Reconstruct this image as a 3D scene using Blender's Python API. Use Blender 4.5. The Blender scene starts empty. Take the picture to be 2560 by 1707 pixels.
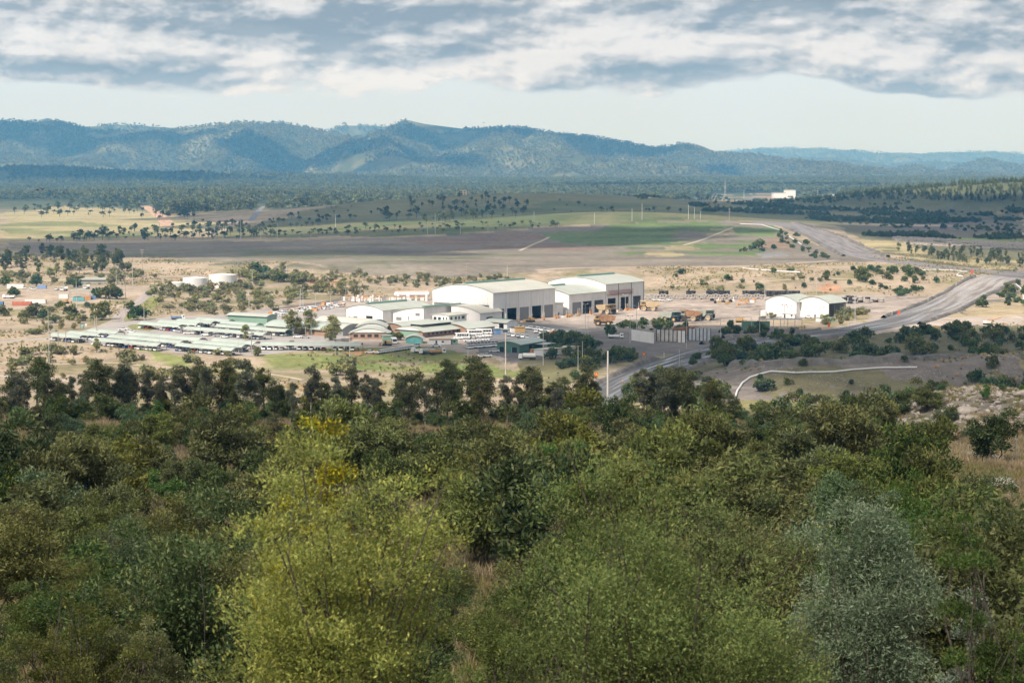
import bpy, math, random
import numpy as np
from mathutils import Vector, Matrix

# ------------------------------------------------------------------ camera, sky, sun, exposure
F, CXP, CYP, YH, CAMZ = 4600.0, 1280.0, 853.5, 425.0, 88.0      # focal length and horizon in photo pixels (2560 x 1707)
PITCH = math.atan((CYP - YH) / F)
SC = bpy.context.scene
COL = SC.collection
cam_d = bpy.data.cameras.new("camera")
cam_d.sensor_width = 36.0
cam_d.lens = 36.0 * F / 2560.0
cam_d.clip_start, cam_d.clip_end = 0.5, 120000.0
cam_d.dof.use_dof = True
cam_d.dof.focus_distance = 700.0
cam_d.dof.aperture_fstop = 3.2
cam = bpy.data.objects.new("camera", cam_d)
COL.objects.link(cam)
cam.location = (0, 0, CAMZ)
cam.rotation_euler = (math.pi / 2 - PITCH, 0, 0)
SC.camera = cam

SUN_EL, SUN_AZ = math.radians(46), math.atan2(-0.80, -0.60)      # direction TO the sun (behind left of the camera)
TOSUN = Vector((math.cos(SUN_EL) * math.cos(SUN_AZ), math.cos(SUN_EL) * math.sin(SUN_AZ), math.sin(SUN_EL)))
sun_d = bpy.data.lights.new("sun", 'SUN')
sun_d.energy, sun_d.angle, sun_d.color = 4.7, math.radians(0.9), (1.0, 0.94, 0.87)
sun = bpy.data.objects.new("sun", sun_d)
COL.objects.link(sun)
sun.rotation_euler = (-TOSUN).to_track_quat('-Z', 'Y').to_euler()
sun.location = (0, 0, 3000)

SC.view_settings.view_transform = 'Standard'
SC.view_settings.look = 'None'
SC.view_settings.exposure = 0.43
SC.view_settings.gamma = 1.0
SC.view_settings.use_curve_mapping = False
SC.render.engine = 'CYCLES'
SC.cycles.max_bounces = 5
SC.cycles.diffuse_bounces = 3
SC.cycles.glossy_bounces = 2
SC.cycles.transmission_bounces = 3
SC.cycles.transparent_max_bounces = 6
SC.cycles.volume_bounces = 1
SC.cycles.use_denoising = True
SC.cycles.sample_clamp_indirect = 4.0

world = bpy.data.worlds.new("World")
SC.world = world
world.use_nodes = True
class NT:
    """small helper for node trees"""
    def __init__(s, nt):
        s.nt = nt; s.n = nt.nodes; s.l = nt.links
    def new(s, t, **kw):
        nd = s.n.new(t)
        for k, v in kw.items(): setattr(nd, k, v)
        return nd
    def put(s, sock, v):
        if isinstance(v, bpy.types.NodeSocket): s.l.new(v, sock)
        elif v is not None: sock.default_value = v
    def math(s, op, a, b=None, c=None, clamp=False):
        nd = s.new('ShaderNodeMath', operation=op, use_clamp=clamp)
        for i, v in enumerate((a, b, c)):
            if v is not None: s.put(nd.inputs[i], v)
        return nd.outputs[0]
    def vmath(s, op, a, b=None):
        nd = s.new('ShaderNodeVectorMath', operation=op)
        s.put(nd.inputs[0], a)
        if b is not None: s.put(nd.inputs[1], b)
        return nd.outputs[0]
    def noise(s, vec, scale, detail=4.0, rough=0.55, dist=0.0):
        nd = s.new('ShaderNodeTexNoise')
        if vec is not None: s.put(nd.inputs['Vector'], vec)
        s.put(nd.inputs['Scale'], scale); s.put(nd.inputs['Detail'], detail)
        s.put(nd.inputs['Roughness'], rough); s.put(nd.inputs['Distortion'], dist)
        return nd.outputs[0]
    def maprange(s, v, a, b, c=0.0, d=1.0, smooth=True):
        nd = s.new('ShaderNodeMapRange', interpolation_type='SMOOTHSTEP' if smooth else 'LINEAR')
        for i, q in enumerate((v, a, b, c, d)): s.put(nd.inputs[i], q)
        return nd.outputs[0]
    def mix(s, fac, a, b, mode='MIX'):
        nd = s.new('ShaderNodeMix', data_type='RGBA', blend_type=mode)
        s.put(nd.inputs[0], fac)
        for i, v in ((6, a), (7, b)):
            s.put(nd.inputs[i], (*v, 1.0) if isinstance(v, tuple) and len(v) == 3 else v)
        return nd.outputs[2]

def build_world():
    w = NT(world.node_tree); w.n.clear()
    out = w.new('ShaderNodeOutputWorld')
    sky = w.new('ShaderNodeTexSky', sky_type='NISHITA')
    sky.sun_disc = False
    sky.sun_elevation = SUN_EL
    sky.sun_rotation = math.pi / 2 - SUN_AZ
    sky.altitude = 100; sky.air_density = 1.0; sky.dust_density = 1.6; sky.ozone_density = 1.0
    tc = w.new('ShaderNodeTexCoord')
    D = tc.outputs['Generated']
    sep = w.new('ShaderNodeSeparateXYZ'); w.l.new(D, sep.inputs[0])
    el = sep.outputs[2]
    # broken stratocumulus: banks of billows on the view direction, flattened towards the horizon
    def dens(dx, dz):
        p = w.vmath('ADD', D, (0.31 + dx, 0.0, 0.17 + dz))
        bank = w.noise(w.vmath('MULTIPLY', p, (4.0, 4.0, 19.0)), 1.0, 3.0, 0.5, 0.3)
        puff = w.noise(w.vmath('MULTIPLY', p, (16.0, 16.0, 36.0)), 1.0, 6.0, 0.55, 0.1)
        bil = w.math('SUBTRACT', 1.0, w.math('ABSOLUTE', w.math('SUBTRACT', w.math('MULTIPLY', w.noise(w.vmath('MULTIPLY', p, (40.0, 40.0, 84.0)), 1.0, 4.0, 0.5), 2.0), 1.0)))
        return w.math('ADD', w.math('ADD', w.math('MULTIPLY', bank, 0.50), w.math('MULTIPLY', puff, 0.43)), w.math('MULTIPLY', bil, 0.07))
    d0 = dens(0.0, 0.0); d1 = dens(-0.004, 0.0105); d2 = dens(-0.003, 0.0032)
    wob = w.math('SUBTRACT', w.noise(w.vmath('MULTIPLY', D, (7.0, 7.0, 16.0)), 1.0, 3.0), 0.5)
    base = w.maprange(w.math('ADD', el, w.math('MULTIPLY', wob, 0.045)), 0.036, 0.060)          # level cloud base
    low = w.maprange(el, 0.018, 0.040, 0.0, 0.10)
    thr = w.math('SUBTRACT', 0.70, w.math('ADD', w.math('MULTIPLY', base, 0.275), low))
    ex = w.math('SUBTRACT', d0, thr)
    cover = w.maprange(ex, -0.012, 0.075)
    top = w.maprange(w.math('SUBTRACT', d0, d1), -0.060, 0.072)                                   # thinning upwards: sunlit crown; thickening: grey base
    fine = w.maprange(w.math('SUBTRACT', d0, d2), -0.030, 0.034)
    thick = w.maprange(ex, 0.05, 0.26)
    shade = w.math('ADD', w.math('ADD', w.math('MULTIPLY', top, 0.50), w.math('MULTIPLY', fine, 0.36)), w.math('MULTIPLY', w.math('SUBTRACT', 1.0, thick), 0.16), clamp=True)
    ccol = w.mix(w.maprange(shade, 0.05, 0.95, 0, 1, smooth=False), (0.265, 0.320, 0.385), (0.84, 0.85, 0.88))
    skyb = w.new('ShaderNodeBackground'); w.put(skyb.inputs[1], 0.12)
    skyc = w.mix(w.maprange(el, 0.0, 0.5, 0.75, 0.20), sky.outputs[0], (4.75, 5.40, 6.25))       # thin high veil whitens the blue
    w.l.new(skyc, skyb.inputs[0])
    cb = w.new('ShaderNodeBackground'); w.put(cb.inputs[1], 0.80); w.l.new(ccol, cb.inputs[0])
    mx = w.new('ShaderNodeMixShader'); w.l.new(cover, mx.inputs[0]); w.l.new(skyb.outputs[0], mx.inputs[1]); w.l.new(cb.outputs[0], mx.inputs[2])
    w.l.new(mx.outputs[0], out.inputs[0])
build_world()

# ------------------------------------------------------------------ small tools
RNG = random.Random(7)
NR = np.random.default_rng(7)
def sstep(a, b, v):
    t = np.clip((np.asarray(v, float) - a) / (b - a), 0, 1)
    return t * t * (3 - 2 * t)
def vnoise(x, y, seed=0):
    x = np.asarray(x, float); y = np.asarray(y, float)
    xi = np.floor(x); yi = np.floor(y); fx = x - xi; fy = y - yi
    fx = fx * fx * (3 - 2 * fx); fy = fy * fy * (3 - 2 * fy)
    def hs(a, b):
        v = np.sin(a * 127.1 + b * 311.7 + seed * 74.7) * 43758.5453
        return v - np.floor(v)
    return (hs(xi, yi) * (1 - fx) + hs(xi + 1, yi) * fx) * (1 - fy) + (hs(xi, yi + 1) * (1 - fx) + hs(xi + 1, yi + 1) * fx) * fy
def fbm(x, y, scale, oct=4, seed=0):
    v = 0; a = 0.5; s = 1.0 / scale; t = 0
    for o in range(oct):
        v = v + a * vnoise(x * s + 17.3 * o, y * s - 9.1 * o, seed + o); t += a; a *= 0.5; s *= 2.03
    return v / t
def gauss(x, y, cx, cy, sx, sy, rot=0.0):
    c, s = math.cos(rot), math.sin(rot)
    u = (x - cx) * c + (y - cy) * s; v = -(x - cx) * s + (y - cy) * c
    return np.exp(-(u / sx) ** 2 - (v / sy) ** 2)

# ------------------------------------------------------------------ terrain height
PROF_Y = [-400, -60, -8, 0, 6, 12, 25, 40, 70, 100, 150, 200, 250, 300, 335, 400, 500, 590, 650]
PROF_Z = [96, 90, 87.0, 86.2, 84.6, 82.7, 78.6, 74.6, 69.0, 65.0, 59.6, 55.3, 51.2, 47.2, 43.6, 31, 13, 1.5, 0]
def H(x, y):
    x = np.asarray(x, float); y = np.asarray(y, float)
    z = np.interp(y, PROF_Y, PROF_Z)
    z = z + 1.6 * sstep(15, 60, y) * (1 - sstep(420, 600, y)) * (fbm(x, y, 38, 3, 3) - 0.5) * 2
    px = x / np.maximum(y, 1.0) * F + CXP                                # bearing, only used to lay out landforms
    # knoll of rock spoil on the right of the near slope
    z = z + 6.5 * gauss(x, y, 67, 262, 15, 20) + 2.5 * gauss(x, y, 86, 240, 12, 26)
    # ground below the mine pad on the left, with its green batter
    yb = np.interp(x, [-600, -300, -115, -42, 10, 40], [1010, 930, 862, 908, 845, 815])
    low = sstep(560, 680, y) * (1 - sstep(yb - 28, yb - 2, y)) * (1 - sstep(-5, 45, x))
    z = z - 3.2 * low
    z = z + low * 2.4 * (fbm(x, y, 60, 3, 5) - 0.5)
    # spoil bank on the right, with bench on top
    amp = sstep(66, 118, x)
    bank = np.interp(y, [686, 700, 742, 752, 775, 850], [0, 1.0, 9.2, 10.0, 8.0, 0.0])
    z = z + amp * bank * (1.0 + 0.25 * sstep(150, 230, x)) * (0.85 + 0.3 * fbm(x, y, 22, 3, 8))
    # tank hill and yard on the left
    z = z + 4.0 * gauss(x, y, -190, 1420, 120, 110) + 3.0 * gauss(x, y, -330, 1290, 90, 120)
    # batter behind the pad, then the fields
    yb2 = np.interp(x, [-500, -150, 60, 200, 330, 480], [1560, 1480, 1400, 1345, 1330, 1300])
    z = z + (1 - 0.5 * sstep(120, 420, -x)) * 8.0 * sstep(yb2, yb2 + 110, y) * (1 - sstep(330, 430, x) * (1 - sstep(1500, 1900, y)))
    mid = sstep(1300, 1700, y)
    z = z + mid * 6.0 * (fbm(x, y, 420, 3, 11) - 0.5)
    z = z + 15 * gauss(x, y, 190, 2480, 230, 330) + 9 * gauss(x, y, 60, 2350, 300, 300)
    # timbered hill, right-hand pine hill, far plain
    z = z + 36 * gauss(x, y, 0, 3330, 340, 520) + 12 * gauss(x, y, 430, 3500, 330, 480) + 8 * gauss(x, y, -330, 3150, 170, 330)
    z = z + 58 * gauss(x, y, 960, 3350, 240, 330) + 20 * gauss(x, y, 700, 3500, 160, 200)
    z = z + 26 * sstep(4500, 9000, y) + sstep(5000, 7000, y) * 14 * (fbm(x, y, 900, 3, 14) - 0.5)
    z = z + 16 * gauss(x, y, -900, 4700, 420, 800)
    z = z + 62 * gauss(x, y, -2050, 7700, 700, 420) + 40 * gauss(x, y, -1180, 7900, 250, 260) + 22 * gauss(x, y, -700, 8100, 500, 300)
    return z
def ray(px, py):
    a = (np.asarray(px, float) - CXP) / F; b = (CYP - np.asarray(py, float)) / F
    cp, sp = math.cos(PITCH), math.sin(PITCH)
    return a, cp + b * sp, -sp + b * cp
def G(px, py, tmin=30.0, zoff=0.0):
    """point of the ground under a photo pixel (first hit beyond tmin)"""
    dx, dy, dz = (float(v) for v in ray(px, py))
    t = np.geomspace(tmin, 16000, 900)
    f = CAMZ + dz * t - H(dx * t, dy * t) - zoff
    k = np.nonzero(f < 0)[0]
    if len(k) == 0: t0 = 16000.0
    elif k[0] == 0: t0 = tmin
    else:
        a, b = t[k[0] - 1], t[k[0]]
        for _ in range(2):
            u = np.linspace(a, b, 48); g = CAMZ + dz * u - H(dx * u, dy * u) - zoff
            q = np.nonzero(g < 0)[0]; i = max(1, int(q[0])) if len(q) else 47
            a, b = u[i - 1], u[i]
        t0 = float(b)
    x, y = dx * t0, dy * t0
    return Vector((x, y, float(H(x, y))))
def AT(px, y):
    """ground point on the bearing of photo column px at forward distance y"""
    x = (px - CXP) / F * y
    return Vector((x, y, float(H(x, y))))
def ppm(p):                                                             # photo pixels per metre at a point
    return F / max(p.y, 1.0)

# ------------------------------------------------------------------ materials
MATS = {}
def mat(name, col, rough=0.7, metal=0.0, var=0.10, vscale=0.6, bump=0.0, bscale=4.0, spec=0.4, dirt=None, dscale=0.25, damt=0.5, streak=0.0):
    """procedural paint/metal/stone: base colour broken up by object-space noise, optional dirt patches"""
    if name in MATS: return MATS[name]
    m = bpy.data.materials.new(name); m.use_nodes = True
    t = NT(m.node_tree); b = t.n['Principled BSDF']
    tc = t.new('ShaderNodeTexCoord')
    geo = t.new('ShaderNodeNewGeometry')
    n = t.noise(geo.outputs['Position'], vscale, 5.0, 0.6)
    c = t.mix(t.maprange(n, 0.3, 0.7, 0, 1), tuple(v * (1 - var) for v in col), tuple(min(1, v * (1 + var)) for v in col))
    if dirt:
        dn = t.noise(geo.outputs['Position'], dscale, 6.0, 0.65)
        c = t.mix(t.maprange(dn, 0.48, 0.66, 0, damt), c, dirt)
    if streak:                                                          # rain and dust streaks running down the cladding
        sn = t.noise(t.vmath('MULTIPLY', geo.outputs['Position'], (1.0, 1.0, 0.06)), 0.9, 5.0, 0.65)
        c = t.mix(t.maprange(sn, 0.50, 0.72, 0, streak), c, tuple(v * 0.55 for v in col))
    t.l.new(c, b.inputs['Base Color'])
    b.inputs['Roughness'].default_value = rough; b.inputs['Metallic'].default_value = metal
    b.inputs['Specular IOR Level'].default_value = spec
    if bump:
        bm = t.new('ShaderNodeBump'); bm.inputs['Strength'].default_value = bump; bm.inputs['Distance'].default_value = 0.1
        t.l.new(t.noise(geo.outputs['Position'], bscale, 5.0, 0.6), bm.inputs['Height']); t.l.new(bm.outputs[0], b.inputs['Normal'])
    MATS[name] = m
    return m
def ground_mat(name, grain=1.0, bump=0.6):
    m = bpy.data.materials.new(name); m.use_nodes = True
    t = NT(m.node_tree); b = t.n['Principled BSDF']
    at = t.new('ShaderNodeAttribute', attribute_name='cover'); geo = t.new('ShaderNodeNewGeometry')
    pos = t.vmath('MULTIPLY', geo.outputs['Position'], (1.0, 1.0, 1.0))
    n1 = t.noise(pos, 0.9 * grain, 6.0, 0.7); n2 = t.noise(pos, 0.12 * grain, 5.0, 0.65); n3 = t.noise(pos, 0.012 * grain, 4.0, 0.6)
    k = t.math('ADD', t.math('ADD', t.math('MULTIPLY', n1, 0.7), t.math('MULTIPLY', n2, 0.75)), t.math('MULTIPLY', n3, 0.5))
    k = t.maprange(k, 0.66, 1.29, 0.45, 1.55, smooth=False)
    c = t.vmath('MULTIPLY', at.outputs['Color'], t.new('ShaderNodeCombineXYZ').outputs[0])
    cx = t.n[-1] if False else c.node.inputs[1].links[0].from_node
    for i in range(3): t.l.new(k, cx.inputs[i])
    t.l.new(c, b.inputs['Base Color'])
    b.inputs['Roughness'].default_value = 0.95; b.inputs['Specular IOR Level'].default_value = 0.15
    bm = t.new('ShaderNodeBump'); bm.inputs['Strength'].default_value = bump; bm.inputs['Distance'].default_value = 0.5
    t.l.new(t.noise(pos, 0.8 * grain, 5.0, 0.7), bm.inputs['Height']); t.l.new(bm.outputs[0], b.inputs['Normal'])
    return m

# ------------------------------------------------------------------ object helpers
def tag(o, label=None, cat=None, group=None, kind=None):
    if label: o['label'] = label
    if cat: o['category'] = cat
    if group: o['group'] = group
    if kind: o['kind'] = kind
    return o
def link(o, parent=None):
    COL.objects.link(o)
    if parent is not None: o.parent = parent
    return o
def empty(name, loc=(0, 0, 0), rz=0.0):
    o = bpy.data.objects.new(name, None); o.empty_display_size = 0.5
    o.location = loc; o.rotation_euler = (0, 0, rz)
    return link(o)
def mesh_np(name, V, Fc, mats, attr=None, smooth=False, midx=None):
    """mesh from numpy verts (n,3) and faces (m,k)"""
    V = np.asarray(V, np.float32); Fc = np.asarray(Fc, np.int32)
    me = bpy.data.meshes.new(name)
    me.vertices.add(len(V)); me.vertices.foreach_set('co', V.ravel())
    k = Fc.shape[1]
    me.loops.add(Fc.size); me.loops.foreach_set('vertex_index', Fc.ravel())
    me.polygons.add(len(Fc)); me.polygons.foreach_set('loop_start', np.arange(0, Fc.size, k, dtype=np.int32))
    if midx is not None: me.polygons.foreach_set('material_index', np.asarray(midx, np.int32))
    if smooth: me.polygons.foreach_set('use_smooth', np.ones(len(Fc), bool))
    for m in (mats if isinstance(mats, (list, tuple)) else [mats]): me.materials.append(m)
    me.update(calc_edges=True)
    if attr is not None:
        for an, (dom, arr) in attr.items():
            a = me.attributes.new(an, 'FLOAT_COLOR', dom)
            arr = np.asarray(arr, np.float32)
            if arr.shape[1] == 3: arr = np.concatenate([arr, np.ones((len(arr), 1), np.float32)], 1)
            a.data.foreach_set('color', arr.ravel())
    return me
def obj(name, me, parent=None, loc=None, rz=None):
    o = bpy.data.objects.new(name, me)
    if loc is not None: o.location = loc
    if rz is not None: o.rotation_euler = (0, 0, rz)
    return link(o, parent)
class MB:
    """collects simple solids and links them as one mesh object"""
    def __init__(s): s.v = []; s.f = []; s.m = []
    def add(s, vs, fs, mi=0):
        k = len(s.v); s.v += [tuple(v) for v in vs]; s.f += [tuple(i + k for i in f) for f in fs]; s.m += [mi] * len(fs); return s
    def box(s, x0, x1, y0, y1, z0, z1, mi=0):
        return s.add([(x0, y0, z0), (x1, y0, z0), (x1, y1, z0), (x0, y1, z0), (x0, y0, z1), (x1, y0, z1), (x1, y1, z1), (x0, y1, z1)],
                     [(0, 3, 2, 1), (4, 5, 6, 7), (0, 1, 5, 4), (1, 2, 6, 5), (2, 3, 7, 6), (3, 0, 4, 7)], mi)
    def cyl(s, p, q, r0, r1=None, n=8, mi=0, caps=True):
        r1 = r0 if r1 is None else r1
        p = Vector(p); q = Vector(q); d = (q - p).normalized()
        a = d.orthogonal().normalized(); b = d.cross(a)
        vs = [p + (a * math.cos(t) + b * math.sin(t)) * r0 for t in (2 * math.pi * i / n for i in range(n))]
        vs += [q + (a * math.cos(t) + b * math.sin(t)) * r1 for t in (2 * math.pi * i / n for i in range(n))]
        fs = [(i, (i + 1) % n, n + (i + 1) % n, n + i) for i in range(n)]
        if caps: fs += [tuple(range(n - 1, -1, -1)), tuple(range(n, 2 * n))]
        return s.add(vs, fs, mi)
    def prism(s, pts, y0, y1, mi=0, axis='y'):
        """closed 2-D outline pts (a, z) extruded along y (or x)"""
        n = len(pts)
        mk = (lambda a, z, e: (a, e, z)) if axis == 'y' else (lambda a, z, e: (e, a, z))
        vs = [mk(a, z, y0) for a, z in pts] + [mk(a, z, y1) for a, z in pts]
        fs = [tuple(range(n)), tuple(range(2 * n - 1, n - 1, -1))] + [(i, n + i, n + (i + 1) % n, (i + 1) % n) for i in range(n)]
        return s.add(vs, fs, mi)
    def tube(s, pts, r, n=6, mi=0):
        for a, b in zip(pts[:-1], pts[1:]): s.cyl(a, b, r, r, n, mi)
        return s
    def mesh(s, name, mats, smooth=False):
        me = bpy.data.meshes.new(name); me.from_pydata(s.v, [], s.f)
        for m in (mats if isinstance(mats, (list, tuple)) else [mats]): me.materials.append(m)
        me.polygons.foreach_set('material_index', s.m)
        if smooth: me.polygons.foreach_set('use_smooth', [True] * len(s.f))
        me.update(); return me
    def build(s, name, mats, parent=None, loc=None, rz=None, smooth=False):
        return obj(name, s.mesh(name, mats, smooth), parent, loc, rz)
def copy_tree(o, parent=None):
    c = o.copy(); link(c)
    if parent is not None: c.parent = parent
    for ch in list(o.children): copy_tree(ch, c)
    return c
ORD = ['first', 'second', 'third', 'fourth', 'fifth', 'sixth', 'seventh', 'eighth', 'ninth', 'tenth', 'eleventh', 'twelfth', 'thirteenth', 'fourteenth',
       'fifteenth', 'sixteenth', 'seventeenth', 'eighteenth', 'nineteenth', 'twentieth']
def nth(i):
    if i >= 100: return 'hundred and ' + nth(i - 100)
    if i == 99: return 'hundredth'
    return _nth(i)
def _nth(i):
    tens = {2: 'twenty', 3: 'thirty', 4: 'forty', 5: 'fifty', 6: 'sixty', 7: 'seventy', 8: 'eighty', 9: 'ninety'}
    if i < 20: return ORD[i]
    t, u = divmod(i + 1, 10)
    return tens.get(t, 'hundredth') + ('-' + ORD[u - 1] if u else 'th')

# ------------------------------------------------------------------ ground sheet with land cover
def poly_world(pts):
    return [(g.x, g.y) for g in (G(a, b, 560.0) for a, b in pts)]
def inside(poly, x, y):
    x = np.asarray(x); y = np.asarray(y); r = np.zeros(x.shape, bool)
    n = len(poly)
    for i in range(n):
        (x1, y1), (x2, y2) = poly[i], poly[(i + 1) % n]
        if y1 == y2: continue
        c = ((y1 > y) != (y2 > y)) & (x < (x2 - x1) * (y - y1) / (y2 - y1) + x1)
        r ^= c
    return r
def in_px(pts, x, y, rag=0.0, sc=30.0, seed=0):
    """mask: inside the ground outline seen at these photo pixels, with a ragged edge of about rag metres"""
    poly = poly_world(pts)
    P = np.array(poly)
    sel = (x > P[:, 0].min() - rag) & (x < P[:, 0].max() + rag) & (y > P[:, 1].min() - 4 * rag) & (y < P[:, 1].max() + 4 * rag)
    out = np.zeros(x.shape, bool)
    if not sel.any(): return out
    xs, ys = x[sel], y[sel]
    if rag:
        xs = xs + (fbm(xs, ys, sc, 3, seed + 31) - 0.5) * 2 * rag
        ys = ys + (fbm(xs, ys, sc, 3, seed + 47) - 0.5) * 4 * rag
    out[sel] = inside(poly, xs, ys)
    return out
DRY, GREEN, FIELD, YARD = (0.365, 0.290, 0.208), (0.155, 0.185, 0.055), (0.205, 0.176, 0.138), (0.375, 0.315, 0.270)
COVERS = [  # (outline in photo pixels, colour, ragged edge m, noise size m, noise threshold or None)
    ([(0, 535), (80, 526), (160, 516), (330, 522), (450, 548), (580, 570), (420, 592), (0, 604)], (0.33, 0.285, 0.155), 25, 120, None),
    ([(0, 555), (200, 555), (420, 578), (380, 592), (0, 600)], (0.19, 0.20, 0.085), 20, 90, 0.42),
    ([(520, 594), (640, 556), (800, 520), (980, 498), (1200, 480), (1700, 488), (2290, 500), (2290, 560), (1900, 556), (1500, 560), (1000, 592)], (0.155, 0.152, 0.074), 40, 160, None),
    ([(600, 592), (900, 560), (1100, 520), (1500, 510), (1800, 520), (1700, 556), (1300, 575)], (0.105, 0.124, 0.052), 60, 120, 0.42),
    ([(30, 606), (700, 602), (1000, 594), (1500, 560), (1900, 556), (2000, 600), (2230, 655), (1650, 667), (1300, 692), (900, 690), (720, 655), (330, 640), (60, 640)], FIELD, 14, 70, None),
    ([(60, 640), (500, 620), (1100, 640), (1500, 610), (1500, 640), (900, 672), (400, 660)], (0.155, 0.150, 0.095), 40, 60, 0.52),
    ([(1000, 600), (1380, 572), (1560, 590), (1480, 625), (1180, 632)], (0.205, 0.145, 0.110), 30, 80, 0.46),
    ([(1330, 588), (1500, 564), (1640, 555), (1920, 559), (1995, 606), (1900, 638), (1560, 640), (1450, 615)], (0.125, 0.168, 0.062), 30, 70, 0.40),
    ([(1600, 640), (1690, 610), (1790, 575), (1835, 568), (1760, 612), (1690, 640)], (0.31, 0.26, 0.150), 22, 40, 0.42),  # sunlit streak on the green hump, painted as tan cover
    ([(1850, 615), (1940, 590), (1985, 600), (1960, 625)], (0.24, 0.175, 0.12), 15, 40, None),
    ([(1890, 634), (1960, 628), (1975, 640), (1900, 645)], (0.21, 0.20, 0.19), 12, 30, 0.40),
    ([(2000, 505), (2560, 490), (2560, 700), (2330, 660), (2160, 610), (2060, 560)], (0.150, 0.142, 0.082), 30, 80, None),
    ([(2090, 545), (2560, 548), (2560, 600), (2300, 598), (2150, 585)], (0.155, 0.130, 0.110), 30, 60, 0.42),
    ([(2150, 600), (2270, 598), (2340, 640), (2560, 650), (2560, 672), (2350, 662), (2230, 648)], (0.36, 0.30, 0.165), 16, 60, 0.35),
    ([(2230, 592), (2330, 597), (2470, 604), (2560, 608), (2560, 624), (2440, 620), (2330, 614), (2240, 606)], (0.40, 0.345, 0.30), 9, 22, 0.50),
    ([(2350, 594), (2560, 598), (2560, 606), (2400, 602)], (0.26, 0.30, 0.10), 8, 40, None),
    ([(2430, 515), (2560, 512), (2560, 530), (2450, 533)], (0.36, 0.30, 0.16), 15, 60, None),
    # mine pad and its surrounds
    ([(560, 806), (640, 772), (880, 752), (1080, 745), (1600, 742), (2150, 738), (2320, 742), (2330, 768), (2120, 806), (1880, 800), (1700, 812), (1560, 808), (1430, 850), (1345, 892), (1260, 902), (1190, 884), (1050, 871), (930, 873), (880, 868), (560, 845)], YARD, 4, 20, None),
    ([(1560, 790), (1640, 786), (1760, 775), (2060, 770), (2130, 745), (1900, 738), (1640, 748), (1560, 770)], (0.44, 0.36, 0.305), 8, 20, 0.45),
    ([(1190, 884), (1300, 815), (1420, 826), (1580, 800), (1700, 812), (1880, 812), (2010, 828), (1850, 858), (1700, 880), (1600, 900), (1480, 925), (1430, 950), (1330, 915), (1260, 903)], (0.170, 0.155, 0.148), 6, 26, None),
    ([(1280, 908), (1400, 880), (1480, 880), (1560, 885), (1480, 930), (1400, 985), (1340, 960)], (0.165, 0.150, 0.075), 6, 30, 0.36),
    ([(2040, 845), (2100, 800), (2260, 762), (2420, 690), (2560, 676), (2560, 715), (2440, 770), (2560, 792), (2560, 815), (2330, 815), (2160, 840)], (0.40, 0.335, 0.285), 7, 30, 0.30),
    ([(2000, 808), (2040, 775), (2120, 770), (2190, 790), (2110, 815)], (0.34, 0.28, 0.155), 6, 16, 0.35),
    ([(2330, 795), (2450, 760), (2560, 752), (2560, 790)], (0.40, 0.32, 0.20), 8, 26, None),
    ([(2380, 790), (2440, 700), (2560, 690), (2560, 750), (2450, 760)], (0.17, 0.155, 0.12), 8, 30, 0.40),
    ([(1660, 945), (1720, 900), (1850, 870), (2050, 850), (2330, 815), (2560, 812), (2560, 905), (2100, 912), (1850, 916), (1700, 935)], (0.135, 0.128, 0.075), 8, 30, None),
    ([(1640, 1010), (1690, 935), (1850, 914), (2120, 906), (2560, 880), (2560, 1010), (2200, 1000), (1840, 1004)], (0.200, 0.172, 0.150), 6, 24, None),
    ([(1880, 950), (2150, 930), (2500, 940), (2480, 1000), (2100, 985), (1900, 985)], (0.175, 0.155, 0.085), 14, 22, 0.46),
    ([(1640, 1040), (1830, 1005), (2300, 1002), (2560, 1000), (2560, 1075), (1800, 1075)], (0.215, 0.190, 0.085), 8, 40, None),
    ([(1800, 1032), (2080, 1036), (2330, 1045), (2330, 1064), (1800, 1048)], (0.34, 0.27, 0.175), 5, 40, 0.40),
    # left hand side
    ([(0, 735), (60, 722), (250, 712), (420, 716), (420, 745), (330, 738), (240, 757), (90, 770), (0, 775)], (0.40, 0.32, 0.25), 5, 20, 0.34),
    ([(260, 830), (380, 770), (410, 742), (360, 740), (300, 785), (230, 828)], (0.235, 0.240, 0.085), 6, 20, None),
    ([(300, 870), (560, 905), (700, 880), (900, 871), (1060, 869), (1250, 906), (1340, 922), (1330, 942), (1100, 936), (900, 928), (700, 924), (500, 936)], (0.21, 0.225, 0.080), 7, 26, 0.40),
    ([(730, 905), (1000, 890), (1200, 905), (1300, 935), (1000, 930)], (0.175, 0.215, 0.065), 6, 16, 0.42),
    ([(850, 885), (930, 873), (960, 885), (930, 892)], (0.46, 0.25, 0.13), 3, 9, None),
    ([(770, 708), (850, 700), (860, 718), (800, 722)], (0.46, 0.27, 0.16), 6, 20, None),
    ([(2040, 716), (2075, 709), (2105, 716), (2095, 729), (2050, 730)], (0.46, 0.26, 0.16), 4, 9, None),
    ([(530, 440), (560, 422), (700, 420), (760, 430), (720, 442)], (0.44, 0.32, 0.22), 20, 80, None),
    ([(900, 442), (1150, 438), (1140, 446), (920, 450)], (0.40, 0.26, 0.18), 25, 90, None),
    ([(1690, 500), (1780, 486), (1960, 484), (2230, 490), (2270, 500), (1960, 512)], (0.27, 0.21, 0.16), 30, 90, 0.42),
]
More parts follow.
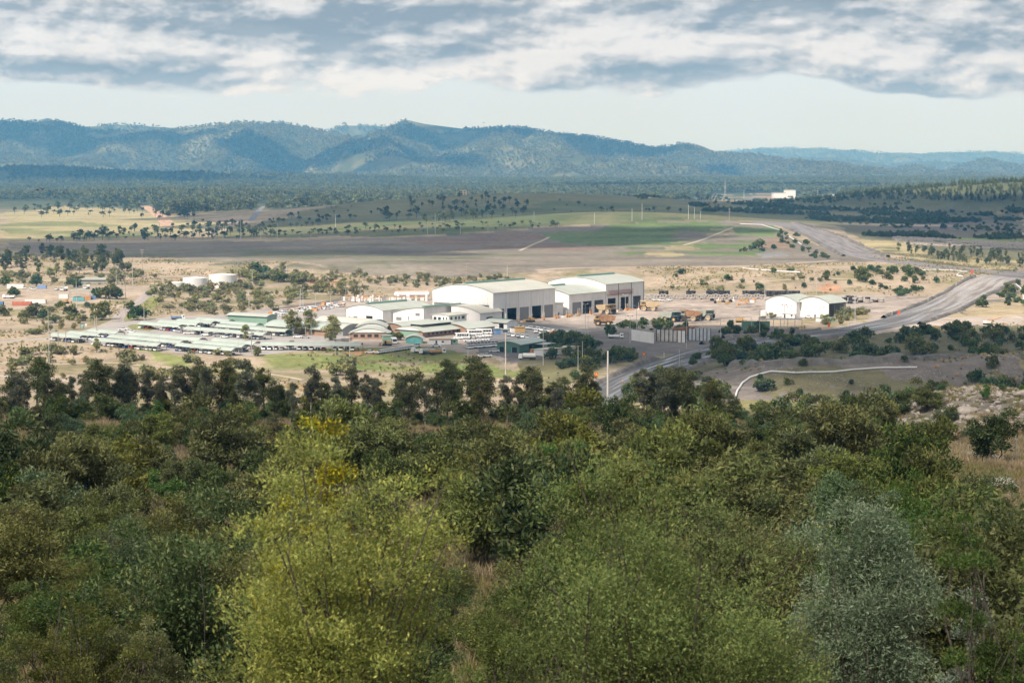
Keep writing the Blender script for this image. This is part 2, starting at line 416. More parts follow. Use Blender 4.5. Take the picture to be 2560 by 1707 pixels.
def cover(x, y, z):
    n1 = fbm(x, y, 26, 5, 1)[:, None]; n2 = fbm(x, y, 90, 4, 2)[:, None]; n3 = fbm(x, y, 7, 3, 4)[:, None]
    A = lambda c: np.array(c)[None, :]
    near = A((0.175, 0.135, 0.080)) * (1 - sstep(0.42, 0.62, n1)) + A((0.088, 0.098, 0.040)) * sstep(0.42, 0.62, n1)
    near = near * (1 - 0.45 * sstep(0.5, 0.68, n3)) + A((0.30, 0.235, 0.145)) * 0.45 * sstep(0.5, 0.68, n3)
    dry = A(DRY) * (1 - 0.75 * sstep(0.46, 0.70, n1)) + A((0.205, 0.185, 0.085)) * 0.75 * sstep(0.46, 0.70, n1)
    dry = dry * (0.85 + 0.30 * n2)
    far = A((0.075, 0.088, 0.042)) * (0.7 + 0.6 * n1)
    k = sstep(520, 640, y)[:, None]; c = near * (1 - k) + dry * k
    k = sstep(3000, 4200, y + 500 * (n2[:, 0] - 0.5))[:, None]; c = c * (1 - k) + far * k
    for i, (pts, col, rag, sc, thr) in enumerate(COVERS):
        m = in_px(pts, x, y, rag, max(sc, 8), i * 3)
        if not m.any(): continue
        w = m.astype(float)
        if thr is not None: w = w * sstep(thr - 0.05, thr + 0.10, fbm(x, y, sc, 5, i * 7 + 90))
        tone = 0.80 + 0.40 * fbm(x, y, sc * 0.6 + 6, 4, i * 5 + 60)
        c = c * (1 - w[:, None]) + A(col) * tone[:, None] * w[:, None]
    fm = in_px(COVERS[4][0], x, y)                                       # old plough lines and stock pads in the field
    st = fbm(x * 0.12, y + 0.15 * x, 22, 4, 151); c[fm] *= (0.72 + 0.56 * st[fm])[:, None]
    ym = in_px(COVERS[17][0], x, y)                                      # wheel tracks and oily patches on the pad
    st = sstep(0.52, 0.66, fbm((x + y) * 0.25, y - x, 9, 4, 152)) * sstep(0.45, 0.6, fbm(x, y, 40, 3, 153)); c[ym] *= (1 - 0.42 * st[ym])[:, None]
    w = sstep(0.10, 0.30, gauss(x, y, 960, 3350, 240, 330) + gauss(x, y, 700, 3500, 160, 200))[:, None]; c = c * (1 - w) + A((0.115, 0.120, 0.058)) * (0.7 + 0.6 * n1) * w   # under the pines
    # knoll of spoil and the track on the right of the near slope
    w = (sstep(0.30, 0.6, gauss(x, y, 67, 262, 17, 22) + gauss(x, y, 86, 240, 14, 28)) * sstep(0.35, 0.6, n3[:, 0] * 0.5 + n1[:, 0] * 0.5))[:, None]
    c = c * (1 - w) + A((0.23, 0.20, 0.175)) * (0.7 + 0.6 * n3) * w
    return c
def build_ground():
    a_f = np.radians(np.arange(-19.0, 19.001, 0.048)); a_c1 = np.radians(np.arange(-180, -19.0, 3.0)); a_c2 = np.radians(np.arange(21.0, 180, 3.0))
    a_m1 = np.radians(np.arange(-19.0 - 0.0, -19.0, 1)); ang = np.concatenate([a_c1, a_m1, a_f, a_c2])
    r1 = np.geomspace(1.5, 560, 150)
    rows = np.arange(418.0, 179.0, -0.85); r2 = (F / 2.5) * CAMZ / (rows - 170.0)
    r = np.concatenate([[0.3], r1, r2[r2 > 566], [19000, 23000, 30000, 45000, 70000]])
    AA, RR = np.meshgrid(ang, r)
    X = (np.sin(AA) * RR).ravel(); Y = (np.cos(AA) * RR).ravel()
    Z = H(X, np.maximum(Y, -400))
    na, nr = len(ang), len(r)
    i, j = np.meshgrid(np.arange(nr - 1), np.arange(na), indexing='ij')
    j2 = (j + 1) % na
    Fc = np.stack([i * na + j, i * na + j2, (i + 1) * na + j2, (i + 1) * na + j], -1).reshape(-1, 4)[:, ::-1]
    near = Y < 500
    # small hummocks on the near slope
    Z = Z + np.where(near, 0.35 * (fbm(X, Y, 4.0, 3, 21) - 0.5), 0)
    C = cover(X, Y, Z)
    me = mesh_np('ground', np.stack([X, Y, Z], 1), Fc, ground_mat('ground_cover'), {'cover': ('POINT', C)}, smooth=True)
    return tag(obj('ground', me), kind='structure')
build_ground()

# ------------------------------------------------------------------ roads, tracks and paved sheets
def strip_mesh(name, L, R, material, lift=0.12, col=(0.15, 0.15, 0.15), nseg=None, cross=10, rag=0.0):
    """road sheet between two edge lines (world points), draped on the ground"""
    def resample(P, n):
        P = np.array([(p.x, p.y) for p in P]); s = np.concatenate([[0], np.cumsum(np.hypot(*np.diff(P, axis=0).T))])
        # smooth curve through the points
        t = np.linspace(0, s[-1], n); q = np.stack([np.interp(t, s, P[:, k]) for k in (0, 1)], 1)
        k = max(1, n // (4 * len(P))); ker = np.ones(2 * k + 1) / (2 * k + 1)
        for _ in range(2):
            pad = np.concatenate([np.repeat(q[:1], k, 0) * 1.0, q, np.repeat(q[-1:], k, 0)])
            q2 = np.stack([np.convolve(pad[:, c], ker, 'valid') for c in (0, 1)], 1); q2[0], q2[-1] = q[0], q[-1]; q = q2
        return q, s[-1]
    n = nseg or 90
    a, la = resample(L, n); b, lb = resample(R, n)
    v = np.linspace(0, 1, cross + 1)
    if rag:
        jit = (fbm(a[:, 0], a[:, 1], 9, 3, 5) - 0.5) * rag; jit2 = (fbm(b[:, 0], b[:, 1], 9, 3, 9) - 0.5) * rag
        d = (b - a) / np.linalg.norm(b - a, axis=1)[:, None]; a = a + d * jit[:, None]; b = b + d * jit2[:, None]
    P = a[:, None, :] * (1 - v)[None, :, None] + b[:, None, :] * v[None, :, None]
    X, Y = P[..., 0].ravel(), P[..., 1].ravel()
    Z = H(X, Y) + lift
    edge = np.tile((v == 0) | (v == 1), n); Z[edge] -= lift + 0.3
    i, j = np.meshgrid(np.arange(n - 1), np.arange(cross), indexing='ij'); w = cross + 1
    Fc = np.stack([i * w + j, i * w + j + 1, (i + 1) * w + j + 1, (i + 1) * w + j], -1).reshape(-1, 4)
    p0, p1, p2 = (np.array([X[q], Y[q]]) for q in (Fc[0][0], Fc[0][1], Fc[0][2]))
    if np.cross(p1 - p0, p2 - p0) < 0: Fc = Fc[:, ::-1]
    U = np.repeat(np.linspace(0, la, n), w); Vv = np.tile(v, n)
    rc = np.stack([U / 100.0, Vv, np.zeros_like(U)], 1)
    tone = (0.85 + 0.3 * fbm(X, Y, 12, 4, 44))[:, None]
    C = (np.array(col)[None, :] if not callable(col) else col(X, Y, U, Vv)) * tone
    me = mesh_np(name, np.stack([X, Y, Z], 1), Fc, material, {'cover': ('POINT', C), 'rc': ('POINT', rc)}, smooth=True)
    return tag(obj(name, me), kind='structure')
def road_mat(name, wet=0.0, streak=0.5):
    m = bpy.data.materials.new(name); m.use_nodes = True
    t = NT(m.node_tree); b = t.n['Principled BSDF']
    at = t.new('ShaderNodeAttribute', attribute_name='cover'); rc = t.new('ShaderNodeAttribute', attribute_name='rc'); geo = t.new('ShaderNodeNewGeometry')
    st = t.noise(t.vmath('MULTIPLY', rc.outputs['Vector'], (1.1, 9.0, 1.0)), 1.0, 6.0, 0.6, 0.5)
    fine = t.noise(geo.outputs['Position'], 0.7, 5.0, 0.7)
    k = t.maprange(st, 0.3, 0.7, 1 - streak, 1 + streak)
    k = t.math('MULTIPLY', k, t.maprange(fine, 0.25, 0.75, 0.85, 1.15, smooth=False))
    cx = t.new('ShaderNodeCombineXYZ')
    for i in range(3): t.l.new(k, cx.inputs[i])
    t.l.new(t.vmath('MULTIPLY', at.outputs['Color'], cx.outputs[0]), b.inputs['Base Color'])
    wn = t.noise(t.vmath('MULTIPLY', rc.outputs['Vector'], (1.1, 9.0, 1.0)), 1.0, 5.0, 0.6, 0.6)
    b.inputs['Specular IOR Level'].default_value = 0.5 if wet else 0.2
    if wet: t.l.new(t.maprange(wn, 0.52, 0.58, 0.9, 0.9 - wet), b.inputs['Roughness'])
    else: b.inputs['Roughness'].default_value = 0.9
    return m
def PX(*pts): return [G(a, b, 560.0) for a, b in pts]
M_haul, M_haul_dry, M_track = road_mat('haul_road_surface', 0.70, 0.45), road_mat('haul_road_dry', 0.0, 0.30), road_mat('track_surface', 0.0, 0.15)
def haul_col(X, Y, U, V):
    k = sstep(180, 330, X)[:, None]                                     # the wet coal-dark part gives way to pale gravel at the junction
    return np.array((0.115, 0.112, 0.115)) * (1 - k) + np.array((0.30, 0.265, 0.24)) * k
strip_mesh('haul_road', PX((1400, 1030), (1440, 1000), (1470, 975), (1501, 956), (1535, 942), (1586, 918), (1649, 897), (1720, 874), (1800, 855), (1950, 836), (2100, 820), (2200, 798), (2300, 762), (2380, 718), (2440, 692), (2530, 678), (2640, 676)),
           PX((1500, 1050), (1540, 1015), (1575, 990), (1620, 960), (1665, 938), (1753, 911), (1840, 883), (1990, 858), (2150, 835), (2290, 812), (2400, 775), (2470, 735), (2535, 702), (2640, 694)), M_haul, 0.25, haul_col, 180, 16, 3.0)
strip_mesh('haul_road', PX((1880, 552), (1980, 556), (2050, 575), (2110, 595), (2170, 625), (2220, 645), (2330, 660), (2460, 671), (2640, 684)),
           PX((1880, 557), (1960, 568), (2020, 590), (2070, 620), (2110, 640), (2200, 655), (2300, 668), (2460, 688), (2640, 704)), M_haul_dry, 0.25, (0.215, 0.195, 0.19), 120, 12, 3.0)
def windrow(pts, w, h, seed):
    """ridge of graded spoil along a road edge"""
    P = PX(*pts); q = np.array([(p.x, p.y) for p in P]); s = np.concatenate([[0], np.cumsum(np.hypot(*np.diff(q, axis=0).T))]); n = int(s[-1] / 2.2) + 2
    t = np.linspace(0, s[-1], n); X = np.interp(t, s, q[:, 0]); Y = np.interp(t, s, q[:, 1])
    k = 7; ker = np.ones(2 * k + 1) / (2 * k + 1)
    X = np.convolve(np.pad(X, k, mode='edge'), ker, 'valid'); Y = np.convolve(np.pad(Y, k, mode='edge'), ker, 'valid')
    dx, dy = np.gradient(X), np.gradient(Y); l = np.hypot(dx, dy) + 1e-6; nx, ny = -dy / l, dx / l
    V = []
    for o, z in ((-1.0, -0.4), (-0.45, 0.75), (0.0, 1.0), (0.5, 0.7), (1.0, -0.4)):
        j = 0.5 + fbm(t, t * 0 + o * 9, 5, 3, seed); xx, yy = X + nx * w * o * j, Y + ny * w * o * j
        V.append(np.stack([xx, yy, H(xx, yy) + z * h * (0.35 + 1.1 * fbm(t + o * 3, t * 0, 8, 3, seed + 3))], 1))
    V = np.stack(V, 1).reshape(-1, 3); i, j = np.meshgrid(np.arange(n - 1), np.arange(4), indexing='ij')
    Fc = np.stack([i * 5 + j, i * 5 + j + 1, (i + 1) * 5 + j + 1, (i + 1) * 5 + j], -1).reshape(-1, 4)
    if V[Fc[0][1]][0] * 0 == 0 and np.cross(V[Fc[0][1]][:2] - V[Fc[0][0]][:2], V[Fc[0][2]][:2] - V[Fc[0][0]][:2]) < 0: Fc = Fc[:, ::-1]
    c = np.array((0.17, 0.155, 0.14)) * (0.6 + 0.8 * fbm(V[:, 0], V[:, 1], 3, 3, seed))[:, None]
    return tag(obj('windrow', mesh_np('windrow', V, Fc, M_spoil, {'cover': ('POINT', c)}, smooth=False)), kind='structure')
M_spoil = ground_mat('spoil', 2.0)
windrow([(1440, 998), (1470, 973), (1500, 954), (1534, 940), (1585, 916), (1648, 895)], 2.2, 1.7, 3)
windrow([(1745, 863), (1800, 853), (1950, 835), (2060, 824)], 2.0, 1.5, 4)
windrow([(1502, 1050), (1542, 1016), (1577, 991), (1622, 961), (1667, 939), (1755, 912), (1842, 884), (1992, 859), (2100, 842)], 2.0, 1.5, 5)
windrow([(2205, 797), (2300, 762), (2380, 718), (2440, 692)], 2.2, 1.8, 6)
windrow([(2295, 813), (2402, 776), (2472, 736), (2537, 703)], 2.2, 1.8, 7)
windrow([(1960, 569), (2020, 591), (2070, 621), (2110, 641)], 3.0, 2.2, 8)
windrow([(1985, 556), (2050, 574), (2112, 594), (2172, 624), (2222, 644)], 3.0, 2.2, 9)
windrow([(1830, 916), (1900, 917), (2000, 913), (2130, 908), (2300, 900), (2500, 884)], 4.0, 2.6, 10)
windrow([(1790, 848), (1850, 846), (1930, 838), (2000, 828)], 3.0, 2.4, 11)
def track(name, pts, width, col, lift=0.10, m=None, n=70):
    P = PX(*pts) if not isinstance(pts[0], Vector) else pts
    L, R = [], []
    for i, p in enumerate(P):
        d = (P[min(i + 1, len(P) - 1)] - P[max(i - 1, 0)]); d.z = 0; d.normalize(); nrm = Vector((-d.y, d.x, 0))
        L.append(p + nrm * width / 2); R.append(p - nrm * width / 2)
    return strip_mesh(name, L, R, m or M_track, lift, col, n, 6, 0.8)
track('access_road', [(372, 728), (358, 745), (338, 762), (312, 776), (298, 790), (292, 806)], 9.5, (0.36, 0.31, 0.28))
track('access_road', [(296, 801), (255, 818), (190, 836), (120, 846), (60, 850), (-40, 858)], 11, (0.38, 0.335, 0.30))
track('footpath', [(301, 762), (288, 772), (272, 782), (267, 793)], 2.6, (0.45, 0.39, 0.34))
track('dirt_track', [(-30, 938), (40, 940), (110, 946), (190, 953), (300, 962)], 6, (0.44, 0.38, 0.33))
track('dirt_track', [(1340, 676), (1500, 668), (1700, 668), (1900, 664), (2090, 651)], 11, (0.40, 0.32, 0.26))
track('dirt_track', [(1298, 627), (1335, 610), (1372, 593)], 5, (0.46, 0.39, 0.30), n=30)
track('dirt_track', [(1708, 613), (1770, 594), (1832, 569)], 5, (0.46, 0.40, 0.30), n=30)
track('service_road', [(540, 806), (620, 786), (720, 768), (800, 758), (856, 748)], 11, (0.15, 0.125, 0.115))
track('dirt_track', [(1640, 945), (1760, 958), (1840, 970), (1900, 968)], 6, (0.25, 0.22, 0.20))
track('dirt_track', [(-30, 905), (120, 912), (260, 905), (420, 918), (600, 925), (760, 950)], 3.2, (0.44, 0.36, 0.27), n=80)
track('dirt_track', [(700, 700), (820, 712), (960, 718), (1060, 712)], 4, (0.42, 0.33, 0.25), n=40)
track('dirt_track', [(1640, 720), (1760, 700), (1900, 705), (2040, 695), (2180, 700)], 4, (0.44, 0.35, 0.26), n=60)
track('dirt_track', [(60, 640), (420, 650), (760, 655), (1100, 648), (1320, 655)], 6, (0.29, 0.24, 0.19), n=60)
track('dirt_track', [(300, 620), (700, 628), (1100, 622), (1420, 640)], 5, (0.145, 0.13, 0.105), n=60)
track('dirt_track', [(1060, 560), (1200, 540), (1400, 535), (1560, 525)], 6, (0.24, 0.21, 0.14), n=40)
track('highway', [(628, 552), (640, 535), (648, 524), (658, 516)], 13, (0.22, 0.22, 0.23), 0.3, n=24)
track('dirt_track', [(420, 566), (408, 545), (385, 528), (362, 515)], 26, (0.46, 0.31, 0.21), 0.3, n=30)
track('dirt_track', [(2640, 1282), (2560, 1238), (2480, 1200), (2420, 1180), (2330, 1168)] and [AT(2660, 178), AT(2560, 192), AT(2480, 206), AT(2400, 214), AT(2300, 219)], 3.8, (0.27, 0.24, 0.215), 0.34, n=60)
def sheet(name, pts, col, lift, material=None):
    """flat paved sheet on the pad, outline in photo pixels"""
    P = [G(a, b, 560.0, 0.0) for a, b in pts]
    me = bpy.data.meshes.new(name)
    z = lift
    v = [(p.x, p.y, p.z + lift) for p in P] + [(p.x, p.y, p.z - 0.3) for p in P]
    n = len(P); f = [tuple(range(n))] + [(i, n + i, n + (i + 1) % n, (i + 1) % n) for i in range(n)]
    me.from_pydata(v, [], f); me.materials.append(material); me.update()
    if me.polygons[0].normal.z < 0: me.flip_normals()
    return tag(obj(name, me), kind='structure')
M_pave = mat('car_park_paving', (0.36, 0.325, 0.30), 0.9, var=0.12, vscale=0.08, dirt=(0.27, 0.24, 0.22), dscale=0.05, damt=0.5)
M_asph = mat('yard_asphalt', (0.155, 0.150, 0.150), 0.85, var=0.16, vscale=0.10, dirt=(0.30, 0.26, 0.23), dscale=0.06, damt=0.55)
sheet('car_park', [(168, 852), (176, 838), (300, 806), (420, 792), (560, 788), (700, 772), (860, 770), (870, 800), (860, 855), (800, 874), (640, 889), (440, 882), (330, 868), (240, 860)], None, 0.10, M_pave)
sheet('vehicle_yard', [(1196, 878), (1200, 848), (1290, 806), (1390, 812), (1480, 828), (1452, 856), (1370, 862), (1300, 880), (1264, 892)], None, 0.10, M_asph)
grass_c = mat('verge_grass', (0.20, 0.21, 0.075), 0.95, var=0.25, vscale=0.3)
sheet('traffic_island', [(318, 815), (330, 812), (372, 811), (392, 821), (372, 828), (330, 824)], None, 0.22, grass_c)

# ------------------------------------------------------------------ far ranges
def hill_mat():
    m = bpy.data.materials.new('forest_floor'); m.use_nodes = True
    t = NT(m.node_tree); b = t.n['Principled BSDF']; geo = t.new('ShaderNodeNewGeometry')
    n = t.noise(geo.outputs['Position'], 0.004, 6.0, 0.65); n2 = t.noise(geo.outputs['Position'], 0.05, 4.0, 0.7)
    c = t.mix(t.maprange(n, 0.42, 0.62), (0.075, 0.085, 0.045), (0.21, 0.20, 0.12))
    t.l.new(t.mix(t.maprange(n2, 0.3, 0.7), c, (0.065, 0.075, 0.040)), b.inputs['Base Color'])
    b.inputs['Roughness'].default_value = 1.0; b.inputs['Specular IOR Level'].default_value = 0.1
    return m
M_hill = hill_mat()
HILLPTS = {}
def mountain(name, ridge, Y0, Yfront, Yback, base, step, spur, seed, trees, clear=None):
    """a range whose crest is seen along the given photo outline when it stands Y0 metres away"""
    rp = np.array(ridge, float)
    x0, x1 = (rp[0, 0] - CXP) / F * Y0 - 500, (rp[-1, 0] - CXP) / F * Y0 + 500
    rx = (rp[:, 0] - CXP) / F * Y0; rz = CAMZ + (YH - (rp[:, 1] + 3.0)) / F * Y0
    xs = np.arange(x0, x1, step); ys = np.concatenate([np.arange(Yfront, Y0, step), np.arange(Y0, Yback, step * 2)])
    def hz(X, Y):
        bend = (fbm(Y, X * 0.2, 900, 3, seed + 5) - 0.5) * 900 * np.clip((Y0 - Y) / (Y0 - Yfront), 0, 1)
        R = np.interp(X + bend, rx, rz, left=rz[0] * 0.8, right=rz[-1] * 0.8)
        s = np.where(Y < Y0, (Y0 - Y) / (Y0 - Yfront), (Y - Y0) / (Yback - Y0)); s = np.clip(s, 0, 1)
        prof = (1 - s) ** 1.7
        rid = 1 - np.abs(2 * fbm(X + bend * 0.6, Y * 0.35, 620, 4, seed) - 1)
        z = base + (R - base) * prof + spur * (rid - 0.76) * np.sin(np.pi * np.clip(s, 0, 1) ** 0.8) * 2.4 * np.clip(s * 5, 0, 1) * np.clip((R - base) / 200.0, 0.15, 1.2)
        z = z + 14 * (fbm(X, Y, 140, 3, seed + 9) - 0.5) * np.clip(s * 8, 0, 1)
        return np.maximum(z, base - 40 * s)
    X, Y = np.meshgrid(xs, ys); Z = hz(X, Y)
    n, w = len(ys), len(xs)
    i, j = np.meshgrid(np.arange(n - 1), np.arange(w - 1), indexing='ij')
    Fc = np.stack([i * w + j, i * w + j + 1, (i + 1) * w + j + 1, (i + 1) * w + j], -1).reshape(-1, 4)
    me = mesh_np(name, np.stack([X.ravel(), Y.ravel(), Z.ravel()], 1), Fc, M_hill, smooth=True)
    o = tag(obj(name, me), kind='structure')
    px = NR.uniform(x0, x1, trees); py = NR.uniform(Yfront, Y0 + 120, trees)
    keep = fbm(px, py, 330, 4, seed + 2) > (0.36 if clear is None else clear)
    px, py = px[keep], py[keep]
    HILLPTS[name + str(seed)] = np.stack([px, py, hz(px, py)], 1)
    return o
RIDGE = [(-1100, 345), (-700, 322), (-300, 312), (0, 299), (82, 305), (141, 299), (180, 308), (230, 322), (330, 330), (430, 326), (470, 319), (522, 313), (610, 304), (660, 308), (707, 306), (784, 320), (827, 331), (880, 342),
         (930, 344), (955, 328), (974, 317), (1012, 297), (1061, 308), (1154, 320), (1208, 322), (1252, 316), (1317, 320), (1393, 334), (1469, 340), (1546, 352), (1633, 369), (1665, 365), (1698, 356), (1741, 365),
         (1780, 381), (1829, 384), (1894, 386), (1959, 399), (2046, 408), (2133, 419), (2231, 423), (2286, 413), (2340, 434), (2449, 452), (2560, 458), (2900, 462)]
mountain('hill_range', RIDGE, 11800, 8900, 13500, 18, 27, 150, 40, 125000)
mountain('hill_range', [(100, 330), (218, 316), (294, 310), (381, 315), (468, 320), (560, 335)], 14200, 13200, 15500, 60, 45, 60, 41, 7000, 0.5)
mountain('hill_range', [(780, 345), (835, 320), (860, 312), (960, 315), (1010, 328), (1060, 345)], 15500, 14300, 16500, 60, 45, 60, 42, 7000)
mountain('hill_range', [(2250, 450), (2351, 430), (2416, 408), (2460, 397), (2514, 410), (2560, 419), (2700, 425), (2850, 440)], 13600, 11800, 15000, 30, 40, 70, 43, 20000)
mountain('hill_range', [(1600, 400), (1829, 375), (1894, 370), (2035, 368), (2199, 381), (2242, 379), (2318, 383), (2394, 378), (2482, 379), (2560, 388), (2700, 385), (3000, 395)], 21000, 18000, 23000, 60, 75, 130, 44, 22000)
mountain('hill_range', [(1700, 415), (1850, 400), (1980, 392), (2100, 398), (2220, 414), (2330, 405), (2560, 420), (2800, 425)], 17000, 15000, 18500, 50, 60, 90, 45, 14000)

# ------------------------------------------------------------------ foliage
def leaf_mat(name, transl=0.28, rand=0.22):
    m = bpy.data.materials.new(name); m.use_nodes = True
    t = NT(m.node_tree); t.n.clear()
    out = t.new('ShaderNodeOutputMaterial'); at = t.new('ShaderNodeAttribute', attribute_name='leaf'); oi = t.new('ShaderNodeObjectInfo')
    hs = t.new('ShaderNodeHueSaturation')
    t.l.new(t.maprange(oi.outputs['Random'], 0, 1, 1.36 - rand, 1.36 + rand, smooth=False), hs.inputs['Value'])
    r2 = t.math('FRACT', t.math('MULTIPLY', oi.outputs['Random'], 7.31))
    t.l.new(t.maprange(r2, 0, 1, 0.482, 0.515, smooth=False), hs.inputs['Hue'])
    t.l.new(t.maprange(t.math('FRACT', t.math('MULTIPLY', oi.outputs['Random'], 23.7)), 0, 1, 0.98, 1.28, smooth=False), hs.inputs['Saturation'])
    t.l.new(at.outputs['Color'], hs.inputs['Color'])
    pb = t.new('ShaderNodeBsdfPrincipled'); pb.inputs['Roughness'].default_value = 0.55; pb.inputs['Specular IOR Level'].default_value = 0.25
    tr = t.new('ShaderNodeBsdfTranslucent'); mx = t.new('ShaderNodeMixShader'); mx.inputs[0].default_value = transl
    t.l.new(hs.outputs[0], pb.inputs['Base Color']); t.l.new(hs.outputs[0], tr.inputs['Color'])
    t.l.new(pb.outputs[0], mx.inputs[1]); t.l.new(tr.outputs[0], mx.inputs[2]); t.l.new(mx.outputs[0], out.inputs[0])
    return m
M_leaf = leaf_mat('foliage')
M_leaf_far = leaf_mat('foliage_far', 0.2, 0.30)
M_bark = mat('bark', (0.10, 0.080, 0.065), 0.95, var=0.35, vscale=5.0, bump=0.5, bscale=12.0)
M_bark_pale = mat('pale_bark', (0.30, 0.26, 0.22), 0.9, var=0.4, vscale=2.5, bump=0.4, bscale=8.0)
M_dry = leaf_mat('dry_stalks', 0.3, 0.25)
def norm(v): return v / np.maximum(np.linalg.norm(v, axis=1, keepdims=True), 1e-6)
def leaf_cloud(rng, centers, radii, n, llen, lwid, pal, tip, tipfrac, droop=0.0, shell=0.5, flat=1.0, up=0.35, tone=0.38):
    """n leaf-sized faces spread through lobes; pal: list of colours, tip: colour of young shoots"""
    k = rng.choice(len(centers), n, p=radii ** 2 / (radii ** 2).sum())
    d = norm(rng.normal(size=(n, 3))); d[:, 2] = np.where(d[:, 2] < -0.35, -d[:, 2] * 0.5, d[:, 2]); d = norm(d)
    r = radii[k] * (shell + (1 - shell) * rng.random(n) ** 0.6) * (0.86 + 0.28 * rng.random(n))
    p = centers[k] + d * r[:, None] * np.array([1, 1, flat])
    ax = norm(d * 0.8 + rng.normal(size=(n, 3)) * 0.75 + np.array([0, 0, up - droop]))
    side = norm(np.cross(ax, rng.normal(size=(n, 3))))
    L = llen * (0.6 + 0.8 * rng.random(n))[:, None]; W = lwid * (0.6 + 0.8 * rng.random(n))[:, None]
    nrm = np.cross(ax, side)
    V = np.stack([p - ax * L * 0.5, p + side * W * 0.5 + nrm * W * 0.12, p + ax * L * 0.5, p - side * W * 0.5 + nrm * W * 0.12], 1).reshape(-1, 3)
    Fc = np.arange(4 * n).reshape(-1, 4)
    pal = np.array(pal); c = pal[rng.integers(0, len(pal), n)]
    lt = 1 + tone * (rng.random(len(centers)) - 0.5) * 2
    c = c * lt[k][:, None] * (0.75 + 0.5 * rng.random(n))[:, None]
    young = (rng.random(n) < tipfrac * (0.35 + 1.3 * (d[:, 2] > 0.25))) & (r > radii[k] * 0.82)
    c[young] = np.array(tip) * (0.7 + 0.6 * rng.random(young.sum()))[:, None]
    return V, Fc, np.repeat(np.clip(c, 0.004, 0.9), 4, 0)
def lobes(rng, n, R, Zc, Rz, rr, spread=0.75, low=0.0):
    """n lobe centres through an ellipsoid"""
    d = norm(rng.normal(size=(n, 3))); q = rng.random(n) ** (1 / 2.2) * spread
    c = d * q[:, None] * np.array([R, R, Rz]); c[:, 2] += Zc
    rad = rr * (0.65 + 0.7 * rng.random(n))
    c[:, 2] = np.maximum(c[:, 2], rad * 0.55 + low)
    return c, rad
def limb_lobes(rng, n, R, Hh, rr, zc):
    nb = int(rng.integers(6, 10)); az = rng.random() * 6.283 + np.arange(nb) * 6.283 / nb + rng.normal(size=nb) * 0.45
    ev = np.radians(rng.uniform(8, 78, nb)); ln = 0.55 + 0.45 * rng.random(nb)
    tip = np.stack([np.cos(az) * np.cos(ev) ** 0.6 * R * ln, np.sin(az) * np.cos(ev) ** 0.6 * R * ln, Hh * (0.30 + 0.66 * np.sin(ev) * ln)], 1)
    tip = np.concatenate([tip, [[rng.normal() * R * 0.2, rng.normal() * R * 0.2, Hh * 0.93]]]); nb += 1
    k = rng.integers(0, nb, n); t = 0.30 + 0.70 * rng.random(n) ** 0.75
    base = np.array([0, 0, Hh * 0.10]); c = base + (tip[k] - base) * t[:, None]
    c += rng.normal(size=(n, 3)) * (np.array([R, R, Hh * 0.55]) * 0.12)[None, :] * (0.5 + t)[:, None]
    rad = rr * (0.55 + 0.9 * rng.random(n)); c[:, 2] = np.clip(c[:, 2], rad * 0.6, Hh * 1.02)
    return c, rad
def limbs(mb, rng, base, tops, r0, bend=0.25, n=5, twig=0.012):
    base = Vector(base)
    for c in tops:
        c = Vector(c); L = (c - base).length
        m1 = base.lerp(c, 0.35) + Vector(rng.normal(size=3)) * L * bend * 0.35; m1.z = max(m1.z, base.z + 0.1)
        m2 = base.lerp(c, 0.7) + Vector(rng.normal(size=3)) * L * bend * 0.3
        mb.cyl(base, m1, r0, r0 * 0.7, n, caps=False); mb.cyl(m1, m2, r0 * 0.7, r0 * 0.4, n, caps=False); mb.cyl(m2, c, r0 * 0.4, twig, n, caps=False)
PROTO = {}
def plant_kind(key, variants):
    PROTO[key] = variants            # list of (part name, mesh) lists
def make_shrub(seed, R, Hh, nl, nleaf, leaf, pal, tip, tipf, stems=6, rr=0.34, flat=1.0, shell=0.45, bark=None, thin=1.0, twigs=0, up=0.35, droop=0.0, zc=0.56, spread=0.85):
    rng = np.random.default_rng(seed)
    c, rad = limb_lobes(rng, nl, R, Hh, R * rr, zc)
    V, Fc, C = leaf_cloud(rng, c, rad, nleaf, leaf[0], leaf[1], pal, tip, tipf, droop, shell, flat, up)
    crown = mesh_np('crown', V, Fc, M_leaf, {'leaf': ('POINT', C)})
    mb = MB(); pick = c[rng.permutation(nl)[:min(nl, 6 + twigs)]]
    st = [(rng.normal() * R * 0.12, rng.normal() * R * 0.12, -0.15) for _ in range(stems)]
    for i, q in enumerate(pick): limbs(mb, rng, st[i % stems], [q], 0.035 + 0.012 * R if i < 8 else 0.018 + 0.005 * R, 0.16, 5 if not twigs else 4)
    return [('crown', crown), ('stem', mb.mesh('stem', bark or M_bark, True))]
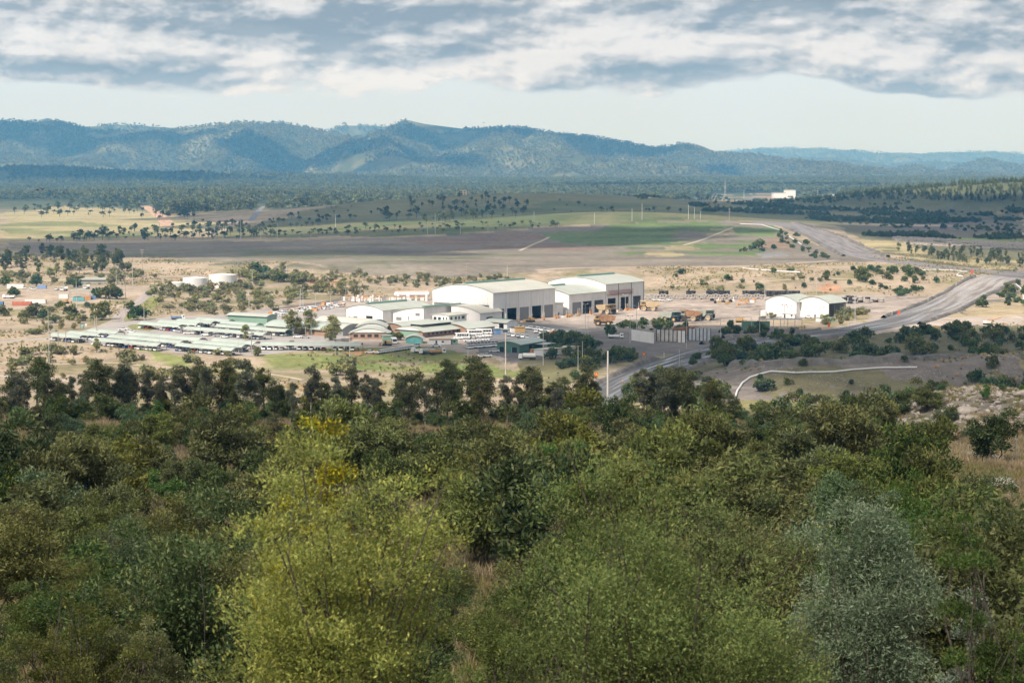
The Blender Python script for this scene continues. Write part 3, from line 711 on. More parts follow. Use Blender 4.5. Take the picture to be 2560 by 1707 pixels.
def make_gum(seed, Hh, R, nl, nleaf, leaf, pal, tip, tipf, fork=0.32, bark=None, droop=0.3, rr=0.42, low=0.25, lean=0.05):
    """upright young eucalypt: slim trunk, stacked loose clumps of foliage"""
    rng = np.random.default_rng(seed)
    zz = np.sort(low + (1 - low) * rng.random(nl) ** 0.85) * Hh * 0.94
    prof = np.sin(np.pi * np.clip((zz / Hh - low * 0.7) / (1.08 - low * 0.7), 0.05, 1)) ** 0.7
    a = rng.random(nl) * 6.283; q = np.sqrt(rng.random(nl)) * R * prof * 0.8
    ln = rng.normal(size=2) * lean
    c = np.stack([np.cos(a) * q + ln[0] * zz, np.sin(a) * q + ln[1] * zz, zz], 1); rad = R * rr * (0.55 + 0.55 * prof) * (0.7 + 0.6 * rng.random(nl))
    c[-1] = (ln[0] * Hh, ln[1] * Hh, Hh * 0.95); rad[-1] *= 0.7
    V, Fc, C = leaf_cloud(rng, c, rad, nleaf, leaf[0], leaf[1], pal, tip, tipf, droop, 0.3, 1.15, 0.2, 0.35)
    crown = mesh_np('crown', V, Fc, M_leaf, {'leaf': ('POINT', C)})
    mb = MB(); r0 = 0.012 * Hh + 0.03; prev = Vector((0, 0, -0.3)); steps = 6
    pts = [Vector((ln[0] * Hh * t + rng.normal() * 0.06 * (t > 0), ln[1] * Hh * t + rng.normal() * 0.06 * (t > 0), Hh * 0.92 * t - (0.3 if t == 0 else 0))) for t in np.linspace(0, 1, steps)]
    for i in range(steps - 1): mb.cyl(pts[i], pts[i + 1], r0 * (1 - i / steps) + 0.02, r0 * (1 - (i + 1) / steps) + 0.02, 6, caps=False)
    for q in c[::2]:
        t = max(0.05, (q[2] - 0.16 * Hh) / (Hh * 0.92)); k = min(steps - 2, int(t * (steps - 1))); f = t * (steps - 1) - k
        limbs(mb, rng, pts[k].lerp(pts[k + 1], min(1, f)), [q], 0.02 + 0.003 * Hh, 0.12, 4)
    return [('crown', crown), ('trunk', mb.mesh('trunk', bark or M_bark, True))]
def make_far_tree(seed, Hh, R, nl, nleaf, leaf, pal, trunk=True, conif=False):
    rng = np.random.default_rng(seed)
    if conif:
        zz = np.linspace(0.2, 0.97, nl) * Hh; c = np.stack([rng.normal(size=nl) * 0.1 * R, rng.normal(size=nl) * 0.1 * R, zz], 1); rad = R * (1.1 - zz / Hh) * 0.9 + 0.1 * R
    else: c, rad = lobes(rng, nl, R * 0.8, Hh * 0.62, Hh * 0.34, R * 0.45, 0.9, Hh * 0.12)
    V, Fc, C = leaf_cloud(rng, c, rad, nleaf, leaf, leaf * 0.75, pal, pal[-1], 0.1, 0.0, 0.35, 0.9, 0.2, 0.3)
    crown = mesh_np('crown', V, Fc, M_leaf_far, {'leaf': ('POINT', C)})
    mb = MB(); mb.cyl((0, 0, -0.5), (0, 0, Hh * 0.6), 0.03 * Hh, 0.014 * Hh, 5, caps=False)
    for q in c[:3]: mb.cyl((0, 0, Hh * 0.3), q, 0.016 * Hh, 0.004 * Hh, 4, caps=False)
    return [('crown', crown), ('trunk', mb.mesh('trunk', M_bark, True))]
def whole(parts, name):
    """one mesh of all the parts of a plant, for the forest masses"""
    Vs, Fs, ms, Cs, k = [], [], [], [], 0
    me0 = bpy.data.meshes.new(name)
    crown = parts[0][1]
    return crown
def scatter(name, pts, protos, smin, smax, label=None, squash=1.0, seed=1, zsc=(0.8, 1.25)):
    """one mass of plants nobody could count: instances of a few plants on fixed points"""
    me = bpy.data.meshes.new(name); me.vertices.add(len(pts)); me.vertices.foreach_set('co', np.asarray(pts, np.float32).ravel()); me.update()
    o = tag(obj(name, me), label, kind='stuff')
    ng = bpy.data.node_groups.new(name, 'GeometryNodeTree')
    ng.interface.new_socket('Geometry', in_out='INPUT', socket_type='NodeSocketGeometry'); ng.interface.new_socket('Geometry', in_out='OUTPUT', socket_type='NodeSocketGeometry')
    t = NT(ng); gi = t.new('NodeGroupInput'); go = t.new('NodeGroupOutput'); join = t.new('GeometryNodeJoinGeometry')
    pick = t.new('FunctionNodeRandomValue', data_type='INT'); pick.inputs['Min'].default_value = 0; pick.inputs['Max'].default_value = len(protos) - 1; pick.inputs['Seed'].default_value = seed
    rot = t.new('FunctionNodeRandomValue', data_type='FLOAT_VECTOR'); rot.inputs[0].default_value = (-0.08, -0.08, 0); rot.inputs[1].default_value = (0.08, 0.08, 6.283); rot.inputs['Seed'].default_value = seed + 1
    scl = t.new('FunctionNodeRandomValue', data_type='FLOAT_VECTOR'); scl.inputs[0].default_value = (smin, smin, smin * zsc[0]); scl.inputs[1].default_value = (smax, smax, smax * zsc[1]); scl.inputs['Seed'].default_value = seed + 2
    for k, me_p in enumerate(protos):
        po = bpy.data.objects.new(name + '_plant', me_p)               # not linked to the scene: only a source shape
        oi = t.new('GeometryNodeObjectInfo'); oi.inputs['Object'].default_value = po; oi.inputs['As Instance'].default_value = True
        cmp_ = t.new('FunctionNodeCompare', data_type='INT', operation='EQUAL'); t.l.new(pick.outputs[2], cmp_.inputs[2]); cmp_.inputs[3].default_value = k
        ip = t.new('GeometryNodeInstanceOnPoints'); t.l.new(gi.outputs[0], ip.inputs['Points']); t.l.new(cmp_.outputs[0], ip.inputs['Selection'])
        t.l.new(oi.outputs['Geometry'], ip.inputs['Instance']); t.l.new(rot.outputs[0], ip.inputs['Rotation']); t.l.new(scl.outputs[0], ip.inputs['Scale'])
        t.l.new(ip.outputs[0], join.inputs[0])
    t.l.new(join.outputs[0], go.inputs[0])
    md = o.modifiers.new('scatter', 'NODES'); md.node_group = ng
    return o
# forest masses on the plain and the ranges
PAL_FAR = [(0.080, 0.095, 0.046), (0.105, 0.112, 0.056), (0.130, 0.132, 0.070), (0.092, 0.106, 0.054)]
far_protos = [make_far_tree(900 + i, 15, 6.5, 5, 70, 3.2, [tuple(v * k for v in c) for c in PAL_FAR])[0][1] for i, k in enumerate((0.8, 1.0, 1.25, 1.5))]
PAL_HILL = [(0.130, 0.135, 0.075), (0.155, 0.155, 0.090), (0.180, 0.175, 0.105)]
hill_protos = [make_far_tree(910 + i, 15, 6.5, 5, 70, 3.2, [tuple(v * k for v in c) for c in PAL_HILL])[0][1] for i, k in enumerate((0.75, 1.0, 1.0, 1.25))]
def forest():
    # wooded plain
    n = 200000
    y = np.sqrt(NR.uniform(2700 ** 2, 10200 ** 2, n)); x = NR.uniform(-0.48, 0.48, n) * y
    z = H(x, y)
    px = x / y * F + CXP
    py = YH + (CAMZ - z) / y * F
    dens = fbm(x, y, 420, 4, 71)
    keep = dens > 0.36
    keep &= y > np.interp(px, [-100, 150, 330, 450, 560, 700, 900, 980, 1400, 2300], [4500, 4300, 3900, 3150, 2850, 2750, 3500, 4300, 4500, 4600])
    keep &= ~((px > 1350) & (px < 2320) & (y < 5300) & (fbm(x, y, 200, 3, 5) > 0.40))
    keep &= ~((gauss(x, y, 0, 3330, 340, 520) + gauss(x, y, -330, 3150, 170, 330) + gauss(x, y, 430, 3500, 330, 480) > 0.22) & (y < 4150))
    keep &= ~in_px([(0, 535), (80, 526), (160, 516), (330, 522), (450, 548), (580, 570), (420, 592), (0, 604)], x, y, 25, 120)
    keep &= ~(in_px([(530, 442), (560, 420), (700, 418), (760, 430), (720, 444)], x, y, 20, 80) | in_px([(1690, 503), (1780, 484), (1960, 482), (2230, 488), (2270, 502), (1960, 514)], x, y, 20, 80) | in_px([(900, 443), (1150, 437), (1140, 447), (920, 451)], x, y, 20, 80))
    keep &= ~(in_px([(610, 560), (640, 520), (665, 512), (672, 522), (655, 545), (640, 562)], x, y) | in_px([(350, 512), (372, 510), (440, 570), (400, 572)], x, y))
    p = np.stack([x, y, z], 1)[keep]
    scatter('woodland', p, far_protos, 0.75, 1.45, 'dark eucalypt woodland covering the plain below the hills', seed=3)
    k = 0
    for key, P in HILLPTS.items():
        k += 1
        s = 1.0 if P[:, 1].mean() < 12500 else 1.25
        scatter('hill_forest', P, hill_protos, 0.65 * s, 1.25 * s, None, seed=10 + k)
    # pines on the right-hand hill
    n = 9000
    x = NR.uniform(560, 1500, n); y = NR.uniform(2750, 4000, n); z = H(x, y)
    keep = (z > 26 + 18 * (fbm(x, y, 90, 3, 17))) & (fbm(x, y, 60, 3, 18) > 0.33)
    pine = [make_far_tree(950 + i, 9, 2.4, 6, 90, 1.3, [(0.05, 0.075, 0.03), (0.075, 0.095, 0.035), (0.11, 0.11, 0.04)], conif=True)[0][1] for i in range(2)]
    scatter('pine_plantation', np.stack([x, y, z], 1)[keep], pine, 0.7, 1.3, 'dark pine plantation covering the right-hand hill', seed=40)
forest()

# ------------------------------------------------------------------ clouds overhead (out of frame) that shade parts of the land
def cloud_mat(name, clear):
    m = bpy.data.materials.new(name); m.use_nodes = True
    t = NT(m.node_tree); b = t.n['Principled BSDF']; b.inputs['Base Color'].default_value = (0.85, 0.86, 0.88, 1); b.inputs['Roughness'].default_value = 1.0
    tr = t.new('ShaderNodeBsdfTransparent'); mx = t.new('ShaderNodeMixShader'); mx.inputs[0].default_value = clear     # thin cloud lets part of the sun through
    t.l.new(b.outputs[0], mx.inputs[1]); t.l.new(tr.outputs[0], mx.inputs[2]); t.l.new(mx.outputs[0], t.n['Material Output'].inputs[0])
    return m
M_cloud_thin, M_cloud_thick = cloud_mat('thin_cloud', 0.77), cloud_mat('thick_cloud', 0.40)
def clouds(spots):
    V, Fc, k, MI = [], [], 0, []
    nu, nv = 40, 14
    for (gx, gy, rx, ry, alt, rot, seed) in spots:
        rng = np.random.default_rng(seed)
        q = TOSUN * (alt / TOSUN.z)
        blobs = [(0, 0, 1.0, 0.16)] + [(math.cos(a) * (0.9 + 0.28 * rng.random()), math.sin(a) * (0.9 + 0.28 * rng.random()), 0.07 + 0.15 * rng.random(), 0.12) for a in rng.random(6) * 6.283]
        for (bx, by, br, bz) in blobs:
            u, v = np.meshgrid(np.linspace(0, 2 * np.pi, nu, endpoint=False), np.linspace(-np.pi / 2, np.pi / 2, nv), indexing='ij')
            x = np.cos(v) * np.cos(u); y = np.cos(v) * np.sin(u); z = np.sin(v)
            w = 1 + 0.22 * (fbm(x * 3 + seed + bx * 5, y * 3 + by * 5, 1.0, 4, seed) - 0.5) * 2
            lx = (bx + br * x * w) * rx; ly = (by + br * y * w) * ry; lz = bz * z * min(rx, ry) * w * np.where(z < 0, 0.4, 1.0)
            c, s = math.cos(rot), math.sin(rot)
            V.append(np.stack([gx + q.x + lx * c - ly * s, gy + q.y + lx * s + ly * c, q.z + lz], -1).reshape(-1, 3))
            i, j = np.meshgrid(np.arange(nu), np.arange(nv - 1), indexing='ij'); i2 = (i + 1) % nu
            Fc.append(k + np.stack([i * nv + j, i2 * nv + j, i2 * nv + j + 1, i * nv + j + 1], -1).reshape(-1, 4)); k += nu * nv; MI += [0 if seed == 1 else 1] * (nu * (nv - 1))
    me = mesh_np('clouds', np.concatenate(V), np.concatenate(Fc), [M_cloud_thin, M_cloud_thick], smooth=True, midx=MI)
    return tag(obj('clouds', me), kind='structure')
clouds([
    (60, 95, 640, 500, 1500, 0.0, 1),                                                         # over the near slope
    (255, 825, 300, 170, 1450, -0.5, 3),                                                      # over the wash bays and the spoil bank
    (-330, 2050, 560, 300, 1600, 0.05, 5), (560, 1560, 130, 110, 1600, 0.2, 14),              # over the ploughed field
    (110, 3100, 740, 520, 1700, 0.0, 7), (1000, 2700, 330, 560, 1700, 0.1, 8), (600, 2200, 210, 380, 1650, 0.1, 23),                # over the timbered hill
    (700, 6500, 700, 260, 2300, 0.05, 10), (-2050, 7600, 950, 330, 2400, 0.0, 11),
    (-2900, 11500, 1100, 450, 2800, 0.15, 12), (-1000, 10800, 620, 360, 2800, -0.35, 17), (300, 11750, 900, 400, 2800, 0.1, 18), (-480, 10000, 420, 200, 2800, 0.2, 20),
    (1100, 11000, 380, 240, 2800, 0.5, 19), (2700, 13300, 420, 400, 2900, 0.0, 21)])

# ------------------------------------------------------------------ haze: an even body of air round the whole scene
def haze():
    mb = MB(); mb.box(-30000, 30000, -1500, 24500, -45, 560)
    m = bpy.data.materials.new('haze_air'); m.use_nodes = True
    t = NT(m.node_tree); t.n.clear(); out = t.new('ShaderNodeOutputMaterial'); pv = t.new('ShaderNodeVolumePrincipled')
    pv.inputs['Color'].default_value = (0.14, 0.50, 1.0, 1); pv.inputs['Absorption Color'].default_value = (1, 1, 1, 1); pv.inputs['Density'].default_value = 6.6e-5; pv.inputs['Anisotropy'].default_value = 0.0
    t.l.new(pv.outputs[0], out.inputs['Volume'])
    o = mb.build('haze', m); tag(o, kind='stuff')
haze()

# ------------------------------------------------------------------ mine buildings
M_white = mat('white_cladding', (0.72, 0.71, 0.69), 0.55, streak=0.30, var=0.03, vscale=0.15, dirt=(0.58, 0.55, 0.50), dscale=0.12, damt=0.30)
M_roof = mat('pale_green_roof', (0.43, 0.45, 0.395), 0.45, var=0.06, vscale=0.10, dirt=(0.34, 0.36, 0.30), dscale=0.08, damt=0.4)
M_roof_tan = mat('pale_tan_roof', (0.50, 0.49, 0.425), 0.5, var=0.05, vscale=0.10, dirt=(0.38, 0.36, 0.30), dscale=0.08, damt=0.35)
M_port = mat('carport_roof', (0.385, 0.435, 0.385), 0.4, var=0.06, vscale=0.12, dirt=(0.27, 0.32, 0.26), dscale=0.10, damt=0.4)
M_vent = mat('green_ridge_vent', (0.115, 0.20, 0.155), 0.45, var=0.08)
M_green = mat('green_cladding', (0.20, 0.31, 0.235), 0.5, var=0.06, vscale=0.2)
M_dkgreen = mat('dark_green_cladding', (0.10, 0.19, 0.135), 0.5, var=0.08, vscale=0.3)
M_grey = mat('grey_steel', (0.33, 0.335, 0.34), 0.5, metal=0.3, var=0.12, vscale=0.5)
M_galv = mat('galvanised_pole', (0.52, 0.52, 0.50), 0.5, metal=0.2, var=0.1)
M_wood = mat('weathered_pole', (0.36, 0.30, 0.25), 0.9, var=0.15, vscale=1.0)
M_door = mat('roller_door', (0.20, 0.205, 0.205), 0.5, var=0.05)
M_glass = mat('dark_glazing', (0.03, 0.035, 0.04), 0.12, var=0.2, spec=0.6)
M_dark = mat('dark_opening', (0.018, 0.02, 0.022), 0.9)
M_brick = mat('brown_brick', (0.30, 0.19, 0.13), 0.9, var=0.18, vscale=1.5)
M_conc = mat('concrete', (0.46, 0.43, 0.39), 0.9, var=0.12, vscale=0.4, dirt=(0.30, 0.27, 0.24))
M_orange = mat('safety_orange', (0.56, 0.27, 0.10), 0.5, var=0.08)
M_sign_or = mat('orange_sign', (0.62, 0.11, 0.035), 0.5, var=0.05)
M_yel = mat('machine_yellow', (0.40, 0.26, 0.095), 0.5, var=0.12, vscale=0.8, dirt=(0.42, 0.28, 0.15), dscale=0.5, damt=0.6)
M_black = mat('black_rubber', (0.022, 0.022, 0.023), 0.85, var=0.3, vscale=2.0, dirt=(0.16, 0.14, 0.125), dscale=0.7, damt=0.75)
M_dusty = mat('dusty_rubber', (0.36, 0.325, 0.29), 0.95, var=0.25, vscale=1.5)
M_red = mat('red_paint', (0.42, 0.075, 0.045), 0.5, var=0.1)
M_blue = mat('blue_paint', (0.10, 0.20, 0.36), 0.5, var=0.1, dirt=(0.25, 0.30, 0.36), dscale=0.3)
M_teal = mat('teal_paint', (0.12, 0.36, 0.36), 0.5, var=0.1)
M_paint = mat('white_vehicle_paint', (0.80, 0.80, 0.79), 0.3, var=0.03, spec=0.5, dirt=(0.60, 0.54, 0.47), dscale=0.6, damt=0.35)
T = math.radians(51.5)
UD, VD = Vector((math.cos(T), math.sin(T), 0)), Vector((-math.sin(T), math.cos(T), 0))
def shed(name, label, cat, o, t, L, W, h, rise, wall=M_white, roofm=M_roof, front=(), back=(), gable=(), vent=None, h2=None, over=0.9, group=None, open_sides=(), wallparts=True, vent_m=M_vent, ribs=0):
    """long hall with a curved roof: gable wall on x=0 and x=L, eaves along y=0 (front) and y=W (back)"""
    e = tag(empty(name, (o.x, o.y, o.z), t), label, cat, group)
    def zr(v):
        s = min(1, max(0, v / W))
        return h + ((h2 - h) * s if h2 is not None else 0) + rise * 4 * s * (1 - s)
    N = 20
    vs = [W * i / N for i in range(N + 1)]
    for gx, key in ((0.0, 'gable'), (L - 0.25, 'rear')):
        if key in open_sides: continue
        mb = MB(); mb.prism([(0, -0.3)] + [(W, -0.3)] + [(v, zr(v) - 0.02) for v in reversed(vs)], gx, gx + 0.25, axis='x')
        mb.build('wall', wall, e)
    def long_wall(y, doors, hh):
        mb = MB(); x = 0.26; y0, y1 = (y, y + 0.25)
        for d in sorted(doors):
            if len(d) == 4:                                             # window: (x0, x1, z0, z1)
                continue
            if d[0] > x: mb.box(x, d[0], y0, y1, -0.3, hh - 0.03)
            mb.box(d[0], d[1], y0, y1, d[2], hh - 0.03); x = d[1]
        if x < L - 0.26: mb.box(x, L - 0.26, y0, y1, -0.3, hh - 0.03)
        mb.build('wall', wall, e)
        s = -1 if y < W / 2 else 1
        for d in doors:
            if len(d) == 4:
                yy = y0 - 0.05 if s < 0 else y1 + 0.0
                MB().box(d[0], d[1], yy, yy + 0.05, d[2], d[3]).build('window', M_glass, e)
            elif len(d) > 4 or (len(d) == 3): pass
    if 'front' not in open_sides: long_wall(0.0, [d for d in front if d[-1] != 'shut'] + [d[:3] for d in front if d[-1] == 'shut'], zr(0))
    if 'back' not in open_sides: long_wall(W - 0.25, [d for d in back if d[-1] != 'shut'] + [d[:3] for d in back if d[-1] == 'shut'], zr(W))
    for side, y in ((front, 0.10), (back, W - 0.16)):
        for d in side:
            if d[-1] == 'shut':
                p = MB()
                nn = max(2, int(d[2] / 0.6))
                for i in range(nn): p.box(d[0], d[1], y + 0.02 * (i % 2), y + 0.08, d[2] * i / nn, d[2] * (i + 1) / nn)
                p.build('roller_door', M_door, e)
            elif len(d) == 3:                                           # open doorway: thin steel frame
                p = MB(); fy = y - 0.13 if y < W / 2 else y + 0.11
                for xx in (d[0] - 0.12, d[1]): p.box(xx, xx + 0.12, fy - 0.03, fy + 0.03, 0, d[2] + 0.12)
                p.box(d[0], d[1], fy - 0.03, fy + 0.03, d[2], d[2] + 0.12)
                p.build('door_frame', M_grey, e)
    for g in gable:                                                     # (v0, v1, z0, z1, part, material)
        MB().box(-0.06, -0.003, g[0], g[1], g[2], g[3]).build(g[4], g[5], e)
    # roof shell
    mb = MB(); th = 0.22
    ve = [-over] + vs + [W + over]
    def zt(v):
        if v < 0: return zr(0) - (zr(W / N) - zr(0)) / (W / N) * over
        if v > W: return zr(W) + (zr(W) - zr(W * (N - 1) / N)) / (W / N) * over
        return zr(v)
    top = [(v, zt(v) + th) for v in ve]; bot = [(v, zt(v)) for v in reversed(ve)]
    n = len(ve)
    for i in range(n - 1):
        a, b = top[i], top[i + 1]; c, d = bot[n - 2 - i], bot[n - 1 - i]
        x0, x1 = -over * 0.6, L + over * 0.6
        mb.add([(x0, a[0], a[1]), (x1, a[0], a[1]), (x1, b[0], b[1]), (x0, b[0], b[1]), (x0, d[0], d[1]), (x1, d[0], d[1]), (x1, c[0], c[1]), (x0, c[0], c[1])],
               [(0, 1, 2, 3), (7, 6, 5, 4), (0, 3, 7, 4), (2, 1, 5, 6)] + ([(1, 0, 4, 5)] if i == 0 else []) + ([(3, 2, 6, 7)] if i == n - 2 else []))
    rf = mb.build('roof', roofm, e)
    if vent:
        v0 = vent[2] if len(vent) > 2 else W / 2
        m = MB(); r = vent[3] if len(vent) > 3 else 0.95
        pts = [(v0 + math.cos(a) * r * 1.2, zr(v0) + 0.15 + max(0, math.sin(a)) * r * 1.25) for a in np.linspace(0, math.pi, 9)]
        m.prism(pts[::-1], vent[0], vent[1], axis='x'); m.build('ridge_vent', vent_m, rf)
    if ribs:
        m = MB()
        for i in range(ribs + 1):
            x = 0.4 + (L - 0.8) * i / ribs
            m.box(x - 0.2, x + 0.2, -0.22, -0.003, -0.3, h * 0.98)
            m.build('pilaster', wall, e); m = MB()
    return e
def base_at(px, d, z=0.0):
    x = (px - CXP) / F * d
    return Vector((x, d, float(H(x, d)) if z is None else z))
# three truck workshops
o1 = base_at(1233, 1058)
ws1 = shed('truck_workshop', 'long white truck workshop nearest the offices, with five tall truck doors', 'workshop', o1, T, 59, 46.3, 17.6, 3.9, roofm=M_roof_tan,
     front=[(11.8 * k + 1.0, 11.8 * k + 9.8, 7.7) + (('shut',) if k in (2, 4) else ()) for k in range(5)], vent=(2, 58))
for k in range(6):
    x = min(58.4, max(0.3, 11.8 * k - 0.1))
    MB().box(x - 0.55 if k else 0.0, x + 0.55, -0.45, -0.003, -0.3, 7.7).build('pilaster', M_white, ws1)
    if 0 < k < 5: MB().box(x - 0.06, x + 0.06, -0.06, -0.003, 7.75, 17.4).build('downpipe', M_grey, ws1)
m = MB(); m.box(-1.6, -0.01, 3, 45, 10.2, 10.4)
for v in np.arange(3, 45.1, 3.0): m.box(-1.6, -1.5, v - 0.05, v + 0.05, 10.4, 11.5)
m.box(-1.6, -1.5, 3, 45, 11.4, 11.5); m.build('walkway', M_grey, ws1)
m = MB()
for i in range(12): m.box(-1.5, -0.2, 39 + i * 0.55, 39.6 + i * 0.55, 9.6 - i * 0.8, 9.8 - i * 0.8)
m.build('stair', M_grey, ws1)
o2 = base_at(1423, 1115)
ws2 = shed('truck_workshop', 'lower white truck workshop with pale green roof between the two taller ones', 'workshop', o2, T, 37.9, 45, 12.8, 3.4,
     front=[(3.4, 12.6, 7.6, 'shut'), (14.2, 23.3, 7.6), (26.3, 35.5, 7.6)], vent=(1, 25))
o3 = o2 + UD * 38.2
ws3 = shed('truck_workshop', 'tall white truck workshop at the far end with a brown gantry over its doors', 'workshop', o3, T, 42, 45, 17.2, 3.6,
     front=[(2.4, 10.7, 8.0), (16.4, 24.8, 8.0), (30.0, 38.2, 8.0)], vent=(2, 40))
M_rust = mat('rusty_gantry', (0.26, 0.13, 0.09), 0.8, var=0.3, vscale=1.0)
m = MB(); m.box(1.5, 28, -1.5, -0.1, 10.0, 10.25)
for x in np.arange(1.6, 28, 1.3): m.box(x, x + 0.14, -1.5, -1.36, 10.25, 12.8); m.box(x, x + 0.1, -1.5, -0.1, 12.7, 12.85)
for z in (11.0, 11.8, 12.6): m.box(1.5, 28, -1.52, -1.42, z, z + 0.14)
m.build('gantry', M_rust, ws3)
for x in (13.6, 27.8, 41.7): MB().box(x - 0.12, x + 0.12, -0.30, -0.02, 0, 17.0).build('downpipe', M_vent, ws3)
an = tag(empty('annex', base_at(1391, 1108), T), 'small grey lean-to annex between the first two workshops', 'annex')
MB().box(0, 7, 0, 9, 0, 7.6).build('wall', M_white, an); MB().box(-0.3, 7.3, -0.6, 9, 7.62, 7.9).build('roof', M_roof, an); MB().box(2, 3, -0.06, -0.003, 0, 2.2).build('door', M_dark, an)
# lower sheds and offices in front of the first workshop
shed('service_shed', 'wide low white shed with green vaulted roof behind the office roofs', 'shed', base_at(956, 1052), T, 42, 28.7, 8.0, 2.4,
     gable=[(8, 13, 2.5, 4.2, 'door', M_dark), (20, 23, 2.2, 3.4, 'window', M_door)], vent=(2, 36))
shed('service_shed', 'white shed with half-vault roof rising to a dark green ridge vent', 'shed', base_at(1058.6, 1043), T, 33, 30.7, 10.0, 1.6, h2=3.6,
     gable=[(3, 6.2, 5.2, 6.8, 'window', M_door), (17, 21, 2.0, 3.8, 'roller_door', M_door), (11, 11.9, 2.4, 4.6, 'door', M_grey)], vent=(0, 33, 0.4, 0.8))
shed('service_shed', 'white shed with tan half-vault roof leaning against the big workshop gable', 'shed', base_at(1199.6, 1044), T, 20, 21.4, 7.0, 1.4, h2=10.1, roofm=M_roof_tan, front=[(6, 11.5, 4.2)])
shed('office_block', 'small two-storey white office with tan roof between the sheds', 'office', base_at(1121, 1006), T, 15.4, 11.7, 8.6, 0.5, roofm=M_roof_tan,
     front=[(1.4, 3.2, 6.0, 7.6), (5.2, 7.0, 6.0, 7.6), (8.2, 9.6, 6.0, 7.6), (11.2, 13.6, 6.0, 7.6)],
     gable=[(1.0, 1.9, 5.8, 7.4, 'window', M_glass), (3.2, 4.1, 5.8, 7.4, 'window', M_glass), (5.6, 7.6, 5.8, 7.4, 'window', M_glass), (8.8, 10.8, 5.8, 7.4, 'window', M_glass)])
a1 = shed('office_building', 'long green-roofed brick office with white vaulted end facing the bus stand', 'office', base_at(1056, 966), T, 48, 19.3, 3.3, 1.8, wall=M_brick,
     front=[(4 + 3.4 * k, 5.6 + 3.4 * k, 1.0, 2.4) for k in range(12)], gable=[(3.0, 16.5, 0.0, 2.9, 'green_wall', M_green), (0.3, 19.0, 3.25, 3.6, 'fascia', M_white)], over=1.6)
MB().prism([(0.6, 3.61)] + [(19.3 * i / 16, 3.25 + 1.75 * 4 * (i / 16) * (1 - i / 16)) for i in range(1, 16)] + [(18.7, 3.61)], -0.9, -0.08, axis='x').build('gable_panel', M_white, a1)
MB().box(5, 30, 6.0, 13.0, 4.6, 6.3).build('clerestory', M_glass, a1)
mb = MB(); mb.prism([(4.4, 6.32), (14.6, 6.32), (13.0, 6.9), (9.5, 7.15), (6.0, 6.9)], 4.0, 31.0, axis='x'); mb.build('upper_roof', M_roof, a1)
shed('office_building', 'green-roofed brick office right of the long office, with arched brown end', 'office', base_at(1166, 985), T, 24, 17, 3.4, 1.8, wall=M_brick,
     front=[(2 + 3 * k, 3.6 + 3 * k, 1.0, 2.4) for k in range(6)], over=1.4)
a2 = shed('office_building', 'brick office with wide arched gable and dark windows facing the car park', 'office', base_at(968, 958), math.pi / 2, 14, 19.5, 3.2, 2.3, wall=M_brick,
     gable=[(1.2 + 3.6 * k, 3.4 + 3.6 * k, 1.0, 2.5, 'window', M_glass) for k in range(5)] + [(0.2, 19.2, 3.0, 3.5, 'awning', M_roof)], over=1.2)
MB().prism([(1.0, 3.55)] + [(19.5 * i / 16, 3.05 + 2.2 * 4 * (i / 16) * (1 - i / 16)) for i in range(1, 16)] + [(18.5, 3.55)], -0.55, -0.07, axis='x').build('gable_panel', M_white, a2)
shed('office_building', 'upper vaulted office roof standing just behind the arched gable', 'office', base_at(962, 974), math.pi / 2, 16, 15, 5.2, 1.9, wall=M_white, over=1.0)
shed('office_building', 'low green vault roof left of the stepped office roofs', 'office', base_at(898, 985), math.radians(141.5), 22, 13, 4.2, 1.7, wall=M_grey, over=1.2)
shed('office_building', 'grey-green hall roof between the lawn trees and the stepped offices', 'office', base_at(962, 1004), math.radians(141.5), 40, 12, 5.2, 1.6, wall=M_grey, roofm=M_roof_tan, over=1.2)
shed('office_building', 'wide low office roof with raised dark clerestory behind the round tree', 'office', base_at(1004, 985), T, 30, 15, 4.6, 1.2, wall=M_brick, over=1.2)
shed('office_building', 'green roofed hall behind the three car park trees', 'office', base_at(868, 985), math.radians(141.5), 46, 16, 4.0, 2.0, wall=M_brick, roofm=M_port, over=1.3)
shed('store_shed', 'plain green metal store shed behind the car parks', 'shed', base_at(690, 1040), math.radians(150), 28, 9, 6.0, 0.8, wall=M_green, roofm=M_roof)
fs = shed('fire_station', 'white fire station with green curved roof and two dark doorways', 'station', base_at(1268, 1013) - (-UD) * 0 + UD * 9.5, math.radians(141.5), 15.5, 9.5, 4.2, 1.0,
     back=[(2.5, 5.8, 3.3), (10.5, 12.6, 2.4)], vent=(3, 14.5, 4.7, 0.4))
MB().box(6.6, 9.8, 9.503, 9.55, 3.5, 4.0).build('sign', M_red, fs)
gs = shed('maintenance_shed', 'dark green maintenance shed with two doorways beside the tanker truck', 'shed', base_at(1299, 884), math.radians(60), 24, 12.5, 4.2, 1.1, wall=M_dkgreen, roofm=M_port,
     gable=[(1.5, 4.2, 0, 2.6, 'door', M_dark), (8.8, 11.2, 0, 2.6, 'door', M_dark), (4.25, 4.7, 0, 2.6, 'door_leaf', M_teal), (11.25, 11.7, 0, 2.6, 'door_leaf', M_teal)], front=[(9, 12, 3.2)])
MB().box(14, 24, -7, -0.5, 3.2, 3.4).build('lean_to_roof', M_port, gs)
for x in (14.2, 23.6): MB().box(x, x + 0.2, -6.8, -6.6, -0.2, 3.2).build('post', M_grey, gs)
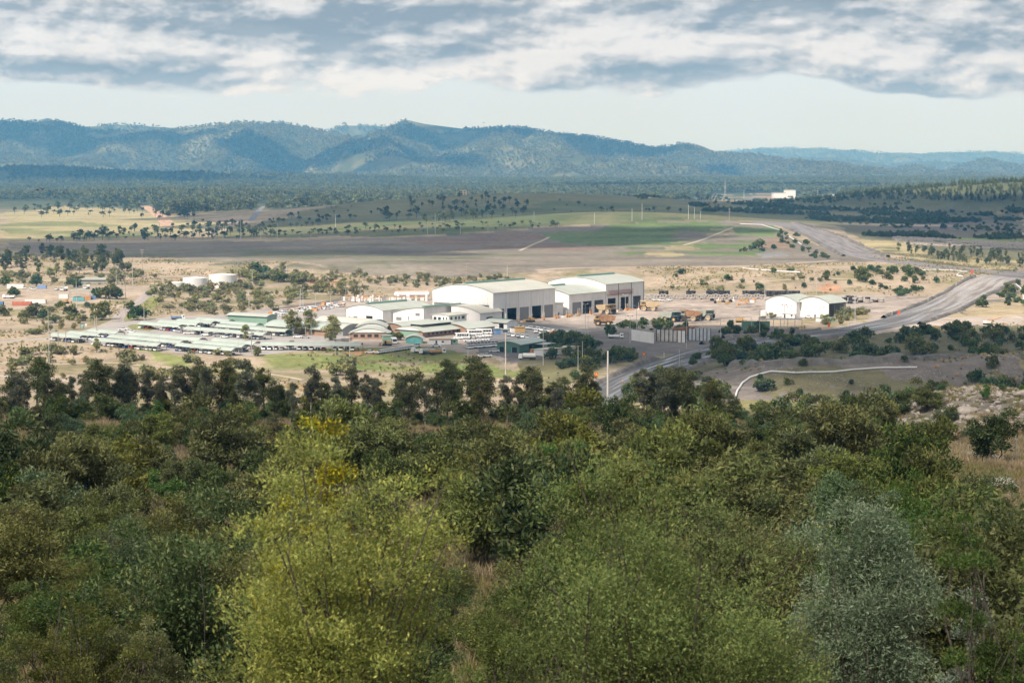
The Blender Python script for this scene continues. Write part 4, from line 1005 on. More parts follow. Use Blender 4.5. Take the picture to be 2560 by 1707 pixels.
def hut(name, label, cat, o, t, L, W, h, wall, roof, wins=(), doors=(), trim=None, group=None, gwins=()):
    e = tag(empty(name, o, t), label, cat, group)
    MB().box(0, L, 0, W, 0.15, h).build('wall', wall, e); MB().box(-0.25, L + 0.25, -0.3, W + 0.3, h + 0.003, h + 0.22).build('roof', roof, e)
    for a, b in wins: MB().box(a, b, -0.05, -0.003, 1.2, 2.1).build('window', M_glass, e)
    for a, b in doors: MB().box(a, b, -0.06, -0.003, 0.2, 2.2).build('door', M_dark, e)
    for a, b in gwins: MB().box(-0.05, -0.003, a, b, 1.2, 2.1).build('window', M_glass, e)
    if trim: MB().box(-0.28, L + 0.28, -0.36, -0.303, h - 0.12, h + 0.25).build('fascia', trim, e)
    return e
hut('site_hut', 'long white portable building with an orange roof edge beside the green shed', 'hut', base_at(1358, 868), math.radians(47), 27, 6, 3.0, M_white, M_roof_tan, doors=[(14, 15)], wins=[(4, 5.5), (20, 21.5)], trim=M_orange)
hut('site_hut', 'white portable hut with orange-edged green roof facing the ute rows', 'hut', base_at(1072, 925), math.radians(6), 11, 5, 3.0, M_white, M_roof, doors=[(3.2, 4.1)], wins=[(6.3, 7.4)], trim=M_orange)
hut('site_hut', 'small green hut tight against the right end of the white hut', 'hut', base_at(1128, 927), math.radians(6), 3.2, 3.5, 2.7, M_green, M_roof, wins=[(1, 2)])
hut('site_hut', 'pale green box hut left of the parked coach', 'hut', base_at(957, 944), math.radians(20), 4.5, 3, 3.0, M_green, M_roof)
hut('site_hut', 'pale blue plant cabinet in front of the fire station', 'hut', base_at(1235, 985), math.radians(12), 4.5, 3, 2.9, M_blue, M_grey)
hut('site_hut', 'grey glass shelter right of the pale blue cabinet', 'hut', base_at(1253, 985), math.radians(12), 4.5, 2.4, 2.7, M_grey, M_port, wins=[(1, 3.5)])
hut('site_hut', 'white cabinet left of the yellow container', 'hut', base_at(1278, 998), math.radians(20), 2.6, 2, 2.6, M_white, M_dark)
hut('yellow_container', 'bright yellow container by the lined-up white utes', 'container', base_at(1289, 996), math.radians(12), 5.2, 2.6, 2.8, M_yel, M_yel)
hut('orange_container', 'small orange container behind the white tanker truck', 'container', base_at(1330, 872), math.radians(20), 3.4, 2.6, 2.7, M_orange, M_yel)
sh = shed('arched_shelter', 'green arched shelter with a teal door near the round tree', 'shelter', base_at(1055, 933), math.pi / 2, 9, 8.5, 2.6, 1.4, wall=M_green, gable=[(0.6, 7.9, 0, 2.7, 'door', M_teal)], over=0.9)
# twin sheds on the right
TB = math.radians(48)
oA = base_at(1993, 1100)
for k, (nm, lb) in enumerate((('left', 'left one of the twin white sheds with curved green roofs by the tyre yard'), ('right', 'right one of the twin white sheds, with open side and posts'))):
    o = oA + Vector((math.cos(TB), math.sin(TB), 0)) * (0 if k == 0 else 0.0) + (Vector((0, 0, 0)) if k == 0 else Vector((base_at(2074, 1090) - oA)))
    s = shed('storage_shed', lb, 'shed', o, TB, 19, 22, 9.4, 3.2, gable=[(9, 9.9, 0, 2.1, 'door', M_dark), (3, 3.6, 6.5, 7.1, 'fan', M_orange), (15, 15.6, 5.5, 6.1, 'fan', M_grey), (6, 6.6, 5.6, 6.2, 'fan', M_grey)],
             open_sides=('front',) if k else (), group='twin storage sheds')
    if k:
        for x in (0.4, 6.5, 12.5, 18.5): MB().box(x - 0.2, x + 0.2, 0, 0.4, -0.2, 9.3).build('post', M_grey, s)
hut('site_hut', 'low white lean-to hut at the foot of the left twin shed', 'hut', base_at(1958, 1096), math.radians(-33), 8, 2.5, 2.4, M_white, M_roof, wins=[(5.5, 6.5)], doors=[(1, 2)])
hut('site_hut', 'white hut in front of the right twin shed', 'hut', base_at(2042, 1066), math.radians(-8), 5.5, 2.5, 2.4, M_white, M_roof)
hut('site_hut', 'pale green box right of the hut at the right twin shed', 'hut', base_at(2070, 1067), math.radians(-4), 5.0, 2.5, 2.4, M_green, M_roof)
tk = tag(empty('water_tank', base_at(1911, 1112)), 'small white water tank left of the twin sheds', 'tank')
MB().cyl((0, 0, 0), (0, 0, 3.0), 1.9, 1.9, 20).build('shell', M_white, tk, smooth=False); MB().cyl((0, 0, 3.003), (0, 0, 3.5), 1.9, 0.3, 20).build('roof', M_white, tk)
# wash bay screens
def screen(label, pxa, da, pxb, db, h, n, face, lastwhite=False):
    a, b = base_at(pxa, da), base_at(pxb, db); d = b - a; L = d.length
    e = tag(empty('wash_bay_screen', a, math.atan2(d.y, d.x)), label, 'screen', 'wash bay screens')
    MB().box(0, L, -0.1, 0.1, 0.3 if n else 0.0, h).build('panel', face, e)
    if lastwhite: MB().box(L * 0.74, L, -0.16, -0.103, 0.0, h).build('white_panel', M_white, e)
    for i in range(n):
        x = L * i / (n - 1)
        MB().box(x - 0.14, x + 0.14, -0.45, -0.165, -0.2, h + 0.4).build('post', M_dark if face is not M_white else M_grey, e)
    return e
M_screen = mat('screen_sheet', (0.52, 0.49, 0.45), 0.6, var=0.15, vscale=0.3, dirt=(0.22, 0.17, 0.13), dscale=0.25, damt=0.7)
screen('plain white wash bay screen at the left of the three', 1580, 952, 1636, 933, 5.6, 0, M_white)
screen('wash bay screen with dark posts and one white panel, in the middle', 1643, 946, 1716, 938, 6.0, 8, M_screen, True)
screen('blue-grey wash bay screen with dark posts at the right of the three', 1723, 950, 1779, 945, 6.2, 7, mat('blue_grey_sheet', (0.47, 0.50, 0.52), 0.6, var=0.1))
screen('green metal screen wall near the haul road', 1856, 1016, 1927, 1014, 4.8, 0, M_dkgreen)
gp = tag(empty('loading_platform', base_at(1900, 1026), 0.0), 'grey steel platform standing behind the green screen wall', 'platform')
MB().box(0, 24, 0, 5, 4.6, 5.0).build('deck', M_grey, gp); m = MB()
for x in np.arange(0, 24.1, 4): MB().box(x - 0.15, x + 0.15, 0, 0.3, -0.2, 4.6).build('post', M_grey, gp)
for x in np.arange(0, 24.1, 2): m.box(x - 0.05, x + 0.05, 0, 0.1, 5.0, 6.1)
m.box(0, 24, 0, 0.1, 6.05, 6.15); m.build('handrail', M_grey, gp)
# tanks on the hill
def tank(label, px, py, r, h, orange=True):
    p = G(px, py, 560); e = tag(empty('storage_tank', p), label, 'tank', 'tanks on the hill')
    MB().cyl((0, 0, -0.5), (0, 0, h), r, r, 36).build('shell', M_white, e); MB().cyl((0, 0, h + 0.003), (0, 0, h + r * 0.09), r, r * 0.05, 36).build('roof', M_white, e)
    m = MB()
    for i in range(24):
        a = 6.283 * i / 24; m.cyl((math.cos(a) * r * 0.98, math.sin(a) * r * 0.98, h), (math.cos(a) * r * 0.98, math.sin(a) * r * 0.98, h + 1.1), 0.06, n=4)
    m.build('handrail', M_orange if orange else M_grey, e)
    MB().cyl((-r - 0.3, 0, 0), (-r - 0.3, 0, h + 1), 0.2, n=6).build('pipe', M_white, e)
tank('largest white storage tank on the hill, right of the others', 558, 717, 10.0, 9.0)
tank('middle white storage tank on the hill', 489, 722, 8.6, 8.0, False)
tank('small squat white tank at the left end of the tank row', 440, 723, 6.6, 5.0)
# gas plant with orange pipework
gp = tag(empty('gas_plant', base_at(850, 1232), math.radians(8)), 'gas plant with white vessels and orange pipe racks behind the sheds', 'plant')
rg = random.Random(4)
m = MB(); m.cyl((38, 8, 4.2), (60, 8, 4.2), 2.0, n=16); m.cyl((36.8, 8, 4.2), (38, 8, 4.2), 1.1, 2.0, 16); m.cyl((60, 8, 4.2), (61.2, 8, 4.2), 2.0, 1.1, 16); m.build('vessel', M_white, gp, smooth=False)
MB().box(36, 62, 5.9, 6.1, 6.3, 6.5).box(36, 62, 5.9, 6.1, 7.2, 7.35).build('handrail', M_orange, gp)
for i in range(60):
    x = rg.uniform(0, 60); y = rg.uniform(-6, 6); k = rg.random()
    if k < 0.35: MB().cyl((x, y, 0), (x, y, rg.uniform(2, 4.5)), rg.uniform(0.4, 1.1), n=10).build('vessel', M_white, gp)
    elif k < 0.65: z0 = rg.uniform(1.5, 3.6); MB().box(x, x + rg.uniform(1.5, 4), y, y + 0.2, z0, z0 + 0.35).build('pipe_rack', M_orange, gp)
    elif k < 0.85: MB().box(x, x + rg.uniform(1, 3), y, y + 2, 0, rg.uniform(1.5, 3.5)).build('cabinet', M_white if rg.random() < 0.6 else M_grey, gp)
    else: MB().cyl((x, y, 2 + 2 * rg.random()), (x + rg.uniform(4, 10), y, 3), 0.2, n=6).build('pipe', M_orange, gp)
# sheds and containers of the left yard
def container(label, px, py, L, m_, t=0.0, h=2.6):
    p = G(px, py, 560); e = tag(empty('shipping_container', p, t), label, 'container', 'containers in the left yard')
    b = MB(); n = int(L / 0.6)
    for i in range(n): b.box(L * i / n, L * (i + 1) / n, 0.06 * (i % 2), 2.44 - 0.06 * (i % 2), 0.12, h - 0.08)
    b.build('body', m_, e); f = MB()
    for x in (0, L - 0.15): f.box(x, x + 0.15, -0.02, 2.46, 0, h)
    f.build('frame', m_, e); MB().box(-0.05, -0.003, 0.15, 2.3, 0.15, h - 0.15).build('door', m_, e)
M_cblue = mat('container_blue', (0.20, 0.30, 0.52), 0.5, var=0.08); M_cred = mat('container_red', (0.46, 0.15, 0.09), 0.6, var=0.12, vscale=0.6)
container('long rust-red shipping container at the edge of the left yard', 30, 764, 12.2, M_cred, 0.05)
container('long white shipping container behind the red one', 62, 759, 13.5, M_white, 0.0)
container('dark blue container cut by the left picture edge', -8, 764, 4, M_blue, 0.0)
container('pale blue container among the trucks at the back of the left yard', 93, 722, 6.3, M_cblue, 0.05)
container('white container left of the pale blue one with trucks in front', 17, 722, 12.2, M_white, 0.02, 3.4)
container('blue container under the open shelter roof', 182, 753, 7.5, M_teal, 0.1)
container('orange container right of the blue one under the shelter', 204, 750, 6, M_orange, 0.3)
container('grey-blue container at the right of the shelter', 220, 749, 5, M_blue, 0.2)
container('white container left of the shelter opening', 147, 747, 6, M_white, 0.05, 3.0)
op = tag(empty('open_shelter', G(172, 744, 560), 0.12), 'open shelter with pale curved roof over containers in the left yard', 'shelter')
m = MB(); m.prism([(14 * i / 12, 4.2 + 1.2 * 4 * (i / 12) * (1 - i / 12)) for i in range(13)] + [(14 * i / 12, 4.0 + 1.2 * 4 * (i / 12) * (1 - i / 12)) for i in range(12, -1, -1)], 0, 9); m.build('roof', M_roof, op)
for x in (0.2, 13.6):
    for y in (0.3, 8.5): MB().box(x, x + 0.25, y, y + 0.25, -0.4, 4.2).build('post', M_grey, op)
rl = tag(empty('long_shed', G(196, 709, 560), 0.0), 'long low shed with pale roof among trees above the left yard', 'shed')
MB().box(0, 22, 0, 8, 0, 2.8).build('wall', M_grey, rl); MB().prism([(-1, 2.82), (23, 2.82), (22, 4.0), (3, 4.0)], -1, 9).build('roof', M_roof, rl)

# ------------------------------------------------------------------ carports
CP = [(128, 836, 215, 841), (175, 830, 256, 836), (223, 825, 307, 830), (235, 847, 409, 861), (282, 839, 458, 855), (329, 833, 507, 848), (362, 806, 448, 815), (407, 802, 497, 810), (452, 799, 536, 806),
      (497, 796, 579, 802), (466, 819, 672, 834), (557, 812, 714, 827), (557, 805, 653, 811), (434, 862, 606, 871), (481, 855, 628, 863), (530, 849, 653, 856), (653, 858, 905, 860)]
CPWHERE = ['at the far left edge', 'second from the far left', 'beside the entry road', 'nearest grass in left block', 'in middle of left block', 'at back of left block', 'at left end of top row', 'second in top row', 'third in top row',
           'at right end of top row', 'at front of middle block', 'at back right of middle block', 'short, behind middle block', 'at front of lower middle block', 'in middle of lower middle block', 'at back of lower middle block', 'longest, beside the grass bank']
carports = []
for i, (xa, ya, xb, yb) in enumerate(CP):
    a, b = G(xa, ya, 560, 3.2), G(xb, yb, 560, 3.2)
    a.z = b.z = 0; d = b - a; L = d.length; W = 6.6 if i != 16 else 8.0
    if i != 16:                                                         # all stand on the same grid as the workshops
        c = (a + b) / 2; L = min(L, 62); ax = -VD; a = c - ax * L / 2
    else: ax = d.normalized()
    e = tag(empty('carport', (a.x, a.y, 0.1), math.atan2(ax.y, ax.x)), 'green curved-roof carport, ' + CPWHERE[i], 'carport', 'carports')
    N = 12; z = lambda v: 2.45 + 1.25 * 4 * v * (1 - v)
    top = [((v - 0.5) * W, z(v) + 0.14) for v in np.linspace(0, 1, N + 1)]; bot = [(p[0], p[1] - 0.14) for p in reversed(top)]
    nseg = max(2, round(L / 7.5))
    for s in range(nseg):                                               # one roof sheet per bay
        MB().prism([(q[0], q[1]) for q in (top + bot)][::-1], L * s / nseg + (0.02 if s else 0), L * (s + 1) / nseg, axis='x').build('roof_sheet', M_port, e)
    for s in range(nseg + 1):
        x = min(max(L * s / nseg, 0.2), L - 0.2)
        for y in (-W / 2 + 0.35, W / 2 - 0.45): MB().box(x - 0.09, x + 0.09, y, y + 0.18, -0.3, 2.75).build('post', M_grey, e)
    carports.append((a, ax, L, W, CPWHERE[i]))
sx = tag(empty('ticket_shelter', base_at(681, 978, 0.1), 0.0), 'small flat-roofed green shelter behind the longest carport', 'shelter')
MB().box(0, 11, 0, 5, 3.0, 3.3).build('roof', M_port, sx); MB().box(3, 10.5, 1.5, 4.5, 0, 3.0).build('wall', M_dkgreen, sx)
for x in (0.3, 5, 10.6): MB().box(x, x + 0.15, 0.2, 0.35, -0.1, 3.0).build('post', M_white, sx)

# ------------------------------------------------------------------ vehicles
PAINTS = {'white': M_paint, 'silver': mat('silver_paint', (0.50, 0.51, 0.52), 0.3, metal=0.3, var=0.04), 'dark grey': mat('dark_grey_paint', (0.07, 0.075, 0.08), 0.3, var=0.1),
          'black': mat('black_paint', (0.02, 0.02, 0.022), 0.25, var=0.1), 'red': mat('red_car_paint', (0.36, 0.03, 0.03), 0.3, var=0.1), 'blue': mat('blue_car_paint', (0.04, 0.10, 0.35), 0.3, var=0.1)}
def car_mesh(kind, paint):
    """x forward, 4.6 to 5.2 m long; slots: paint, glass, tyre, trim"""
    m = MB(); w = 0.92
    def section(prof, y, mi=0, tap=0.0, y1=None):
        m.prism(prof, -y, y, mi)
    if kind == 'ute':
        lo = [(-2.6, 0.45), (2.55, 0.45), (2.6, 0.75), (2.45, 1.02), (1.25, 1.12), (-0.95, 1.12), (-2.6, 1.08)]; cab = [(1.25, 1.1), (0.55, 1.75), (-0.7, 1.78), (-0.98, 1.1)]
    elif kind == 'wagon':
        lo = [(-2.35, 0.45), (2.35, 0.45), (2.4, 0.8), (2.2, 1.05), (1.1, 1.15), (-2.35, 1.15)]; cab = [(1.15, 1.13), (0.5, 1.78), (-1.9, 1.80), (-2.3, 1.13)]
    else:
        lo = [(-2.3, 0.35), (2.3, 0.35), (2.35, 0.65), (2.1, 0.85), (1.0, 0.95), (-1.6, 0.97), (-2.3, 0.92)]; cab = [(1.05, 0.93), (0.3, 1.42), (-0.9, 1.44), (-1.7, 0.95)]
    section(lo, w)
    # cabin: tapered, glass all round below a painted roof
    n = len(cab); zt = max(p[1] for p in cab)
    vs = []
    for s in (-1, 1): vs += [(x, s * (w - 0.04 - 0.16 * (z > zt - 0.1)), z) for x, z in cab]
    fs = [tuple(range(n)), tuple(range(2 * n - 1, n - 1, -1))] + [(i, n + i, n + (i + 1) % n, (i + 1) % n) for i in range(n)]
    k = len(m.v); m.v += vs; m.f += [tuple(i + k for i in f) for f in fs]; m.m += [1, 1] + [1, 0, 1, 0]
    for x in (cab[1][0] - 0.02, (cab[1][0] + cab[2][0]) / 2, cab[2][0] + 0.05): m.box(x - 0.05, x + 0.05, -w + 0.02, w - 0.02, cab[0][1], zt - 0.03)
    if kind == 'ute': m.box(-2.5, -1.05, -0.78, 0.78, 1.085, 1.125, 3)
    for x in (-1.5, 1.55):
        for y in (-w + 0.10, w - 0.10): m.cyl((x, y - 0.13, 0.36), (x, y + 0.13, 0.36), 0.37, n=10, mi=2)
    m.box(2.32, 2.44, -0.7, 0.7, 0.5, 0.7, 3); m.box(2.3, 2.43, -0.8, -0.5, 0.72, 0.86, 4); m.box(2.3, 2.43, 0.5, 0.8, 0.72, 0.86, 4)
    return m.mesh('vehicle', [paint, M_glass, M_black, M_dark, M_galv])
CARM = {(k, c): car_mesh(k, PAINTS[c]) for k in ('ute', 'wagon', 'sedan') for c in PAINTS}
KNAME = {'ute': 'parked_ute', 'wagon': 'parked_wagon', 'sedan': 'parked_sedan'}
def put_car(kind, colr, p, heading, label, group):
    return tag(obj(KNAME[kind], CARM[(kind, colr)], None, (p.x, p.y, p.z), heading), label, kind if kind != 'sedan' else 'car', group)
rc = random.Random(11)
for ci, (a, ax, L, W, where) in enumerate(carports):
    nrm = Vector((-ax.y, ax.x, 0)); side = -1 if nrm.y > 0 else 1        # the open side towards the camera
    n = int(L / 2.95); head = math.atan2(nrm.y * side, nrm.x * side)
    ks = [k for k in range(n) if rc.random() < 0.86]
    for r, k in enumerate(ks):
        kind = rc.choice(['ute', 'ute', 'wagon', 'sedan']); colr = rc.choice(['white'] * 6 + ['silver'] * 4 + ['dark grey'] * 2 + ['black'] + ['red', 'blue'])
        p = a + ax * (1.6 + k * 2.95) + nrm * side * (0.9 + rc.uniform(-0.3, 0.5)); p.z = 0.1
        put_car(kind, colr, p, head + rc.uniform(-0.04, 0.04) + (math.pi if rc.random() < 0.4 else 0), f'{colr} {kind if kind != "sedan" else "sedan"}, {nth(r)} from left under carport {where}', 'vehicles under the carports')
def row(pts, kinds, cols, head, where, group, jit=0.25):
    """vehicles parked along a line given in photo pixels"""
    out = []
    for i, (px, py) in enumerate(pts):
        p = G(px, py, 560); p.z += 0.10
        k = kinds[i % len(kinds)]; c = cols[i % len(cols)]
        h = head if not isinstance(head, (list, tuple)) else head[i % len(head)]
        out.append(put_car(k, c, p, h + rc.uniform(-0.05, 0.05), f'{c} {k}, {nth(i)} from the left {where}', group))
    return out
def line(xa, ya, xb, yb, n): return [(xa + (xb - xa) * i / (n - 1), ya + (yb - ya) * i / (n - 1)) for i in range(n)]
GU = math.atan2(UD.y, UD.x)
row(line(951, 884, 1025, 873, 13), ['ute'], ['white'], math.radians(-128), 'in the packed row above the green bank', 'utes packed above the green bank')
row(line(1170, 872, 1245, 866, 11), ['ute', 'ute', 'wagon'], ['white'], math.radians(-75), 'in the front row left of the green shed', 'utes in the front row left of the green shed')
row(line(1170, 866, 1240, 861, 9), ['ute'], ['white'], math.radians(105), 'in the back row left of the green shed', 'utes in the back row left of the green shed')
row([(925, 884), (1040, 868), (1090, 868), (1236, 881), (1204, 894), (1217, 893)], ['ute', 'wagon', 'ute'], ['white'], [math.radians(4), math.radians(-170), math.radians(8)], 'among those standing singly along the lower yard', 'single vehicles in the lower yard')
row(line(1147, 848, 1218, 842, 5), ['ute', 'wagon'], ['white', 'white', 'silver'], math.radians(-20), 'in the row in front of the white buses', 'utes in front of the buses')
row(line(1172, 855, 1212, 852, 4), ['ute'], ['white'], math.radians(-15), 'in the short row below the buses', 'utes below the buses')
row(line(1272, 840, 1318, 846, 5), ['wagon', 'ute'], ['silver', 'white'], math.radians(-95), 'in the row right of the pale blue cabinet', 'vehicles right of the pale blue cabinet')
row(line(1340, 832, 1365, 838, 3) + [(1348, 846)], ['wagon', 'ute'], ['white', 'silver'], math.radians(-95), 'in the group above the dark bushes', 'vehicles above the dark bushes')
row(line(1298, 852, 1322, 854, 3), ['sedan'], ['dark grey', 'black', 'silver'], math.radians(-90), 'in the dark row below the parked wagons', 'cars in the dark row')
row(line(1318, 822, 1372, 830, 7), ['ute', 'wagon'], ['white', 'white', 'silver'], math.radians(-95), 'in the row under the half-round culverts', 'vehicles under the culverts')
row([(1205, 821), (1213, 820)], ['ute'], ['white'], math.radians(10), 'left of the fire station', 'utes left of the fire station')
row([(744, 845), (764, 846)], ['wagon', 'sedan'], ['white', 'silver'], math.radians(5), 'right of the ticket shelter', 'cars right of the ticket shelter')
row([(307, 826), (328, 832), (448, 832), (470, 836), (490, 836), (515, 840), (545, 842), (562, 845)], ['ute', 'sedan', 'wagon'], ['white', 'white', 'silver', 'white'], [math.radians(10), math.radians(-30), math.radians(150)], 'in the open car park lanes', 'cars in the open lanes')
row([(1637, 752), (1652, 753), (1674, 752)], ['wagon', 'ute'], ['white'], math.radians(-60), 'in the row by the tyre wall', 'vehicles by the tyre wall')
row([(2021, 795)], ['ute'], ['white'], math.radians(-20), 'between the twin sheds', None)
row([(30, 722), (45, 720), (60, 723), (78, 724), (83, 726), (142, 726)], ['ute', 'wagon'], ['white'], [math.radians(-60), math.radians(-90)], 'in the back of the left yard', 'utes in the left yard')
# storage lot behind the green shed: many vehicles and crates
for i in range(70):
    t_ = i / 69; px = 600 + 260 * t_ + rc.uniform(-1, 1); py = 800 - 38 * t_ + rc.uniform(-6, 6)
    p = G(px, py, 560)
    if i % 3 == 2:
        L = rc.uniform(2, 4.5); mm = M_orange if rc.random() < 0.5 else M_white
        tag(MB().box(-L / 2, L / 2, -1, 1, 0, rc.uniform(1, 2)).box(-L / 2 - 0.1, L / 2 + 0.1, -1.1, 1.1, -0.1, 0.15, 0).build('storage_crate', mm, None, (p.x, p.y, p.z + 0.1), rc.uniform(0, 3)),
            ('orange' if mm is M_orange else 'white') + f' crate in the crowded storage lot, {nth(i)} along it from the left', 'crate', 'crates in the storage lot')
    else: put_car(rc.choice(['ute', 'wagon']), 'white', p, rc.uniform(0, 6.28), f'white vehicle in the crowded storage lot, {nth(i)} along it from the left', 'vehicles in the storage lot')
def bus(label, px, py, head, L=7.5):
    p = G(px, py, 560); e = tag(empty('white_bus', p, head), label, 'bus', 'white buses'); m = MB()
    m.prism([(-L / 2, 0.45), (L / 2, 0.45), (L / 2 + 0.1, 1.2), (L / 2 - 0.15, 2.9), (L / 2 - 0.4, 3.05), (-L / 2 + 0.1, 3.05), (-L / 2, 2.9)], -1.2, 1.2); m.build('body', M_paint, e)
    for s in (-1, 1):
        for k in range(5):
            x0 = -L / 2 + 0.5 + k * (L - 1.3) / 5
            MB().box(x0, x0 + (L - 1.3) / 5 - 0.15, s * 1.203 if s > 0 else -1.24, 1.24 if s > 0 else -1.203, 1.55, 2.5).build('window', M_glass, e)
    MB().add([(L / 2 + 0.10, -1.05, 1.4), (L / 2 + 0.10, 1.05, 1.4), (L / 2 - 0.09, 1.05, 2.7), (L / 2 - 0.09, -1.05, 2.7)], [(0, 1, 2, 3)]).build('windscreen', M_glass, e)
    for x in (-L / 2 + 1.6, L / 2 - 1.5):
        for y in (-1.05, 1.05): MB().cyl((x, y - 0.18, 0.48), (x, y + 0.18, 0.48), 0.48, n=12).build('wheel', M_black, e)
bus('white bus at the left of the three by the office', 1155, 846, math.radians(-165))
bus('white bus in the middle of the three by the office', 1186, 838, math.radians(-165), 8.5)
bus('white bus at the right of the three by the office', 1209, 836, math.radians(-165), 8.5)
bus('white coach parked alone beside the pale green box hut', 985, 859, math.radians(-80), 8.0)
M_hrim = mat('yellow_rim', (0.55, 0.36, 0.14), 0.7, var=0.15)
def tyre_mesh(name, r, w, hole, mats, n=20):
    """ring with tread shoulder, axis along y"""
    prof = [(r * hole, -w * 0.45), (r * 0.86, -w * 0.5), (r * 0.98, -w * 0.36), (r, 0), (r * 0.98, w * 0.36), (r * 0.86, w * 0.5), (r * hole, w * 0.45)]
    V, Fq = [], []
    for i in range(n):
        a = 6.2832 * i / n
        for k, (q, y) in enumerate(prof):
            rr = q * (1.0 if (k not in (2, 3, 4) or i % 2) else 0.965); V.append((math.cos(a) * rr, y, math.sin(a) * rr))
    c = len(prof)
    for i in range(n):
        for k in range(c): Fq.append((i * c + k, i * c + (k + 1) % c, ((i + 1) % n) * c + (k + 1) % c, ((i + 1) % n) * c + k))
    return mesh_np(name, V, Fq, mats, smooth=False)
TYRE_H = tyre_mesh('tyre', 1.6, 1.15, 0.52, M_black); TYRE_D = tyre_mesh('tyre', 1.6, 1.15, 0.52, M_dusty)
def haul_truck(label, p, head, body, chassis, dusty=False, rust=None, raise_=0.0):
    e = tag(empty('haul_truck', p, head), label, 'haul truck', 'haul trucks')
    ty = TYRE_D if dusty else TYRE_H
    for x, ys in ((3.2, (-2.85, 2.85)), (-2.6, (-3.0, -1.75, 1.75, 3.0))):
        for y in ys:
            w = obj('wheel', ty, e, (x, y, 1.6))
            MB().cyl((0, -0.35, 0), (0, 0.35, 0), 0.80, n=12).build('rim', M_hrim, w)
    c = MB(); c.box(-5.2, 5.6, -1.1, 1.1, 1.4, 2.3); c.box(2.2, 5.4, -1.9, 1.9, 1.9, 3.6); c.box(-3.3, -1.9, -1.6, 1.6, 1.0, 2.2); c.build('chassis', chassis, e)
    g = MB(); g.box(5.4, 5.65, -2.0, 2.0, 1.5, 3.5)
    for k in range(6): g.box(5.65, 5.72, -1.4, 1.4, 1.8 + k * 0.27, 1.92 + k * 0.27)
    g.build('grille', M_dark, e)
    MB().box(1.6, 5.6, -3.4, 3.4, 3.6, 3.85).build('deck', chassis, e)
    cb = MB(); cb.prism([(2.4, 3.86), (4.6, 3.86), (4.9, 4.6), (4.6, 5.55), (2.4, 5.55)], 0.6, 2.9); cb.build('cab', chassis, e)
    MB().box(2.8, 4.4, 2.903, 2.95, 4.5, 5.35).box(4.78, 4.86, 0.8, 2.7, 4.55, 5.35).build('window', M_glass, e)
    r = MB()
    for y in (-3.35, 3.3):
        r.box(1.7, 5.5, y, y + 0.06, 4.9, 4.96)
        for x in (1.8, 3.6, 5.4): r.box(x, x + 0.06, y, y + 0.06, 3.85, 4.95)
    r.build('handrail', chassis, e)
    l = MB(); l.add([(5.7, -2.6, 0.9), (5.7, -2.0, 0.9), (5.4, -2.0, 3.7), (5.4, -2.6, 3.7)], [(0, 1, 2, 3)])
    for k in range(7): l.box(5.55, 5.85, -2.6, -2.0, 0.9 + k * 0.4, 1.0 + k * 0.4)
    l.build('ladder', chassis, e)
    # open tray: floor, two sides, headboard and canopy over the cab
    d = MB(); wd = 3.5
    side = [(-6.5, 5.1), (-6.0, 3.6), (-3.8, 2.75), (0.9, 2.55), (1.7, 3.2), (2.1, 5.75), (1.8, 6.15), (-6.6, 5.35)]
    for y in (-wd, wd - 0.25): d.prism(side, y, y + 0.25)
    fl = [(-6.0, 3.6), (-3.8, 2.75), (0.9, 2.55), (1.7, 3.2), (2.1, 5.75)]
    for (xa, za), (xb, zb) in zip(fl[:-1], fl[1:]): d.add([(xa, -wd + 0.25, za), (xb, -wd + 0.25, zb), (xb, wd - 0.25, zb), (xa, wd - 0.25, za), (xa, -wd + 0.25, za - 0.2), (xb, -wd + 0.25, zb - 0.2), (xb, wd - 0.25, zb - 0.2), (xa, wd - 0.25, za - 0.2)], [(0, 1, 2, 3), (7, 6, 5, 4), (0, 4, 5, 1), (2, 6, 7, 3)])
    d.prism([(1.9, 5.8), (5.9, 6.15), (5.9, 6.4), (1.9, 6.15)], -wd - 0.1, wd + 0.1)
    for x in (-4.8, -3.2, -1.6, 0.0): d.box(x - 0.12, x + 0.12, -wd - 0.16, -wd - 0.003, 2.9, 5.5); d.box(x - 0.12, x + 0.12, wd + 0.003, wd + 0.16, 2.9, 5.5)
    t = d.build('dump_body', rust or body, e)
    return e
M_oxide = mat('rusty_tray', (0.29, 0.165, 0.085), 0.75, var=0.2, vscale=0.5, dirt=(0.22, 0.09, 0.05), dscale=0.35, damt=0.8)
M_cream = mat('dusty_yellow', (0.44, 0.335, 0.20), 0.7, var=0.12, dirt=(0.50, 0.38, 0.27), dscale=0.4, damt=0.6)
M_ggreen = mat('grey_green_paint', (0.30, 0.33, 0.28), 0.6, var=0.15, dirt=(0.42, 0.38, 0.32), dscale=0.4, damt=0.6)
haul_truck('orange haul truck with rusty tray alone in the middle of the yard', G(1510, 814, 560), math.radians(172), M_oxide, M_yel)
haul_truck('yellow haul truck parked at the right end of the far workshop', G(1624, 777, 560), math.radians(168), M_cream, M_yel, True)
haul_truck('pale yellow haul truck standing in front of the middle workshop doors', G(1518, 785, 560), math.radians(-50), M_cream, M_cream, True)
haul_truck('grey-green haul truck with its cab towards the right, left one of the trio', G(1678, 804, 560), math.radians(-32), M_ggreen, mat('teal_chassis', (0.12, 0.17, 0.17), 0.5, var=0.2))
haul_truck('orange-trayed haul truck in the middle of the trio', G(1724, 802, 560), math.radians(165), M_oxide, M_ggreen, True)
haul_truck('tall pale haul truck at the right of the trio', G(1762, 800, 560), math.radians(-28), M_ggreen, M_ggreen, True)
haul_truck('haul truck with orange tray half hidden inside the wash bay', base_at(1718, 962), math.radians(15), M_oxide, M_yel)
